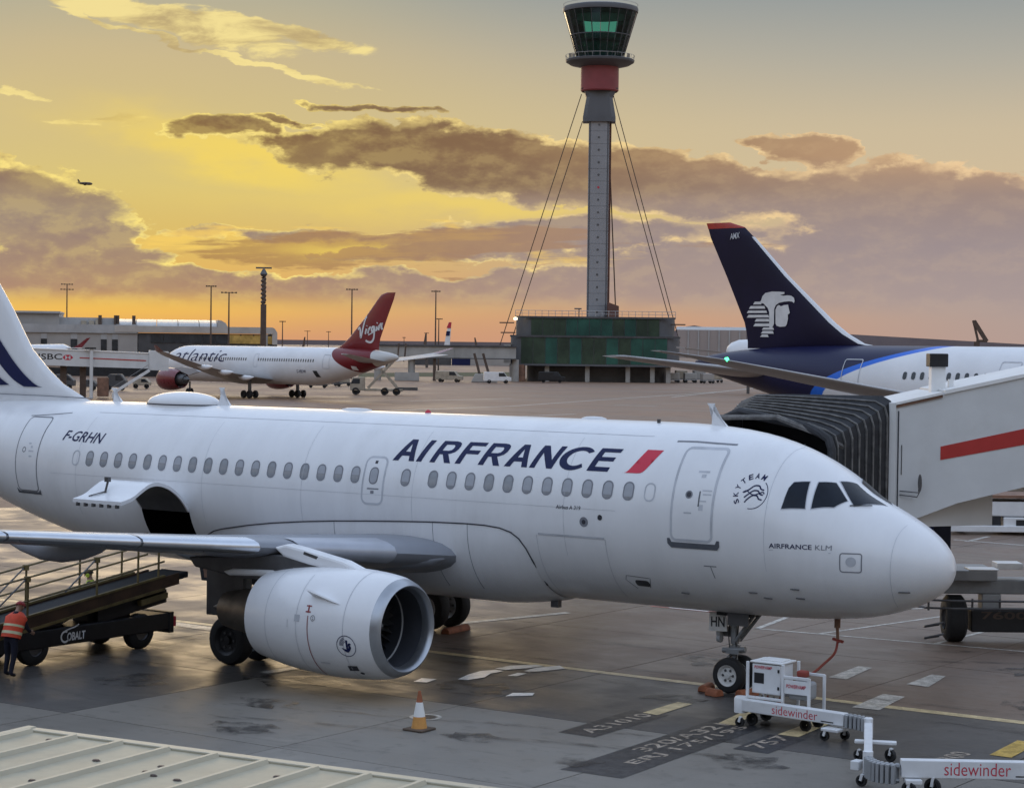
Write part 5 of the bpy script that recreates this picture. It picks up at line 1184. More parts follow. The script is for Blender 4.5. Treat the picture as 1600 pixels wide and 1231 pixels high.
# vaulted roof in bays
for a, b in ((182,212), (213,244), (245,277), (278,310), (311,338)):
    prof = [(-16+16*math.cos(R_(t))*-1-0, T.z(509)+(T.z(497.5)-T.z(509))*math.sin(R_(t))) for t in range(0, 181, 15)]
    sh = 1.0 if a < 300 else .94
    MB().loft([[(x-2, T.y(p_), z) for x, z in prof] for p_ in (a, b)], True, True).build('roof_bay', 'roof_metal', tm, smooth=40)
prof = [(T.y(338)+.1, T.z(509)), (T.y(338)+.1, T.z(498)), (T.y(345), T.z(499)), (T.y(352), T.z(503)), (T.y(355), T.z(509))]
MB().prism(prof, lambda a, b, q: Vector((q, a, b)), -22, -2).build('roof_end', 'roof_metal', tm)
MB().prism([(T.y(424),T.z(519)),(T.y(424),T.z(509)),(T.y(428),T.z(511)),(T.y(432),T.z(517)),(T.y(432),T.z(536)),(T.y(424),T.z(536))], lambda a, b, q: Vector((q, a, b)), -16, .3).build('roof_end', 'roof_metal', tm)
for px in (157, 181, 184, 209): MB().box(-3, -2.4, T.y(px)-.35, T.y(px)+.35, T.z(509), T.z(493)).build('chimney', 'mast_brown', tm)
for px in (128, 140, 150): bxp(T, -4, -2.5, px, px+8, 500+px % 3, 508, 'roof_plant', 'beige_metal', tm)

# floodlight masts
def mast(px, ytop, dep, label, arms, w=.16, group='floodlight masts across the airfield'):
    c = Card(px, dep); t = thing('floodlight_mast', label, 'light mast', c.loc, c.rz, group)
    zt_ = c.z(ytop); MB().tube([(0,0,0),(0,0,zt_)], [w*1.3, w*.7], 8).build('pole', 'mast_brown', t, smooth=40)
    for dy, half in arms:
        zz = zt_-dy/c.k
        h = MB().bar((0,-half/c.k,zz),(0,half/c.k,zz),w*1.2,w*.8).build('lamp_bar', 'mast_brown', t)
        for sgn in (-1, -.45, .45, 1): MB().box(-.3,.35,sgn*half/c.k-.25*w*4,sgn*half/c.k+.25*w*4,zz-.12,zz+.22*w*4).build('floodlight', 'mast_brown', t)
mast(104, 443, 470, 'brown mast with two tiers of lamps above the pale terminal', [(1,8),(9,9)])
mast(329, 446, 400, 'tall lamp mast rising from the left half of the vaulted roof end', [(1,7)])
mast(357, 456, 380, 'shorter lamp mast beside the tall one before the terminal end', [(1,11)])
mast(549, 451, 420, 'lamp mast just left of the red tail fin', [(1,8)])
mast(680, 453, 440, 'tall lamp mast right of the red tail fin', [(2,6)])
mast(685, 497, 520, 'short lamp mast close behind the tall one right of the red fin', [(1,5)])
mast(441, 501, 560, 'low lamp mast at the right end of the terminal', [(1,4)])
mast(480, 516, 800, 'tiny far lamp mast nearer the terminal of the far pair', [(1,4)])
mast(513, 517, 800, 'tiny far lamp mast nearer the red fin of the far pair', [(1,3)])
mast(631, 526, 800, 'tiny far lamp mast just right of the red fin tip on the skyline', [(1,2)])
mast(666, 519, 800, 'tiny far lamp mast on the skyline left of the tall mast', [(1,3)])
# radar mast
c = Card(411, 390); t = thing('radar_mast', 'dark lattice radar mast with rotating bar standing at the terminal end', 'mast', c.loc, c.rz)
MB().tube([(0,0,0),(0,0,c.z(475))], .55, 10).build('pole', 'mast_brown', t)
seg = []
for k in range(14): seg += [(0, .12*(-1)**k, c.z(475)+(c.z(432)-c.z(475))*k/13)]
MB().tube(seg, [.42+.08*(k % 2) for k in range(14)], 8).build('lattice', 'mast_brown', t)
MB().lathe([(c.z(432),.4),(c.z(428),.75),(c.z(424),.5),(c.z(420),.2)], (0,0,0), (0,0,1), 10).build('head', 'metal_dark', t)
MB().bar((0,-1.5,c.z(418.5)),(0,1.5,c.z(418.5)),.3,.3).build('radar_bar', 'metal_dark', t)

# raised walkway on columns
c = Card(700, 408); t = thing('raised_walkway', 'long grey raised walkway on columns between the red fin and the tower base', 'walkway', c.loc, c.rz)
n = 9
for k in range(n):
    pa, pb = 590+(806-590)*k/n, 590+(806-590)*(k+1)/n
    MB().box(-3, 0, c.y(pb)+.04, c.y(pa)-.04, c.z(558.5), c.z(541)).build('wall_panel', 'concrete_pale', t)
MB().box(-3.3, .3, c.y(808), c.y(588), c.z(541), c.z(538.6)).build('roof', 'wall_dark', t); MB().box(-3.2, .2, c.y(808), c.y(588), c.z(560), c.z(558.5)).build('deck_edge', 'wall_dark', t)
for px in (643, 806, 590): MB().lathe([(0,.7),(c.z(560),.7)], (-1.5,c.y(px),0), (0,0,1), 14).build('column', 'concrete_pale', t, smooth=30)
MB().box(-2.5, .2, c.y(655), c.y(617), 0, 1.6).build('barrier', 'concrete_pale', t)
for px in (679,): MB().box(-1, -.5, c.y(px)-.3, c.y(px)+.3, 0, c.z(560)).build('post', 'mast_brown', t)
# A-frame supports
for px, lab in ((745, 'leaning two-legged anchor block below the grey walkway'),):
    c2 = Card(px+12, 400); t = thing('cable_anchor', lab, 'anchor', c2.loc, c2.rz, 'cable anchors')
    MB().prism([(-2.6,0),(2.6,0),(1.6,1.6),(-1.8,1.6)], lambda a, b, q: Vector((q, a, b)), -1.5, 1.5).build('block', 'concrete_pale', t, bevel=.1)
    MB().bar((0,-.9,1.5),(0,-2.0,5.6),.5,.5).bar((0,.9,1.5),(0,-.3,5.6),.5,.5).build('leg', 'mast_brown', t)

# skyline: hangars, hills
c = Card(1100, 1300); t = thing('hangar', 'pale grey hangar on the skyline between tower base and navy tail', 'building', c.loc, c.rz)
MB().box(-60, 0, c.y(1165), c.y(1058), 0, c.z(515)).build('wall', 'far_haze_grey', t)
MB().loft([[(x, c.y(p_), c.z(515)+h) for x, h in ((-60,0),(-30,2.2),(0,0))] for p_ in (1056, 1167)], True, True).build('roof', 'roof_grey', t)
for k in range(6): MB().box(0, .6, c.y(1075+k*16)-.4, c.y(1075+k*16)+.4, 0, c.z(515.5)).build('pilaster', 'roof_grey', t)
hl = MB(); pts = [(1040,530),(1060,512),(1085,508.5),(1110,513),(1135,511),(1160,512),(1200,515),(1600,538),(1700,545)]
pts = [(900,537)]+pts
A_ = [at(px, py, 5200) for px, py in pts]; B_ = [Vector((at(px, 545, 5200).x, at(px, 545, 5200).y, -5)) for px, py in pts]; D_ = [at(px, py+6, 6200) for px, py in pts]
hl.loft([B_, A_, D_], closed=False); tag(hl.build('hill', 'hill', smooth=80), 'low far hills on the horizon behind the hangar', 'hill', kind='structure')
hl = MB(); pp = [(-100,527),(200,528),(430,532),(600,530),(800,533),(1000,535),(1700,543)]
pp = [(px, hz(px)) for px, py in pp]
A_ = [at(px, py-1.2, 4200) for px, py in pp]; B_ = [Vector((at(px, 540, 4200).x, at(px, 540, 4200).y, -5)) for px, py in pp]; D_ = [at(px, py, 5000) for px, py in pp]
hl.loft([B_, A_, D_], closed=False); tag(hl.build('treeline', 'hill', smooth=80), 'dark band of distant trees along the horizon', 'trees', kind='stuff')
# far sheds under the walkway
for pa, pb, ya, yb, m_, lab in ((640,705,559,569,'wall_dark','dark far cargo shed seen under the walkway'), (706,735,559,569,'navy','blue far cargo shed seen under the walkway'), (735,800,559,569,'wall_white','white far cargo shed seen under the walkway next to the base')):
    c2 = Card((pa+pb)/2, 700); t = thing('cargo_shed', lab, 'building', c2.loc, c2.rz)
    MB().box(-20, 0, c2.y(pb), c2.y(pa), 0, c2.z(ya-4)).build('wall', m_, t); MB().box(-20.5, .5, c2.y(pb)-.2, c2.y(pa)+.2, c2.z(ya-4), c2.z(ya-5.5)).build('roof', 'roof_grey', t)
# far tails
def far_tail(px, ytop, ybot, w, m_, lab, dep=900, lean=.5, tip=None):
    c2 = Card(px, dep); t = thing('far_jet_tail', lab, 'airplane', c2.loc, c2.rz, 'far parked jets on the skyline'); zb2 = c2.z(ybot); z2 = c2.z(ytop); ww = w/c2.k
    MB().loft([[(-.25,yy+ww*.5-.0,zz),(.25,yy+ww*.5,zz),(.3,yy,zz),(.25,yy-ww*.5,zz),(-.25,yy-ww*.5,zz),(-.3,yy,zz)] if q < 2 else [(-.1,yy+ww*.25,zz),(.1,yy+ww*.25,zz),(.12,yy,zz),(.1,yy-ww*.25,zz),(-.1,yy-ww*.25,zz),(-.12,yy,zz)] for q, (zz, yy) in enumerate(((zb2-1,0),(zb2,0),(z2,lean*ww)))], True, True).build('fin', m_, t)
    L = 30; MB().loft([[(0+r*math.cos(2*math.pi*k/12), -L*q, zb2-2.2+r*math.sin(2*math.pi*k/12)) for k in range(12)] for q, r in ((-.12,.3),(0,1.2),(.3,2.0),(.9,2.0),(1.0,.3))]).build('fuselage', 'jet_white', t, smooth=50)
    for yy in (-L*.2, -L*.6): MB().tube([(0,yy,zb2-3.5),(0,yy,0)], .4, 6).build('gear', 'metal_dark', t)
    return t
ft = far_tail(698, 503, 540, 9, 'jet_white', 'far white tail fin with red top right of the tall mast', 620)
c2 = Card(698, 620)
MB().prism([(c2.y(697),c2.z(512)),(c2.y(704),c2.z(512)),(c2.y(705),c2.z(503)),(c2.y(701),c2.z(503))], lambda a, b, q: Vector((q, a, b)), .3, .36).build('tail_band', 'print_red', ft)
MB().prism([(c2.y(696),c2.z(524)),(c2.y(702),c2.z(524)),(c2.y(703),c2.z(517)),(c2.y(697),c2.z(517))], lambda a, b, q: Vector((q, a, b)), .3, .36).build('tail_band', 'navy', ft)
far_tail(663, 520, 540, 4, 'mast_brown', 'small far brown tail fin left of the tall mast', 900)
far_tail(744, 527, 540, 4, 'mast_brown', 'small far brown tail fin left of the tower cables', 900, -.6)
far_tail(474, 526, 540, 4, 'mast_brown', 'small far tail fin right of the terminal end', 900)
# white jet nose and parked vehicles behind the navy tail
c2 = Card(1150, 330); t = thing('parked_jet', 'white rounded jet nose peeping out behind the navy tail', 'airplane', c2.loc, c2.rz)
MB().loft([[(-6*0+r*1.9*math.cos(2*math.pi*k/20), x_, c2.z(548)+r*1.9*math.sin(2*math.pi*k/20)) for k in range(20)] for x_, r in ((-1.6,.02),(-1.4,.35),(-.8,.7),(.4,.95),(2,1.0),(9,1.0),(10,.3))]).build('fuselage', 'jet_white', t, smooth=60)
for x_ in (2, 8): MB().tube([(0,x_,c2.z(560)),(0,x_,0)], .25, 8).build('gear', 'metal_dark', t)
MB().loft([[(x_, y_, z_), (x_+.1, y_, z_+.25), (x_+3.2, y_+1.5, z_+.1), (x_+3.0, y_+1.5, z_-.15)] for x_, y_, z_ in ((0,2,c2.z(556)), (3,-9.5,c2.z(544.5)))], True, True).build('wing', 'jet_grey', t)
rows = [(1052,598), (1064,597), (1078,598), (1092,597), (1105,599), (1118,598)]
for i, (px, py) in enumerate(rows):
    p = gz(px, py); t = thing('baggage_cart', ['first','second','third','fourth','fifth','sixth'][i]+' small baggage cart from the tower base in the row beside it', 'cart', (p.x, p.y, 0), face+.1*i, 'row of carts right of the tower base')
    MB().box(-.8,.8,-1.3,1.3,.5,.7).build('deck', 'gse_grey', t); MB().box(-.75,.75,-1.25,1.25,.7,2.0+.4*(i % 2)).build('load', random.choice(['beige_metal','gse_white','wall_white','concrete_pale']), t, bevel=.12)
    for a, b in ((-.7,-1),(-.7,1),(.7,-1),(.7,1)): MB().lathe([(-.1,.3),(.1,.3),(.1,.01)], (a,b,.3), (1,0,0), 10).build('wheel', 'rubber', t)
# car by the base
def small_car(px, py, lab, m_, rz, kind='van'):
    p = gz(px, py); t = thing('service_van', lab, 'van', (p.x, p.y, 0), rz)
    MB().prism([(-2.6,.45),(2.6,.45),(2.6,1.15),(1.8,1.3),(1.2,2.1),(-2.55,2.15),(-2.6,1.2)], lambda a, b, q: Vector((a, q, b)), -.95, .95).build('body', m_, t, bevel=.08)
    MB().prism([(1.7,1.32),(1.18,2.02),(.2,2.02),(.2,1.32)], lambda a, b, q: Vector((a, q, b)), -.965, .965).build('side_window', 'glass_dark', t)
    for a in (-1.6, 1.6):
        for b in (-.85, .85): MB().lathe([(-.12,.2),(-.12,.36),(.12,.36),(.12,.01)], (a,b,.36), (0,1,0), 14).build('wheel', 'rubber', t)
    return t
small_car(862, 598, 'dark service van under the tower base building', 'gse_black', face+1.57)
small_car(1560, 590, 'white far service van behind the navy tail', 'gse_white', face+1.57) if False else None
small_car(702, 597, 'beige service van on the apron right of the tall lamp mast', 'beige_metal', face+1.4)
small_car(777, 599, 'small white service van beside the cable anchor', 'gse_white', face+1.7)
# jet climbing out, far up on the left
p = at(133, 287, 1500); t = thing('flying_jet', 'tiny dark airliner in flight in the yellow sky at left', 'airplane', p, face+2.2, scale=.72)
MB().loft([[(x_, r*1.5*math.cos(2*math.pi*k/12), r*1.5*math.sin(2*math.pi*k/12)) for k in range(12)] for x_, r in ((-8,.15),(-5,.7),(0,1),(5,1),(7,.7),(8,.1))]).build('fuselage', 'mast_brown', t, smooth=60)
for sd in (-1, 1):
    MB().prism([(1.5,.8),(-1.2,.8),(-2.6,8),(-1.6,8)], lambda a, b, q: Vector((a, sd*b, -.6+b*.08+q)), -.15, .15).build('wing', 'mast_brown', t)
    MB().prism([(-6,.3),(-7.5,.3),(-8.2,3),(-7.4,3)], lambda a, b, q: Vector((a, sd*b, .4+q)), -.1, .1).build('tailplane', 'mast_brown', t)
    MB().lathe([(-1.3,.35),(-1,.55),(1,.5),(1.2,.2)], (1,sd*3,-1.2), (1,0,0), 10).build('engine', 'mast_brown', t)
MB().prism([(-5,1.2),(-7.6,1.0),(-8.2,4),(-7.2,4)], lambda a, b, q: Vector((a, q, b)), -.15, .15).build('fin', 'mast_brown', t)

# ------------------------------------------------------------------ passenger bridge at the foreground jet
BX, BY = -3.77, 5.0
br = thing('passenger_bridge', 'white passenger bridge with red stripe and black folding hood at the jet nose', 'jet bridge', (BX, BY, 0), math.atan2(H_R.y, H_R.x))
KB = 66.4
def bl_(px, py): return ((px-1396)/KB, CAM.z-(py-(526.8+.0118*px))/KB)
top = [(0,6.22),(1.2,6.50),(3.1,6.93),(8,8.0)]; bot = [(8,5.35),(3.1,4.33),(1.6,3.95),(.7,3.60),(.0,3.42)]
MB().prism(top+bot, lambda a, b, q: Vector((a, q, b)), 0, 2.9).build('tunnel', 'bridge_white', br)
MB().prism([(0,6.22),(1.2,6.50),(1.2,6.56),(.0,6.28)], lambda a, b, q: Vector((a, q, b)), -.08, 3.0).build('cab_roof_edge', 'bridge_roof', br)
MB().prism([(1.25,6.51),(8,8.02),(8,8.10),(1.25,6.60)], lambda a, b, q: Vector((a, q, b)), -.05, 3.0).build('tunnel_roof', 'bridge_roof', br)
MB().prism([(.05,6.16),(1.2,6.43),(1.2,6.50),(.05,6.22)], lambda a, b, q: Vector((a, q, b)), -.04, -.003).build('roof_trim', 'brown_rust', br)
MB().prism([bl_(1474,697), bl_(1600,670), (8,bl_(1600,670)[1]+.218*(8-bl_(1600,670)[0])), (8,bl_(1600,695)[1]+.218*(8-bl_(1600,670)[0])), bl_(1600,695), bl_(1474,718)], lambda a, b, q: Vector((a, q, b)), -.012, -.002).build('red_stripe', 'bridge_red', br)
MB().box(-.06,.10,-.10,.06,3.4,6.3).build('corner_post', 'bridge_white', br, bevel=.015)
MB().box(.16,.19,-.012,-.002,3.5,6.1).build('panel_gap', 'line_dark', br)
MB().box(.25,.27,-.012,-.002,4.6,5.3).build('door_gap', 'metal_dark', br)
mr = MB().lathe([(-.03,.01),(-.02,.09),(.02,.09),(.03,.01)], (0,0,0), (0,1,0), 16).build('mirror', 'metal_dark', br, smooth=40); mr.location = (.66,-.22,bl_(1434,753)[1]); mr.scale = (.5,1,2.3)
MB().tube([(.22,-.05,bl_(1400,766)[1]),(.62,-.22,bl_(1434,768)[1]),(.66,-.22,bl_(1434,755)[1])], .015, 6).tube([(.22,-.05,bl_(1400,772)[1]),(.60,-.22,bl_(1434,775)[1]),(.66,-.22,bl_(1434,766)[1])], .015, 6).build('mirror_arm', 'metal_dark', br)
MB().box(1.08,1.42,.7,1.05,6.4,bl_(1475,572)[1]).build('beacon_post', 'bridge_roof', br, bevel=.01)
MB().box(1.02,1.46,.62,1.10,bl_(1475,573)[1],bl_(1475,552)[1]).build('beacon_box', 'black_plastic', br, bevel=.02); MB().box(1.5,1.62,.75,.85,6.5,6.85).build('junction_box', 'bridge_roof', br)
# cab floor and its bulkhead towards the jet (in jet axes, so turned back)
ir = -math.atan2(H_R.y, H_R.x)
def W2L(x, y, z):
    dx, dy = x-BX, y-BY; return Vector((dx*math.cos(ir)-dy*math.sin(ir), dx*math.sin(ir)+dy*math.cos(ir), z))
MB().prism([(-3.80,5.02),(-7.9,5.02),(-7.9,7.6),(-4.2,8.6),(-2.2,7.4)], lambda a, b, q: W2L(a, b, q), 3.35, 6.14).build('cab', 'bridge_white', br)
MB().prism([(-3.85,5.5),(-7.8,5.5),(-7.9,7.7),(-4.2,8.7)], lambda a, b, q: W2L(a, b, q), 6.15, 6.22).build('cab_roof', 'bridge_roof', br)
for k in range(7): MB().prism([(-3.6-k*.12+.0,4.95),(-3.68-k*.12,4.95),(-3.68-k*.12,5.0),(-3.6-k*.12,5.0)], lambda a, b, q: W2L(a, b, q), 3.22, 3.40).build('bumper_tooth', 'black_plastic', br)
MB().prism([(-3.9,4.96),(-7.7,4.96),(-7.7,5.0),(-3.9,5.0)], lambda a, b, q: W2L(a, b, q), 3.4, 6.2).build('hood_dark_backing', 'interior_dark', br)  # flat dark panel added for the unlit inside of the hood
# folding hood
NA = 9
def arch(t, grow=0.0):
    y = 5.0+(2.25-5.0)*t
    xr, zr = -3.78+(-4.05+3.78)*t, 6.36+(5.52-6.36)*t**.8
    xl, zl = -7.75+(-6.75+7.75)*t, 6.34+(5.95-6.34)*t
    zb_r, zb_l = 3.55, 3.6
    pts = [(xl-grow, zb_l), (xl-grow, zl-.45), (xl-grow*.6+.10, zl-.12+grow*.5), (xl+.45, zl+grow)]
    pts += [(xl+(xr-xl)*f, zl+(zr-zl)*f**1.5+grow+.02) for f in (.35, .6, .8)] + [(xr-.22, zr+.02+grow), (xr+grow*.6-.04, zr-.05+grow*.4), (xr+grow, zr-.25), (xr+grow, zr-1.0), (xr+grow, zb_r)]
    return [W2L(a, y, b) for a, b in pts]
for k in range(NA):
    t0, t1 = k/NA, (k+1)/NA; tm_ = (t0+t1)/2
    fold = MB().loft([arch(t0, .07), arch(tm_, -.05), arch(t1, .07)], closed=False).build('hood_fold', 'bellows_black', br, smooth=30)
    MB().tube(arch(t1, .085), .028, 5).build('fold_rib', 'bellows_edge', fold)
MB().tube(arch(1.0, .12), .10, 8).build('hood_pad', 'bellows_black', br, smooth=40)
MB().tube([W2L(-6.9,2.2,5.92), W2L(-5.2,2.0,5.98), W2L(-4.3,2.3,5.62), W2L(-3.95,2.9,5.3)], .07, 6).build('hood_rim', 'bellows_edge', br)
# lift columns and wheel bogie under the tunnel
bg_ = MB().box(.6,2.6,4.3,5.9,1.62,1.9).box(1.0,7.5,4.7,5.5,1.25,1.62).build('bogie_beam', 'steel_grey', br, bevel=.03)
for px0, px1, yy in ((1502,1548,4.5), (1548,1588,4.9), (1590,1640,4.5)):
    x0, x1 = (px0-1396)/57.0, (px1-1396)/57.0; MB().box(x0+.02,x1-.02,yy-.2,yy+.45,1.9,1.93 if px0 == 1502 else 2.05).build('cover_plate', 'bridge_roof', bg_, bevel=.01)
MB().box(1.5,2.1,4.6,5.3,1.9,4.3).build('lift_column', 'trouser_navy', br, bevel=.03); MB().box(1.35,1.62,4.45,4.62,2.4,4.2).build('lift_jack', 'navy', br, bevel=.02)
skin(fit2d(text2d('12'), 0, .3, 0, .3), lambda u, v: Vector((1.40+u*.8, 4.44, 3.3+v)), 'bay_number', 'print_white', br, cut=0)
MB().box(2.3,2.8,4.7,5.2,.55,1.25).build('steering_post', 'gse_grey', br, bevel=.03)
for x_ in (1.62, 4.35):
    wh = MB().lathe([(-.26,.3),(-.26,.5),(-.18,.60),(.18,.60),(.26,.5),(.26,.3),(.2,.25),(.2,.01)], (x_,4.9,.6), (1,0,0), 26).build('wheel', 'rubber', br, smooth=40)
    MB().lathe([(-.27,.28),(-.2,.26),(-.2,.01)], (x_,4.9,.6), (1,0,0), 18).build('rim', 'metal_dark', wh)
MB().box(2.0,4.05,4.55,5.2,.28,.85).build('axle_box', 'gse_black', br, bevel=.03)
skin(fit2d(text2d('76007', bold=.02), 0, 1.5, 0, .2), lambda u, v: Vector((2.25+u, 4.54, .62+v)), 'stencil_print', 'mast_brown', br, cut=0)
for z_ in (.25, .55, .95, 1.15):
    MB().tube([(.55,4.5,z_),(.75,4.15,z_),(1.4,4.0,z_),(6.5,4.0,z_)] if z_ > .6 else [(1.25,4.35,z_),(.75,4.3,z_-.1),(.8,4.6,z_-.15),(1.2,4.7,z_-.1)], .03, 6).build('guard_rail', 'metal_dark', br)
for x_ in (.78, 1.9, 2.6, 3.3, 3.75, 4.4, 5.2): MB().tube([(x_,4.03,.15 if x_ == 3.75 else .9),(x_,4.03,1.2)], .03, 6).build('guard_post', 'metal_dark', br)
MB().box(3.7,3.8,3.98,4.08,0,1.2).build('guard_post', 'metal_dark', br)

for o in list(br.children):
    if o.name.split('.')[0] in ('bogie_beam','steering_post','wheel','axle_box','stencil_print','guard_rail','guard_post'): o.location.x += 1.0
    elif o.name.split('.')[0] in ('lift_column','lift_jack','bay_number'): o.location.x += .35
# white belt loader parked beyond the bridge
p = gz(1552, 835); ld = thing('ground_loader', 'dirty white low loader parked beyond the bridge', 'loader', (p.x, p.y, 0), math.atan2(H_R.y, H_R.x))
MB().box(-1.75,3.5,0,2.2,.75,1.35).build('body', 'gse_white', ld, bevel=.04); MB().box(-1.9,2.2,-.25,0,.12,.38).build('skirt', 'gse_white', ld, bevel=.03); MB().box(-1.3,.3,-.02,.3,.38,.75).build('recess', 'interior_dark', ld)
MB().box(.4,3.6,-.1,2.2,.12,.72).build('cab_body', 'gse_white', ld, bevel=.04); MB().box(.9,1.35,-.13,-.08,.30,.62).build('step_opening', 'interior_dark', ld)
MB().box(-1.75,-1.5,-.05,.2,.38,1.3).build('side_ladder', 'beige_metal', ld); MB().box(-1.9,3.5,-.1,2.2,1.5,1.62).build('deck_rail', 'brown_rust', ld)
skin(fit2d(text2d('COBALT', shear=.3, bold=.02), 0, .75, 0, .16), lambda u, v: Vector((-1.05+u, -.006, .95+v)), 'lettering', 'print_black', ld, cut=0)
skin(band2d(spline([(-1.1,1.0),(-1.08,1.15),(-.95,1.2),(-.6,1.19)], 5), .03), lambda u, v: Vector((u, -.006, v)), 'lettering_swoosh', 'print_black', ld, cut=0)
for x_ in (-1.2, 1.9): MB().lathe([(-.2,.2),(-.2,.38),(.2,.38),(.2,.01)], (x_,.9,.38), (0,1,0), 18).build('wheel', 'rubber', ld, smooth=40)

# ------------------------------------------------------------------ belt loader at the aft hold
bo = thing('belt_loader', 'black belt loader with yellow railings raised to the aft hold of the jet', 'belt loader', (-20.2, -5.6, 0))
def L(x, y, z): return Vector((x+20.2, y+5.6, z))
XN, XF = -19.42, -21.1
ch = MB(); ch.v = []; 
def bxw(x0, x1, y0, y1, z0, z1, name, m, par, bevel=0): 
    a, b = L(x0, y0, z0), L(x1, y1, z1); return MB().box(a.x, b.x, a.y, b.y, a.z, b.z).build(name, m, par, bevel=bevel)
cb = bxw(XF, XN, -9.2, -2.95, .38, .80, 'chassis', 'gse_black', bo, .03)
bxw(XF+.1, XN-.1, -9.3, -6.4, .80, 1.0, 'front_deck', 'gse_black', bo, .03)
bxw(XF-.0, XN+.02, -2.97, -2.80, .30, .82, 'rear_bumper', 'gse_black', bo, .02); bxw(XN-.3, XN+.02, -2.82, -2.72, .45, .70, 'tail_lamp', 'print_red', bo, .02)
for yy in (-7.25, -3.85):
    for xx in (XN-.16, XF+.16):
        w = MB().lathe([(-.15,.22),(-.15,.36),(-.10,.43),(.10,.43),(.15,.36),(.15,.22)], L(xx, yy, .43), (1,0,0), 24).build('wheel', 'rubber', bo, smooth=40)
        MB().lathe([(.13,.22),(.10,.2),(.10,.01)] if xx == XN-.16 else [(-.13,.22),(-.10,.2),(-.10,.01)], L(xx, yy, .43), (1,0,0), 16).build('rim', 'metal_dark', w)
def beltz(y): return 1.72+(y+2.5)*.128
def beltbar(xa, xb, ya, yb, d0, d1, name, m):
    return MB().prism([(ya, beltz(ya)+d0), (yb, beltz(yb)+d0), (yb, beltz(yb)+d1), (ya, beltz(ya)+d1)], lambda a, b, q: L(q, a, b), xa, xb).build(name, m, bo)
bed = beltbar(XN-1.05, XN-.07, -9.4, -2.35, -.04, .02, 'belt', 'rubber')
for xa in (XN-.06, XN-1.12): beltbar(xa, xa+.05, -9.4, -2.6, -.22, .06, 'side_frame', 'belt_brown'); beltbar(xa-.01, xa+.07, -9.4, -3.1, .06, .11, 'side_rail', 'rail_yellow'); beltbar(xa-.01, xa+.07, -9.4, -3.1, -.27, -.20, 'side_rail', 'rail_yellow')
beltbar(XN-.9, XN-.15, -5.2, -2.9, -.62, -.30, 'boom_underframe', 'gse_black'); beltbar(XN-.30, XN+.0, -3.9, -3.0, -.48, -.34, 'underframe_bracket', 'rail_yellow')
bxw(XN-.8, XN-.3, -5.4, -4.0, .75, 1.3, 'lift_scissor', 'gse_black', bo)
MB().tube([L(XN-.5,-6.2,.8), L(XN-.5,-4.6,1.35)], .06, 8).build('lift_ram', 'steel_grey', bo)
beltbar(XN-1.0, XN-.1, -2.6, -2.2, -.14, .0, 'nose_roller', 'black_plastic')
def rails(xr, ys, ye, hgt):
    rr = []
    for y_ in ys: MB().tube([L(xr, y_, beltz(y_)), L(xr, y_+.02, beltz(y_)+hgt)], .028, 6).build('rail_post', 'rail_yellow', bo)
    y0, y1 = ys[0]-2.2, ye
    for h_ in (hgt, hgt*.45): MB().tube([L(xr, y0, beltz(y0)+h_), L(xr, y1, beltz(y1)+h_)], .024, 6).build('guard_rail', 'rail_yellow', bo)
    for a in ys[:2]: MB().tube([L(xr, a, beltz(a)+hgt), L(xr, a-1.0, beltz(a-1.0)+hgt*.4)], .02, 6).build('rail_brace', 'metal_dark', bo); MB().box(*[v for t_ in zip(L(xr-.05, a-.06, 0), L(xr+.05, a+.06, 0)) for v in t_][:4], beltz(a)+hgt-.1, beltz(a)+hgt+.03).build('rail_knuckle', 'rail_yellow', bo)
rails(XN-.04, [-7.5, -5.35, -4.0, -3.3], -3.1, .98); rails(XN-1.12, [-8.6, -6.6, -4.9, -3.5], -2.6, .98)
lv, lf = fit2d(text2d('OBALT', shear=.1, bold=.03), 0, .58, 0, .2)
skin((lv, lf), lambda u, v: L(XN+.006, -6.32+u, .47+v), 'lettering', 'print_white', bo, cut=0)
skin(ring2d(-6.38, .58, .10, .145, 24, 60, 330), lambda u, v: L(XN+.006, u, v), 'lettering', 'print_white', bo, cut=0); skin(band2d(spline([(-6.38,.72),(-6.2,.76),(-6.05,.79),(-5.95,.84)], 4), .03), lambda u, v: L(XN+.006, u, v), 'lettering', 'print_white', bo, cut=0)
bxw(XN-.5, XN-.1, -9.0, -8.3, 1.0, 1.5, 'driver_seat', 'gse_black', bo, .04); MB().tube([L(XN-.5,-8.0,1.0), L(XN-.5,-8.15,1.55)], .03, 6).build('steering_column', 'gse_black', bo)

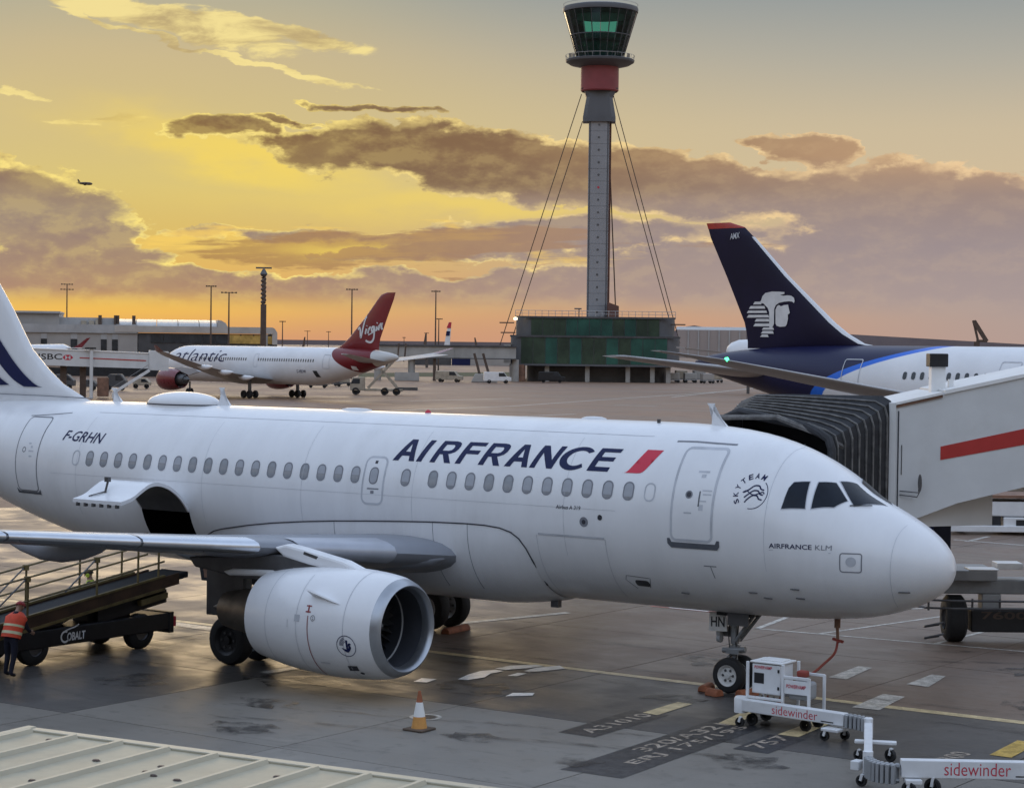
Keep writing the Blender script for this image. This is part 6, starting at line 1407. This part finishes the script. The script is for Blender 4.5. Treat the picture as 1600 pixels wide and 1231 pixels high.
# ------------------------------------------------------------------ people
def person(label, loc, rz, joints, mats_by, vest_mat, hat_mat, extras=None):
    """one skinned body; joints in metres, x forward, y left, z up"""
    t = thing('person', label, 'person', loc, rz)
    names = list(joints); idx = {n: i for i, n in enumerate(names)}
    links = [('pelvis','waist'),('waist','chest'),('chest','neck'),('neck','head'),('head','crown'),
             ('chest','shoulder_l'),('shoulder_l','elbow_l'),('elbow_l','wrist_l'),('wrist_l','palm_l'),('chest','shoulder_r'),('shoulder_r','elbow_r'),('elbow_r','wrist_r'),('wrist_r','palm_r'),
             ('pelvis','hip_l'),('hip_l','knee_l'),('knee_l','ankle_l'),('ankle_l','toe_l'),('pelvis','hip_r'),('hip_r','knee_r'),('knee_r','ankle_r'),('ankle_r','toe_r')]
    vv = [joints[n][:3] for n in names]; rad_ = [joints[n][3] for n in names]; ee = [(idx[a], idx[b]) for a, b in links]
    for sfx in ('l', 'r'):
        pw, pp = Vector(joints['wrist_'+sfx][:3]), Vector(joints['palm_'+sfx][:3]); d = (pp-pw).normalized(); sd = d.cross(Vector((0,1,0))).normalized(); cl = d.cross(sd)
        for q in range(4):
            base_ = pp+sd*(.030-.020*q); ln0 = (.034, .04, .037, .03)[q]; k0 = len(vv)
            vv += [tuple(base_+d*.02), tuple(base_+d*(.02+ln0)+cl*.006), tuple(base_+d*(.02+ln0*1.7)+cl*.03)]; rad_ += [.011, .010, .008]; ee += [(idx['palm_'+sfx], k0), (k0, k0+1), (k0+1, k0+2)]
        k0 = len(vv); tb_ = pw+(pp-pw)*.45; vv += [tuple(tb_+sd*.045+cl*.01), tuple(tb_+sd*.06+d*.04+cl*.02)]; rad_ += [.012, .010]; ee += [(idx['wrist_'+sfx], k0), (k0, k0+1)]
    me = bpy.data.meshes.new('body_skeleton'); me.from_pydata(vv, ee, []); o = bpy.data.objects.new('tmp', me); COL.objects.link(o)
    sm = o.modifiers.new('skin', 'SKIN'); sm.use_smooth_shade = True
    for i, r in enumerate(rad_):
        me.skin_vertices[0].data[i].radius = (r*1.0, r*1.0)
    me.skin_vertices[0].data[idx['pelvis']].use_root = True
    sb = o.modifiers.new('sub', 'SUBSURF'); sb.levels = sb.render_levels = 2
    dg = bpy.context.evaluated_depsgraph_get(); dg.update(); bm_ = bpy.data.meshes.new_from_object(o.evaluated_get(dg)); bpy.data.objects.remove(o)
    bm_.name = 'body'; bm_.materials.clear()
    for m_ in mats_by: bm_.materials.append(M[m_])
    zn, zw = joints['neck'][2], joints['pelvis'][2]
    hx = [Vector(joints['palm_l'][:3]), Vector(joints['palm_r'][:3])]; hd_ = Vector(joints['head'][:3])
    for pf in bm_.polygons:
        c_ = pf.center
        if (c_-hd_).length < .17 or min((c_-q).length for q in hx) < .10: pf.material_index = 2
        elif c_.z < .09: pf.material_index = 3
        elif c_.z < zw+.06 and min((c_-q).length for q in hx) > .2: pf.material_index = 1
        else: pf.material_index = 0
    body = bpy.data.objects.new('body', bm_); COL.objects.link(body); body.parent = t
    # vest: rings round the spine from hips to shoulders
    P, Wq, Cq, N = [Vector(joints[n][:3]) for n in ('pelvis', 'waist', 'chest', 'neck')]
    sh = abs(joints['shoulder_l'][1])
    spine = [P+(P-Wq)*.15, P, Wq, (Wq+Cq)/2, Cq, Cq+(N-Cq)*.45, Cq+(N-Cq)*.85]; rx = [.155,.155,.15,.155,.15,.11,.075]; ry = [.20,.205,.20,.215,sh+.045,sh-.02,.10]
    rings = []
    for i, c_ in enumerate(spine):
        d = (spine[min(i+1, 6)]-spine[max(i-1, 0)]).normalized(); fwd = Vector((d.z, 0, -d.x)).normalized()
        rings.append([c_+fwd*rx[i]*math.cos(2*math.pi*k/20)+Vector((0,1,0))*ry[i]*math.sin(2*math.pi*k/20) for k in range(20)])
    v_ = MB().loft(rings, closed=True).build('vest', vest_mat, t, smooth=60)
    for i0, fr in ((1, .3), (2, .35)):
        rg = []
        for q in (fr, fr+.38):
            rg.append([rings[i0][k].lerp(rings[i0+1][k], q)+(rings[i0][k]-spine[i0]).normalized()*.006 for k in range(20)])
        MB().loft(rg).build('reflective_band', 'reflective', v_, smooth=60)
    H = Vector(joints['head'][:3]); K = (Vector(joints['crown'][:3])-H).normalized()
    cap = MB(); rg = []
    u_ = K.cross(Vector((0,1,0))).normalized(); w_ = Vector((0,1,0))
    for a in (0, 20, 40, 60, 80, 89):
        rg.append([H+K*(.035+.105*math.sin(R_(a)))+(u_*1.12*math.cos(2*math.pi*k/16)+w_*.95*math.sin(2*math.pi*k/16))*.112*math.cos(R_(a)) for k in range(16)])
    cap.loft(rg, False, True); hc = cap.build('hair' if hat_mat == 'hair_dark' else 'cap', hat_mat, t, smooth=60)
    fx = Vector((K.z, 0, -K.x)).normalized()      # facing direction
    nose = MB().loft([[H+fx*(.105+q)+K*(-.005-q*.3)+Vector((0,1,0))*r*math.cos(2*math.pi*k/8)+K*r*math.sin(2*math.pi*k/8) for k in range(8)] for q, r in ((-.02,.022),(.015,.016),(.025,.004))]).build('nose', 'skin', body)
    for s_ in (-1, 1):
        MB().loft([[H+fx*(.098+q)+K*.025+Vector((0,s_*.035,0))+Vector((0,1,0))*r*math.cos(2*math.pi*k/8)+K*r*.7*math.sin(2*math.pi*k/8) for k in range(8)] for q, r in ((-.01,.014),(.006,.010))], False, True).build('eye', 'print_black', body)
        MB().loft([[H+Vector((0,s_*(.09+q),0))+fx*r*math.cos(2*math.pi*k/8)+K*r*1.5*math.sin(2*math.pi*k/8) for k in range(8)] for q, r in ((-.005,.018),(.012,.022),(.018,.01))], False, True).build('ear', 'skin', body)
    MB().loft([[H+fx*(.100+q)-K*.055+Vector((0,1,0))*r*1.6*math.cos(2*math.pi*k/8)+K*r*.5*math.sin(2*math.pi*k/8) for k in range(8)] for q, r in ((-.01,.015),(.004,.012))], False, True).build('mouth', 'ear_red', body)
    if extras: extras(t, H)
    if vest_mat == 'hivis_orange': v_.scale = (1.12, 1.22, 1.0)
    return t
J1 = dict(pelvis=(0,0,.90,.135), waist=(.06,0,1.06,.125), chest=(.17,0,1.30,.13), neck=(.25,0,1.44,.06), head=(.31,0,1.53,.082), crown=(.35,0,1.62,.06),
          shoulder_l=(.17,.19,1.34,.062), elbow_l=(.20,.27,1.07,.05), wrist_l=(.36,.24,.90,.036), palm_l=(.42,.23,.85,.036), shoulder_r=(.17,-.19,1.34,.062), elbow_r=(.24,-.26,1.08,.05), wrist_r=(.42,-.20,.98,.036), palm_r=(.49,-.19,.95,.036),
          hip_l=(.0,.10,.86,.10), knee_l=(.06,.13,.48,.068), ankle_l=(-.03,.13,.09,.05), toe_l=(.14,.14,.045,.042), hip_r=(.0,-.10,.86,.10), knee_r=(-.04,-.12,.48,.068), ankle_r=(-.16,-.12,.10,.05), toe_r=(.0,-.13,.045,.042))
person('worker in orange vest and dark trousers with back turned beside the belt loader', (-18.66, -8.68, 0), R_(100), J1, ['trouser_navy', 'trouser_navy', 'skin', 'black_plastic'], 'hivis_orange', 'ear_red')
J2 = dict(J1); J2.update(pelvis=(0,0,.92,.13), waist=(.01,0,1.08,.12), chest=(.03,0,1.34,.125), neck=(.05,0,1.50,.058), head=(.08,0,1.60,.08), crown=(.09,0,1.70,.058), shoulder_l=(.03,.19,1.40,.06), elbow_l=(.08,.26,1.13,.048), wrist_l=(.28,.20,1.05,.035), palm_l=(.35,.19,1.04,.035), shoulder_r=(.03,-.19,1.40,.06), elbow_r=(.08,-.26,1.13,.048), wrist_r=(.28,-.20,1.05,.035), palm_r=(.35,-.19,1.04,.035))
def muffs(t, H):
    for s_ in (-1, 1): MB().lathe([(-.02,.01),(-.02,.05),(.02,.05),(.02,.01)], H+Vector((0,s_*.115,0)), (0,1,0), 14).build('ear_defender', 'hivis_yellow', t)
person('worker in yellow vest half hidden behind the belt loader railings', (-21.75, -3.35, 0), R_(-150), J2, ['black_plastic', 'trouser_navy', 'skin', 'black_plastic'], 'hivis_yellow', 'hair_dark', muffs)

# ------------------------------------------------------------------ chocks, cone
def chock(loc, rz, lab, ln_=.45):
    t = MB().prism([(-.13,0),(.13,0),(.11,.10),(.05,.15),(-.05,.15),(-.11,.10)], lambda a, b, q: Vector((a, q, b)), -ln_/2, ln_/2).build('wheel_chock', 'chock_orange', bevel=.02)
    t.location = loc; t.rotation_euler = (0,0,rz); tag(t, lab, 'chock', 'wheel chocks')
chock((-5.62,-.30,0), .2, 'rusty orange chock behind the nose wheel', .5); chock((-4.58,-.35,0), -.3, 'rusty orange chock before the nose wheel beside the white trolley', .5)
chock((-5.15,-.78,0), 1.3, 'flat brown chock lying beside the nose wheel', .35); chock((-15.35,3.5,0), .1, 'orange chock at the far main wheels', 1.1)
p = gz(655, 1140); cn = thing('traffic_cone', 'orange and white traffic cone standing on the apron', 'traffic cone', (p.x, p.y, 0))
MB().box(-.24,.24,-.24,.24,0,.045).build('base', 'cone_base', cn, bevel=.02)
def cr(z): return .165-.135*z/.75
for za, zb2, m_, nm in ((.045,.27,'cone_orange','lower_band'), (.27,.55,'cone_white','sleeve'), (.55,.77,'chock_orange','tip')):
    MB().lathe([(za,cr(za)),(zb2,cr(zb2))]+([(zb2,.001)] if m_ == 'chock_orange' else []), (0,0,0), (0,0,1), 24).build(nm, m_, cn, smooth=40)

# ------------------------------------------------------------------ power trolley and its jointed cable boom
cable = thing('cable_boom', 'white jointed ground power boom with red lettering on small castors', 'cable boom', (0, -4.5, 0))
def Q(x, y, z): return Vector((x, y+4.5, z))
def box_dir(p, q, w, z0, z1, name, m, par, bevel=.015):
    p, q = Vector((*p, 0)), Vector((*q, 0)); d = (q-p).normalized(); n = Vector((-d.y, d.x, 0))*w/2
    vs_ = [p-n, q-n, q+n, p+n]; mb = MB(); mb.add([Q(a.x, a.y, z0) for a in vs_]+[Q(a.x, a.y, z1) for a in vs_], [(0,3,2,1),(4,5,6,7),(0,1,5,4),(1,2,6,5),(2,3,7,6),(3,0,4,7)]); return mb.build(name, m, par, bevel=bevel)
def castor(par, x, y, r=.12, rz=0.0):
    mb = MB().lathe([(-.035,r*.6),(-.035,r*.95),(-.02,r),(.02,r),(.035,r*.95),(.035,r*.6),(.02,.01)], Q(x, y, r), (math.sin(rz),math.cos(rz),0), 18); w = mb.build('castor', 'rubber', par, smooth=40)
    MB().bar(Q(x-.01,y,r), Q(x+.02,y,r*2.1), .08, .05).build('castor_fork', 'gse_white', w)
B1a, B1b = (-3.0, -3.46), (-.60, -3.68)
def along(p, q, n):
    p, q = Vector(p), Vector(q); return [tuple(p.lerp(q, k/(n-1))) for k in range(n)]
def letters(p, q, start, length, h, z, name='lettering'):
    d = (Vector(q)-Vector(p)).normalized(); n = Vector((d.y, -d.x))*.104
    skin(fit2d(text2d('sidewinder', bold=-.006), 0, length, 0, h), lambda u, v: Q(p[0]+d.x*(start+u)+n.x, p[1]+d.y*(start+u)+n.y, z+v), name, 'print_red', cable, cut=0)
    skin(poly2d([(start+length+.08, z-.01), (start+length+.36, z-.01), (start+length+.36, z+.012), (start+length+.08, z+.012)]), lambda u, v: Q(p[0]+d.x*u+n.x, p[1]+d.y*u+n.y, v), 'small_print', 'print_black', cable, cut=0)
def chain(pts, z0, z1):
    for a in pts[1:-1]: MB().box(a[0]-.03, a[0]+.03, a[1]-.12+4.5, a[1]+.12+4.5, z0, z1).build('chain_link', 'gse_grey', cable, bevel=.012)
    MB().tube([Q(a[0], a[1], z1-.04) for a in pts], .045, 8).tube([Q(a[0], a[1], z0+.06) for a in pts], .045, 8).build('chain_cable', 'steel_grey', cable, smooth=40)
box_dir(B1a, B1b, .20, .30, .54, 'beam', 'gse_white', cable)
MB().lathe([(.26,.14),(.54,.14),(.58,.11),(.58,.01)], Q(-3.02,-3.45,0), (0,0,1), 16).build('beam_head', 'gse_white', cable, smooth=40)
letters(B1a, B1b, .78, 1.05, .17, .34)
box_dir((-1.0,-3.72), (-.62,-3.76), .40, .19, .25, 'outrigger', 'gse_white', cable)
for x_, y_ in ((-2.95,-3.62), (-.95,-3.88), (-.68,-3.55)): castor(cable, x_, y_, .095)
chain(spline([(-.62,-3.68),(-.45,-3.69),(-.25,-3.74),(-.05,-3.88),(.10,-4.12)], 2), .27, .53)
MB().lathe([(.24,.085),(.60,.085),(.62,.06),(.62,.01)], Q(.12,-4.2,0), (0,0,1), 14).build('pivot', 'gse_white', cable, smooth=40)
L1, L2 = (.14,-4.25), (1.42,-6.95)
box_dir(L1, L2, .15, .34, .53, 'link_beam', 'gse_white', cable)
box_dir((.28,-5.12), (.98,-4.82), .16, .30, .36, 'outrigger', 'gse_white', cable); castor(cable, .92, -4.95, .12, .3); castor(cable, .40, -5.2, .10, .3)
chain(spline([(1.42,-6.95),(1.52,-7.14),(1.68,-7.32),(1.86,-7.42),(2.04,-7.42),(2.2,-7.36)], 2), .17, .51)
MB().lathe([(.2,.09),(.58,.09),(.60,.01)], Q(1.44,-7.0,0), (0,0,1), 14).build('pivot', 'gse_white', cable, smooth=40); MB().box(1.16,1.32,-7.12+4.5,-6.9+4.5,.24,.40).build('end_stop', 'gse_white', cable, bevel=.015); castor(cable, 1.42, -7.2, .10)
B2a, B2b = (2.22, -7.36), (7.2, -4.1)
box_dir(B2a, B2b, .2, .30, .60, 'beam', 'gse_white', cable)
letters(B2a, B2b, .72, 1.12, .22, .355)
box_dir((2.32,-7.42), (2.55,-7.26), .28, .21, .29, 'outrigger', 'gse_white', cable); castor(cable, 2.42, -7.46, .13); castor(cable, 2.70, -7.12, .15)
# the power unit on its trolley
pu = thing('power_unit', 'white boxy ground power unit with red lettering on an open frame beside the nose wheel', 'power unit', (-2.40, -2.98, 0), scale=.9)
U0 = lambda x, y, z: Vector((x+2.9, y+2.9, z))
def ub(x0, x1, y0, y1, z0, z1, name, m, bevel=.02, par=None): a, b = U0(x0, y0, z0), U0(x1, y1, z1); return MB().box(a.x, b.x, a.y, b.y, a.z, b.z).build(name, m, par or pu, bevel=bevel)
bx_ = ub(-3.42,-2.72,-3.25,-2.62,.72,1.38,'cabinet','gse_white',.025)
ub(-3.46,-2.66,-3.28,-2.58,1.40,1.44,'lid','bridge_roof',.015); ub(-3.3,-2.75,-3.1,-2.7,1.44,1.47,'lid_panel','bridge_roof',.01)
for x_, y_ in ((-3.50,-3.30),(-2.62,-3.30),(-3.50,-2.56),(-2.62,-2.56)): ub(x_-.03,x_+.03,y_-.03,y_+.03,.30,1.42,'frame_post','gse_white',.008)
for x_, y_ in ((-1.98,-3.30),(-1.98,-2.56)): ub(x_-.03,x_+.03,y_-.03,y_+.03,.25,1.18,'frame_post','gse_white',.008)
for y_ in (-3.30,-2.56): ub(-2.60,-1.98,y_-.028,y_+.028,1.13,1.19,'frame_rail','gse_white',.008); ub(-3.5,-1.98,y_-.026,y_+.026,.30,.36,'frame_rail','gse_white',.008); ub(-3.5,-2.6,y_-.026,y_+.026,.60,.66,'frame_rail','gse_white',.008)
for x_ in (-3.5,-2.62,-1.98): ub(x_-.026,x_+.026,-3.3,-2.56,.30,.36,'frame_rail','gse_white',.008)
ub(-2.58,-2.0,-3.32,-3.29,.80,1.10,'name_board','gse_white',.008); ub(-2.55,-2.05,-3.2,-2.75,.66,1.05,'generator','gse_grey',.06)
ub(-2.48,-2.24,-2.95,-2.75,1.12,1.27,'cable_drum','hose_red',.04)
skin(fit2d(text2d('POWERVAMP', shear=.2, bold=.02), 0, .44, 0, .07), lambda u, v: U0(-3.36+u, -3.256, 1.27+v), 'lettering', 'print_red', bx_, cut=0); skin(fit2d(text2d('POWERVAMP', shear=.2, bold=.02), 0, .48, 0, .085), lambda u, v: U0(-2.53+u, -3.326, .93+v), 'lettering', 'print_red', bx_, cut=0)
ub(-3.36,-3.12,-3.258,-3.25,.95,1.18,'data_plate','print_black',0)
for z_ in (.84, 1.22): ub(-2.78,-2.735,-3.262,-3.25,z_,z_+.07,'latch','print_black',0)
for k in range(4): MB().tube([U0(-3.4+k*.16,-3.1,.42), U0(-3.3+k*.15,-3.0,.62), U0(-3.2+k*.14,-3.05,.40)], .05, 8).build('cable_coil', 'hose_red' if k % 2 else 'steel_grey', pu, smooth=40)
ub(-3.45,-2.05,-3.25,-2.6,.26,.30,'tray','gse_grey',.01)
for x_, y_ in ((-3.4,-3.25),(-2.1,-3.2),(-3.4,-2.6),(-2.1,-2.6)):
    MB().lathe([(-.04,.08),(-.04,.13),(.04,.13),(.04,.01)], U0(x_,y_,.13), (0,1,0), 14).build('castor', 'rubber', pu, smooth=40)
# plug hanging from the nose socket with its red lead down to the unit
pl_ = thing('power_lead', 'red power lead hanging from the socket under the jet nose', 'cable', (-2.62, .0, 0))
MB().tube([(0,0,2.02),(0,0,1.86)], .05, 10).build('plug', 'brown_rust', pl_, smooth=40); MB().tube([(0,0,1.86),(.0,0,1.62)], .065, 10).tube([(0,0,1.62),(.02,0,1.3)], .035, 8).build('plug_grip', 'brown_rust', pl_, smooth=40)
MB().bar((-.1,0,1.38),(.14,0,1.33),.07,.05).build('strap', 'hose_red', pl_)
cv_ = [(.02,0,1.4),(.0,-.1,1.1),(-.06,-.5,.9),(-.05,-1.0,.78),(-.02,-1.7,.75),(.05,-2.3,.95),(.12,-2.6,1.18)]
MB().tube([tuple(p_) for p_ in spline(cv_, 6)], .028, 8).build('lead', 'hose_red', pl_, smooth=60)

# ------------------------------------------------------------------ pale ribbed roof below the window
rf = thing('ribbed_roof', 'pale greenish ribbed metal roof in the near left corner', 'roof', (2.57, -26.94, 0), .1165)
mat('roof_pale', (.42,.375,.265), .55, var=.10, vscale=2.5, dirt=((.25,.24,.19), .6), bump=.1, bscale=14)
mat('roof_pale_rib', (.47,.425,.315), .5, var=.06, vscale=2)
ZR = 4.0; pw = .52
for k in range(20):
    x0 = k*pw
    MB().box(x0+.02, x0+pw-.02, -9.0, 0, ZR-.05, ZR).build('roof_panel', 'roof_pale', rf)
    MB().prism([(x0-.045,ZR-.01),(x0+.045,ZR-.01),(x0+.02,ZR+.035),(x0-.02,ZR+.035)], lambda a, b, q: Vector((a, q, b)), -9.0, -.03).build('seam', 'roof_pale_rib', rf)
MB().box(-.06, 20*pw, -.02, .10, ZR-.12, ZR+.02).build('eaves_trim', 'roof_pale_rib', rf, bevel=.01); MB().box(-.14, -.04, -9, .1, ZR-.12, ZR+.03).build('verge_trim', 'roof_pale_rib', rf, bevel=.01)
MB().box(.1, 20*pw-.1, -9, -.1, 0, ZR-.06).build('wall', 'wall_white', rf)
for k in range(60):
    a, b = random.uniform(.3, 9.5), random.uniform(-6.5, -.2); MB().loft([[(a+r*.045*math.cos(2*math.pi*q/6+k), b+r*.03*math.sin(2*math.pi*q/6+k), ZR+.003+h_) for q in range(6)] for r, h_ in ((1,0),(.6,.012))], False, True).build('leaf_debris', 'mast_brown', rf)

# ------------------------------------------------------------------ catering lift under the red tail
p = gz(572, 617); ct = thing('scissor_truck', 'olive scissor lift truck with raised platform under the red tail', 'truck', (p.x, p.y, 0), math.atan2(H_R.y, H_R.x))
MB().prism([(-2.3,.6),(-.3,.6),(-.3,2.5),(-1.9,2.5),(-2.3,1.6)], lambda a, b, q: Vector((a, q, b)), 0, 2.2).build('cab', 'beige_metal', ct, bevel=.06)
MB().prism([(-2.2,1.6),(-.9,1.6),(-.9,2.3),(-1.85,2.3)], lambda a, b, q: Vector((a, q, b)), -.02, 2.22).build('side_window', 'glass_dark', ct); MB().box(-2.35,-2.28,.3,1.9,.75,1.0).build('headlight', 'print_white', ct)
MB().box(-.3,5.2,.2,2.0,.55,.9).build('chassis', 'beige_metal', ct, bevel=.04)
for x_ in (-1.5, 2.6, 4.3):
    for y_ in (.1, 2.0): MB().lathe([(-.15,.3),(-.15,.52),(.15,.52),(.15,.01)], (x_,y_,.52), (0,1,0), 18).build('wheel', 'rubber', ct, smooth=40)
for y_ in (.35, 1.85): MB().bar((.2,y_,1.0),(4.2,y_,5.3),.22,.3).bar((4.4,y_,1.0),(.6,y_,5.3),.22,.3).build('scissor_arm', 'beige_metal', ct)
MB().box(.2,6.0,0,2.2,5.3,5.5).build('platform', 'beige_metal', ct); MB().box(4.4,7.3,.3,1.9,.7,1.15).build('rear_step', 'metal_dark', ct)
for x_ in (4.4, 5.4): MB().tube([(x_,1.2,5.5),(x_+.15,1.2,7.4)], .12, 8).build('platform_post', 'mast_brown', ct)
# low carts behind it
for i, (px, py, lab) in enumerate(((520,604,'low dark cart left of the scissor truck'), (535,603,'pale cart touching the scissor truck'), (497,606,'flat dark trailer behind the red-tailed jet'))):
    p = gz(px, py); t = thing('baggage_cart', lab, 'cart', (p.x, p.y, 0), math.atan2(H_R.y, H_R.x), 'carts behind the red-tailed jet')
    MB().box(-1.6,1.6,-.8,.8,.4,.65).build('deck', 'metal_dark', t); MB().box(-1.3,1.2,-.7,.7,.65,1.3 if i == 1 else .9).build('load', 'beige_metal' if i == 1 else 'wall_dark', t, bevel=.05)
    for a in (-1.1, 1.1): MB().lathe([(-.1,.3),(.1,.3),(.1,.01)], (a,-.8,.3), (0,1,0), 12).build('wheel', 'rubber', t)

# ------------------------------------------------------------------ bridge at the red-tailed jet
c = Card(150, 262); vb = thing('passenger_bridge', 'white passenger bridge with HSBC lettering leading to the red-tailed jet', 'jet bridge', c.loc, c.rz)
def vp(px, py): return (c.y(px), c.z(py))
MB().prism([vp(40,545), vp(130,548), vp(236,551), vp(236,575), vp(130,572.5), vp(40,570)], lambda a, b, q: Vector((q, a, b)), -3, 0).build('tunnel', 'bridge_white', vb)
MB().prism([vp(40,544), vp(236,550.2), vp(236,551.5), vp(40,545.5)], lambda a, b, q: Vector((q, a, b)), -3.1, .1).build('roof', 'bridge_roof', vb)
MB().prism([vp(232,546), vp(262,548), vp(262,578), vp(232,577)], lambda a, b, q: Vector((q, a, b)), -3.4, .3).build('cab', 'bridge_white', vb)
MB().prism([vp(125,558), vp(227,561.5), vp(227,563.2), vp(125,559.6)], lambda a, b, q: Vector((q, a, b)), .0, .04).build('red_stripe', 'bridge_red', vb)
skin(fit2d(text2d('HSBC', bold=.01), 0, 3.7, 0, .75), lambda u, v: Vector((.02, c.y(53)+u, c.z(562)+v)), 'lettering', 'print_black', vb, cut=0)
hx0, hz0, hw, hh = c.y(107), c.z(558.5), .66, .33
def hexp(pts, m_): skin(poly2d([(hx0+a*hw, hz0+b*hh) for a, b in pts]), lambda u, v: Vector((.02, u, v)), 'emblem', m_, vb, cut=0)
hexp([(-1,0),(-.5,1),(-.5,-1)], 'print_red'); hexp([(1,0),(.5,-1),(.5,1)], 'print_red'); hexp([(-.5,1),(.5,1),(0,0)], 'print_red'); hexp([(-.5,-1),(0,0),(.5,-1)], 'print_red')
MB().tube([(.6,c.y(143),0),(.6,c.y(143),c.z(544))], .22, 10).build('lamp_post', 'bridge_white', vb); MB().box(.3,.9,c.y(150),c.y(133),c.z(545),c.z(542.5)).build('lamp_head', 'black_plastic', vb); MB().box(.5,.7,c.y(234.5)-.2,c.y(234.5)+.2,c.z(541),c.z(523.5)).build('beacon_post', 'metal_dark', vb) if False else None
st_ = MB()
for dy in (0, .9): st_.bar((.8+dy,c.y(178),c.z(612)),(.8+dy,c.y(232),c.z(577)),.12,.35)
st_.build('stair_stringer', 'gse_white', vb)
for k in range(12):
    t_ = k/11; MB().box(.8,1.7,c.y(178+54*t_)-.22,c.y(178+54*t_)+.22,c.z(612-35*t_)-.05,c.z(612-35*t_)+.03).build('stair_tread', 'steel_grey', vb)
MB().bar((.8,c.y(176),c.z(604)),(.8,c.y(230),c.z(569)),.06,.06).build('stair_rail', 'steel_grey', vb); MB().box(.6,1.9,c.y(183),c.y(175),0,c.z(612)).build('stair_foot', 'gse_white', vb)
for px in (130, 100): MB().box(-2,-1.2,c.y(px)-.4,c.y(px)+.4,0,c.z(571)).build('support', 'mast_brown', vb)
MB().box(-2.2,-.4,c.y(170),c.y(152),.2,2.6).build('drive_bogie', 'brown_rust', vb, bevel=.1)
# ramp clutter beneath it, coloured dark to stand in for the shade there
for i, (px, py, w, h, m_, lab) in enumerate(((98,604,3.6,2.2,'wall_dark','long dark ramp vehicle at the left under the lettered bridge'), (182,606,3.0,2.4,'wall_dark','dark ramp vehicle behind the bridge stairs'), (222,603,2.6,1.6,'beige_metal','beige ramp cart under the red engine'), (140,606,2.2,1.6,'wall_dark','small dark ramp vehicle left of the bridge stairs'))):
    p = gz(px, py+4); t = thing('ramp_vehicle', lab, 'vehicle', (p.x, p.y, 0), math.atan2(H_R.y, H_R.x), 'vehicles under the far bridge')
    MB().prism([(-w/2,.5),(w/2,.5),(w/2,h*.6),(w*.25,h),(-w*.3,h),(-w/2,h*.65)], lambda a, b, q: Vector((a, q, b)), -.9, .9).build('body', m_, t, bevel=.08)
    MB().prism([(w*.42,h*.62),(w*.22,h*.92),(0,h*.92),(0,h*.62)], lambda a, b, q: Vector((a, q, b)), -.92, .92).build('side_window', 'glass_dark', t)
    for a in (-w*.32, w*.32): MB().lathe([(-.15,.2),(-.15,.38),(.15,.38),(.15,.01)], (a,-.8,.38), (0,1,0), 14).build('wheel', 'rubber', t)
# small red-white winglet of a jet behind the bridge, and the folded mast on the skyline at right
c = Card(128, 330); t = thing('parked_jet', 'white jet behind the lettered bridge with a red upturned wingtip', 'airplane', c.loc, c.rz)
MB().loft([[(r*1.9*math.cos(2*math.pi*k/16), y_, c.z(556)+r*1.9*math.sin(2*math.pi*k/16)) for k in range(16)] for y_, r in ((c.y(30),.9),(c.y(100),1.0),(c.y(112),.7),(c.y(118),.1))]).build('fuselage', 'jet_white', t, smooth=60)
MB().prism([(c.y(115),c.z(543)),(c.y(128),c.z(542.5)),(c.y(141),c.z(527)),(c.y(135),c.z(528)),(c.y(124),c.z(537))], lambda a, b, q: Vector((q, a, b)), -.12, .12).build('wingtip', 'virgin_red', t); MB().box(-1.2,1.2,c.y(128),c.y(96),c.z(544),c.z(543)).build('wing', 'jet_white', t)
for px in (60, 100): MB().tube([(0,c.y(px),c.z(562)),(0,c.y(px),0)], .25, 8).build('gear', 'metal_dark', t)
c = Card(1530, 420); t = thing('folded_crane', 'dark folded crane arm on the skyline beyond the white fuselage', 'crane', c.loc, c.rz)
MB().bar((0,c.y(1526),0),(0,c.y(1526),c.z(533)),1.2,1.2).build('base', 'mast_brown', t); MB().bar((0,c.y(1528),c.z(533)),(0,c.y(1520),c.z(500)),.5,.5).bar((0,c.y(1541),c.z(533)),(0,c.y(1521),c.z(501)),.9,.9).build('arm', 'mast_brown', t); MB().bar((0,c.y(1525),c.z(532)),(0,c.y(1542),c.z(532)),.4,.5).build('foot', 'mast_brown', t)

# ------------------------------------------------------------------ the pier the photograph was taken from: it stands behind the viewpoint and keeps low sky light off the stand
pr_ = thing('terminal_pier', 'dark glazed pier building standing behind the viewpoint', 'building', (0, -42, 0))
MB().box(-70, 75, -24, -.3, 0, 12.6).build('wall', 'wall_dark', pr_)
for z0_, z1_ in ((0, 3.4), (7.0, 8.6), (12.2, 12.8)): MB().box(-70, 75, -.3, 0, z0_, z1_).build('spandrel', 'concrete_pale', pr_)
gp = None
for k in range(36):
    for z0_, z1_ in ((3.5, 6.9), (8.7, 12.1)):
        MB().box(-69.8+k*4, -66+k*4, -.28, -.15, z0_, z1_).build('pane', 'glass_dark', pr_)
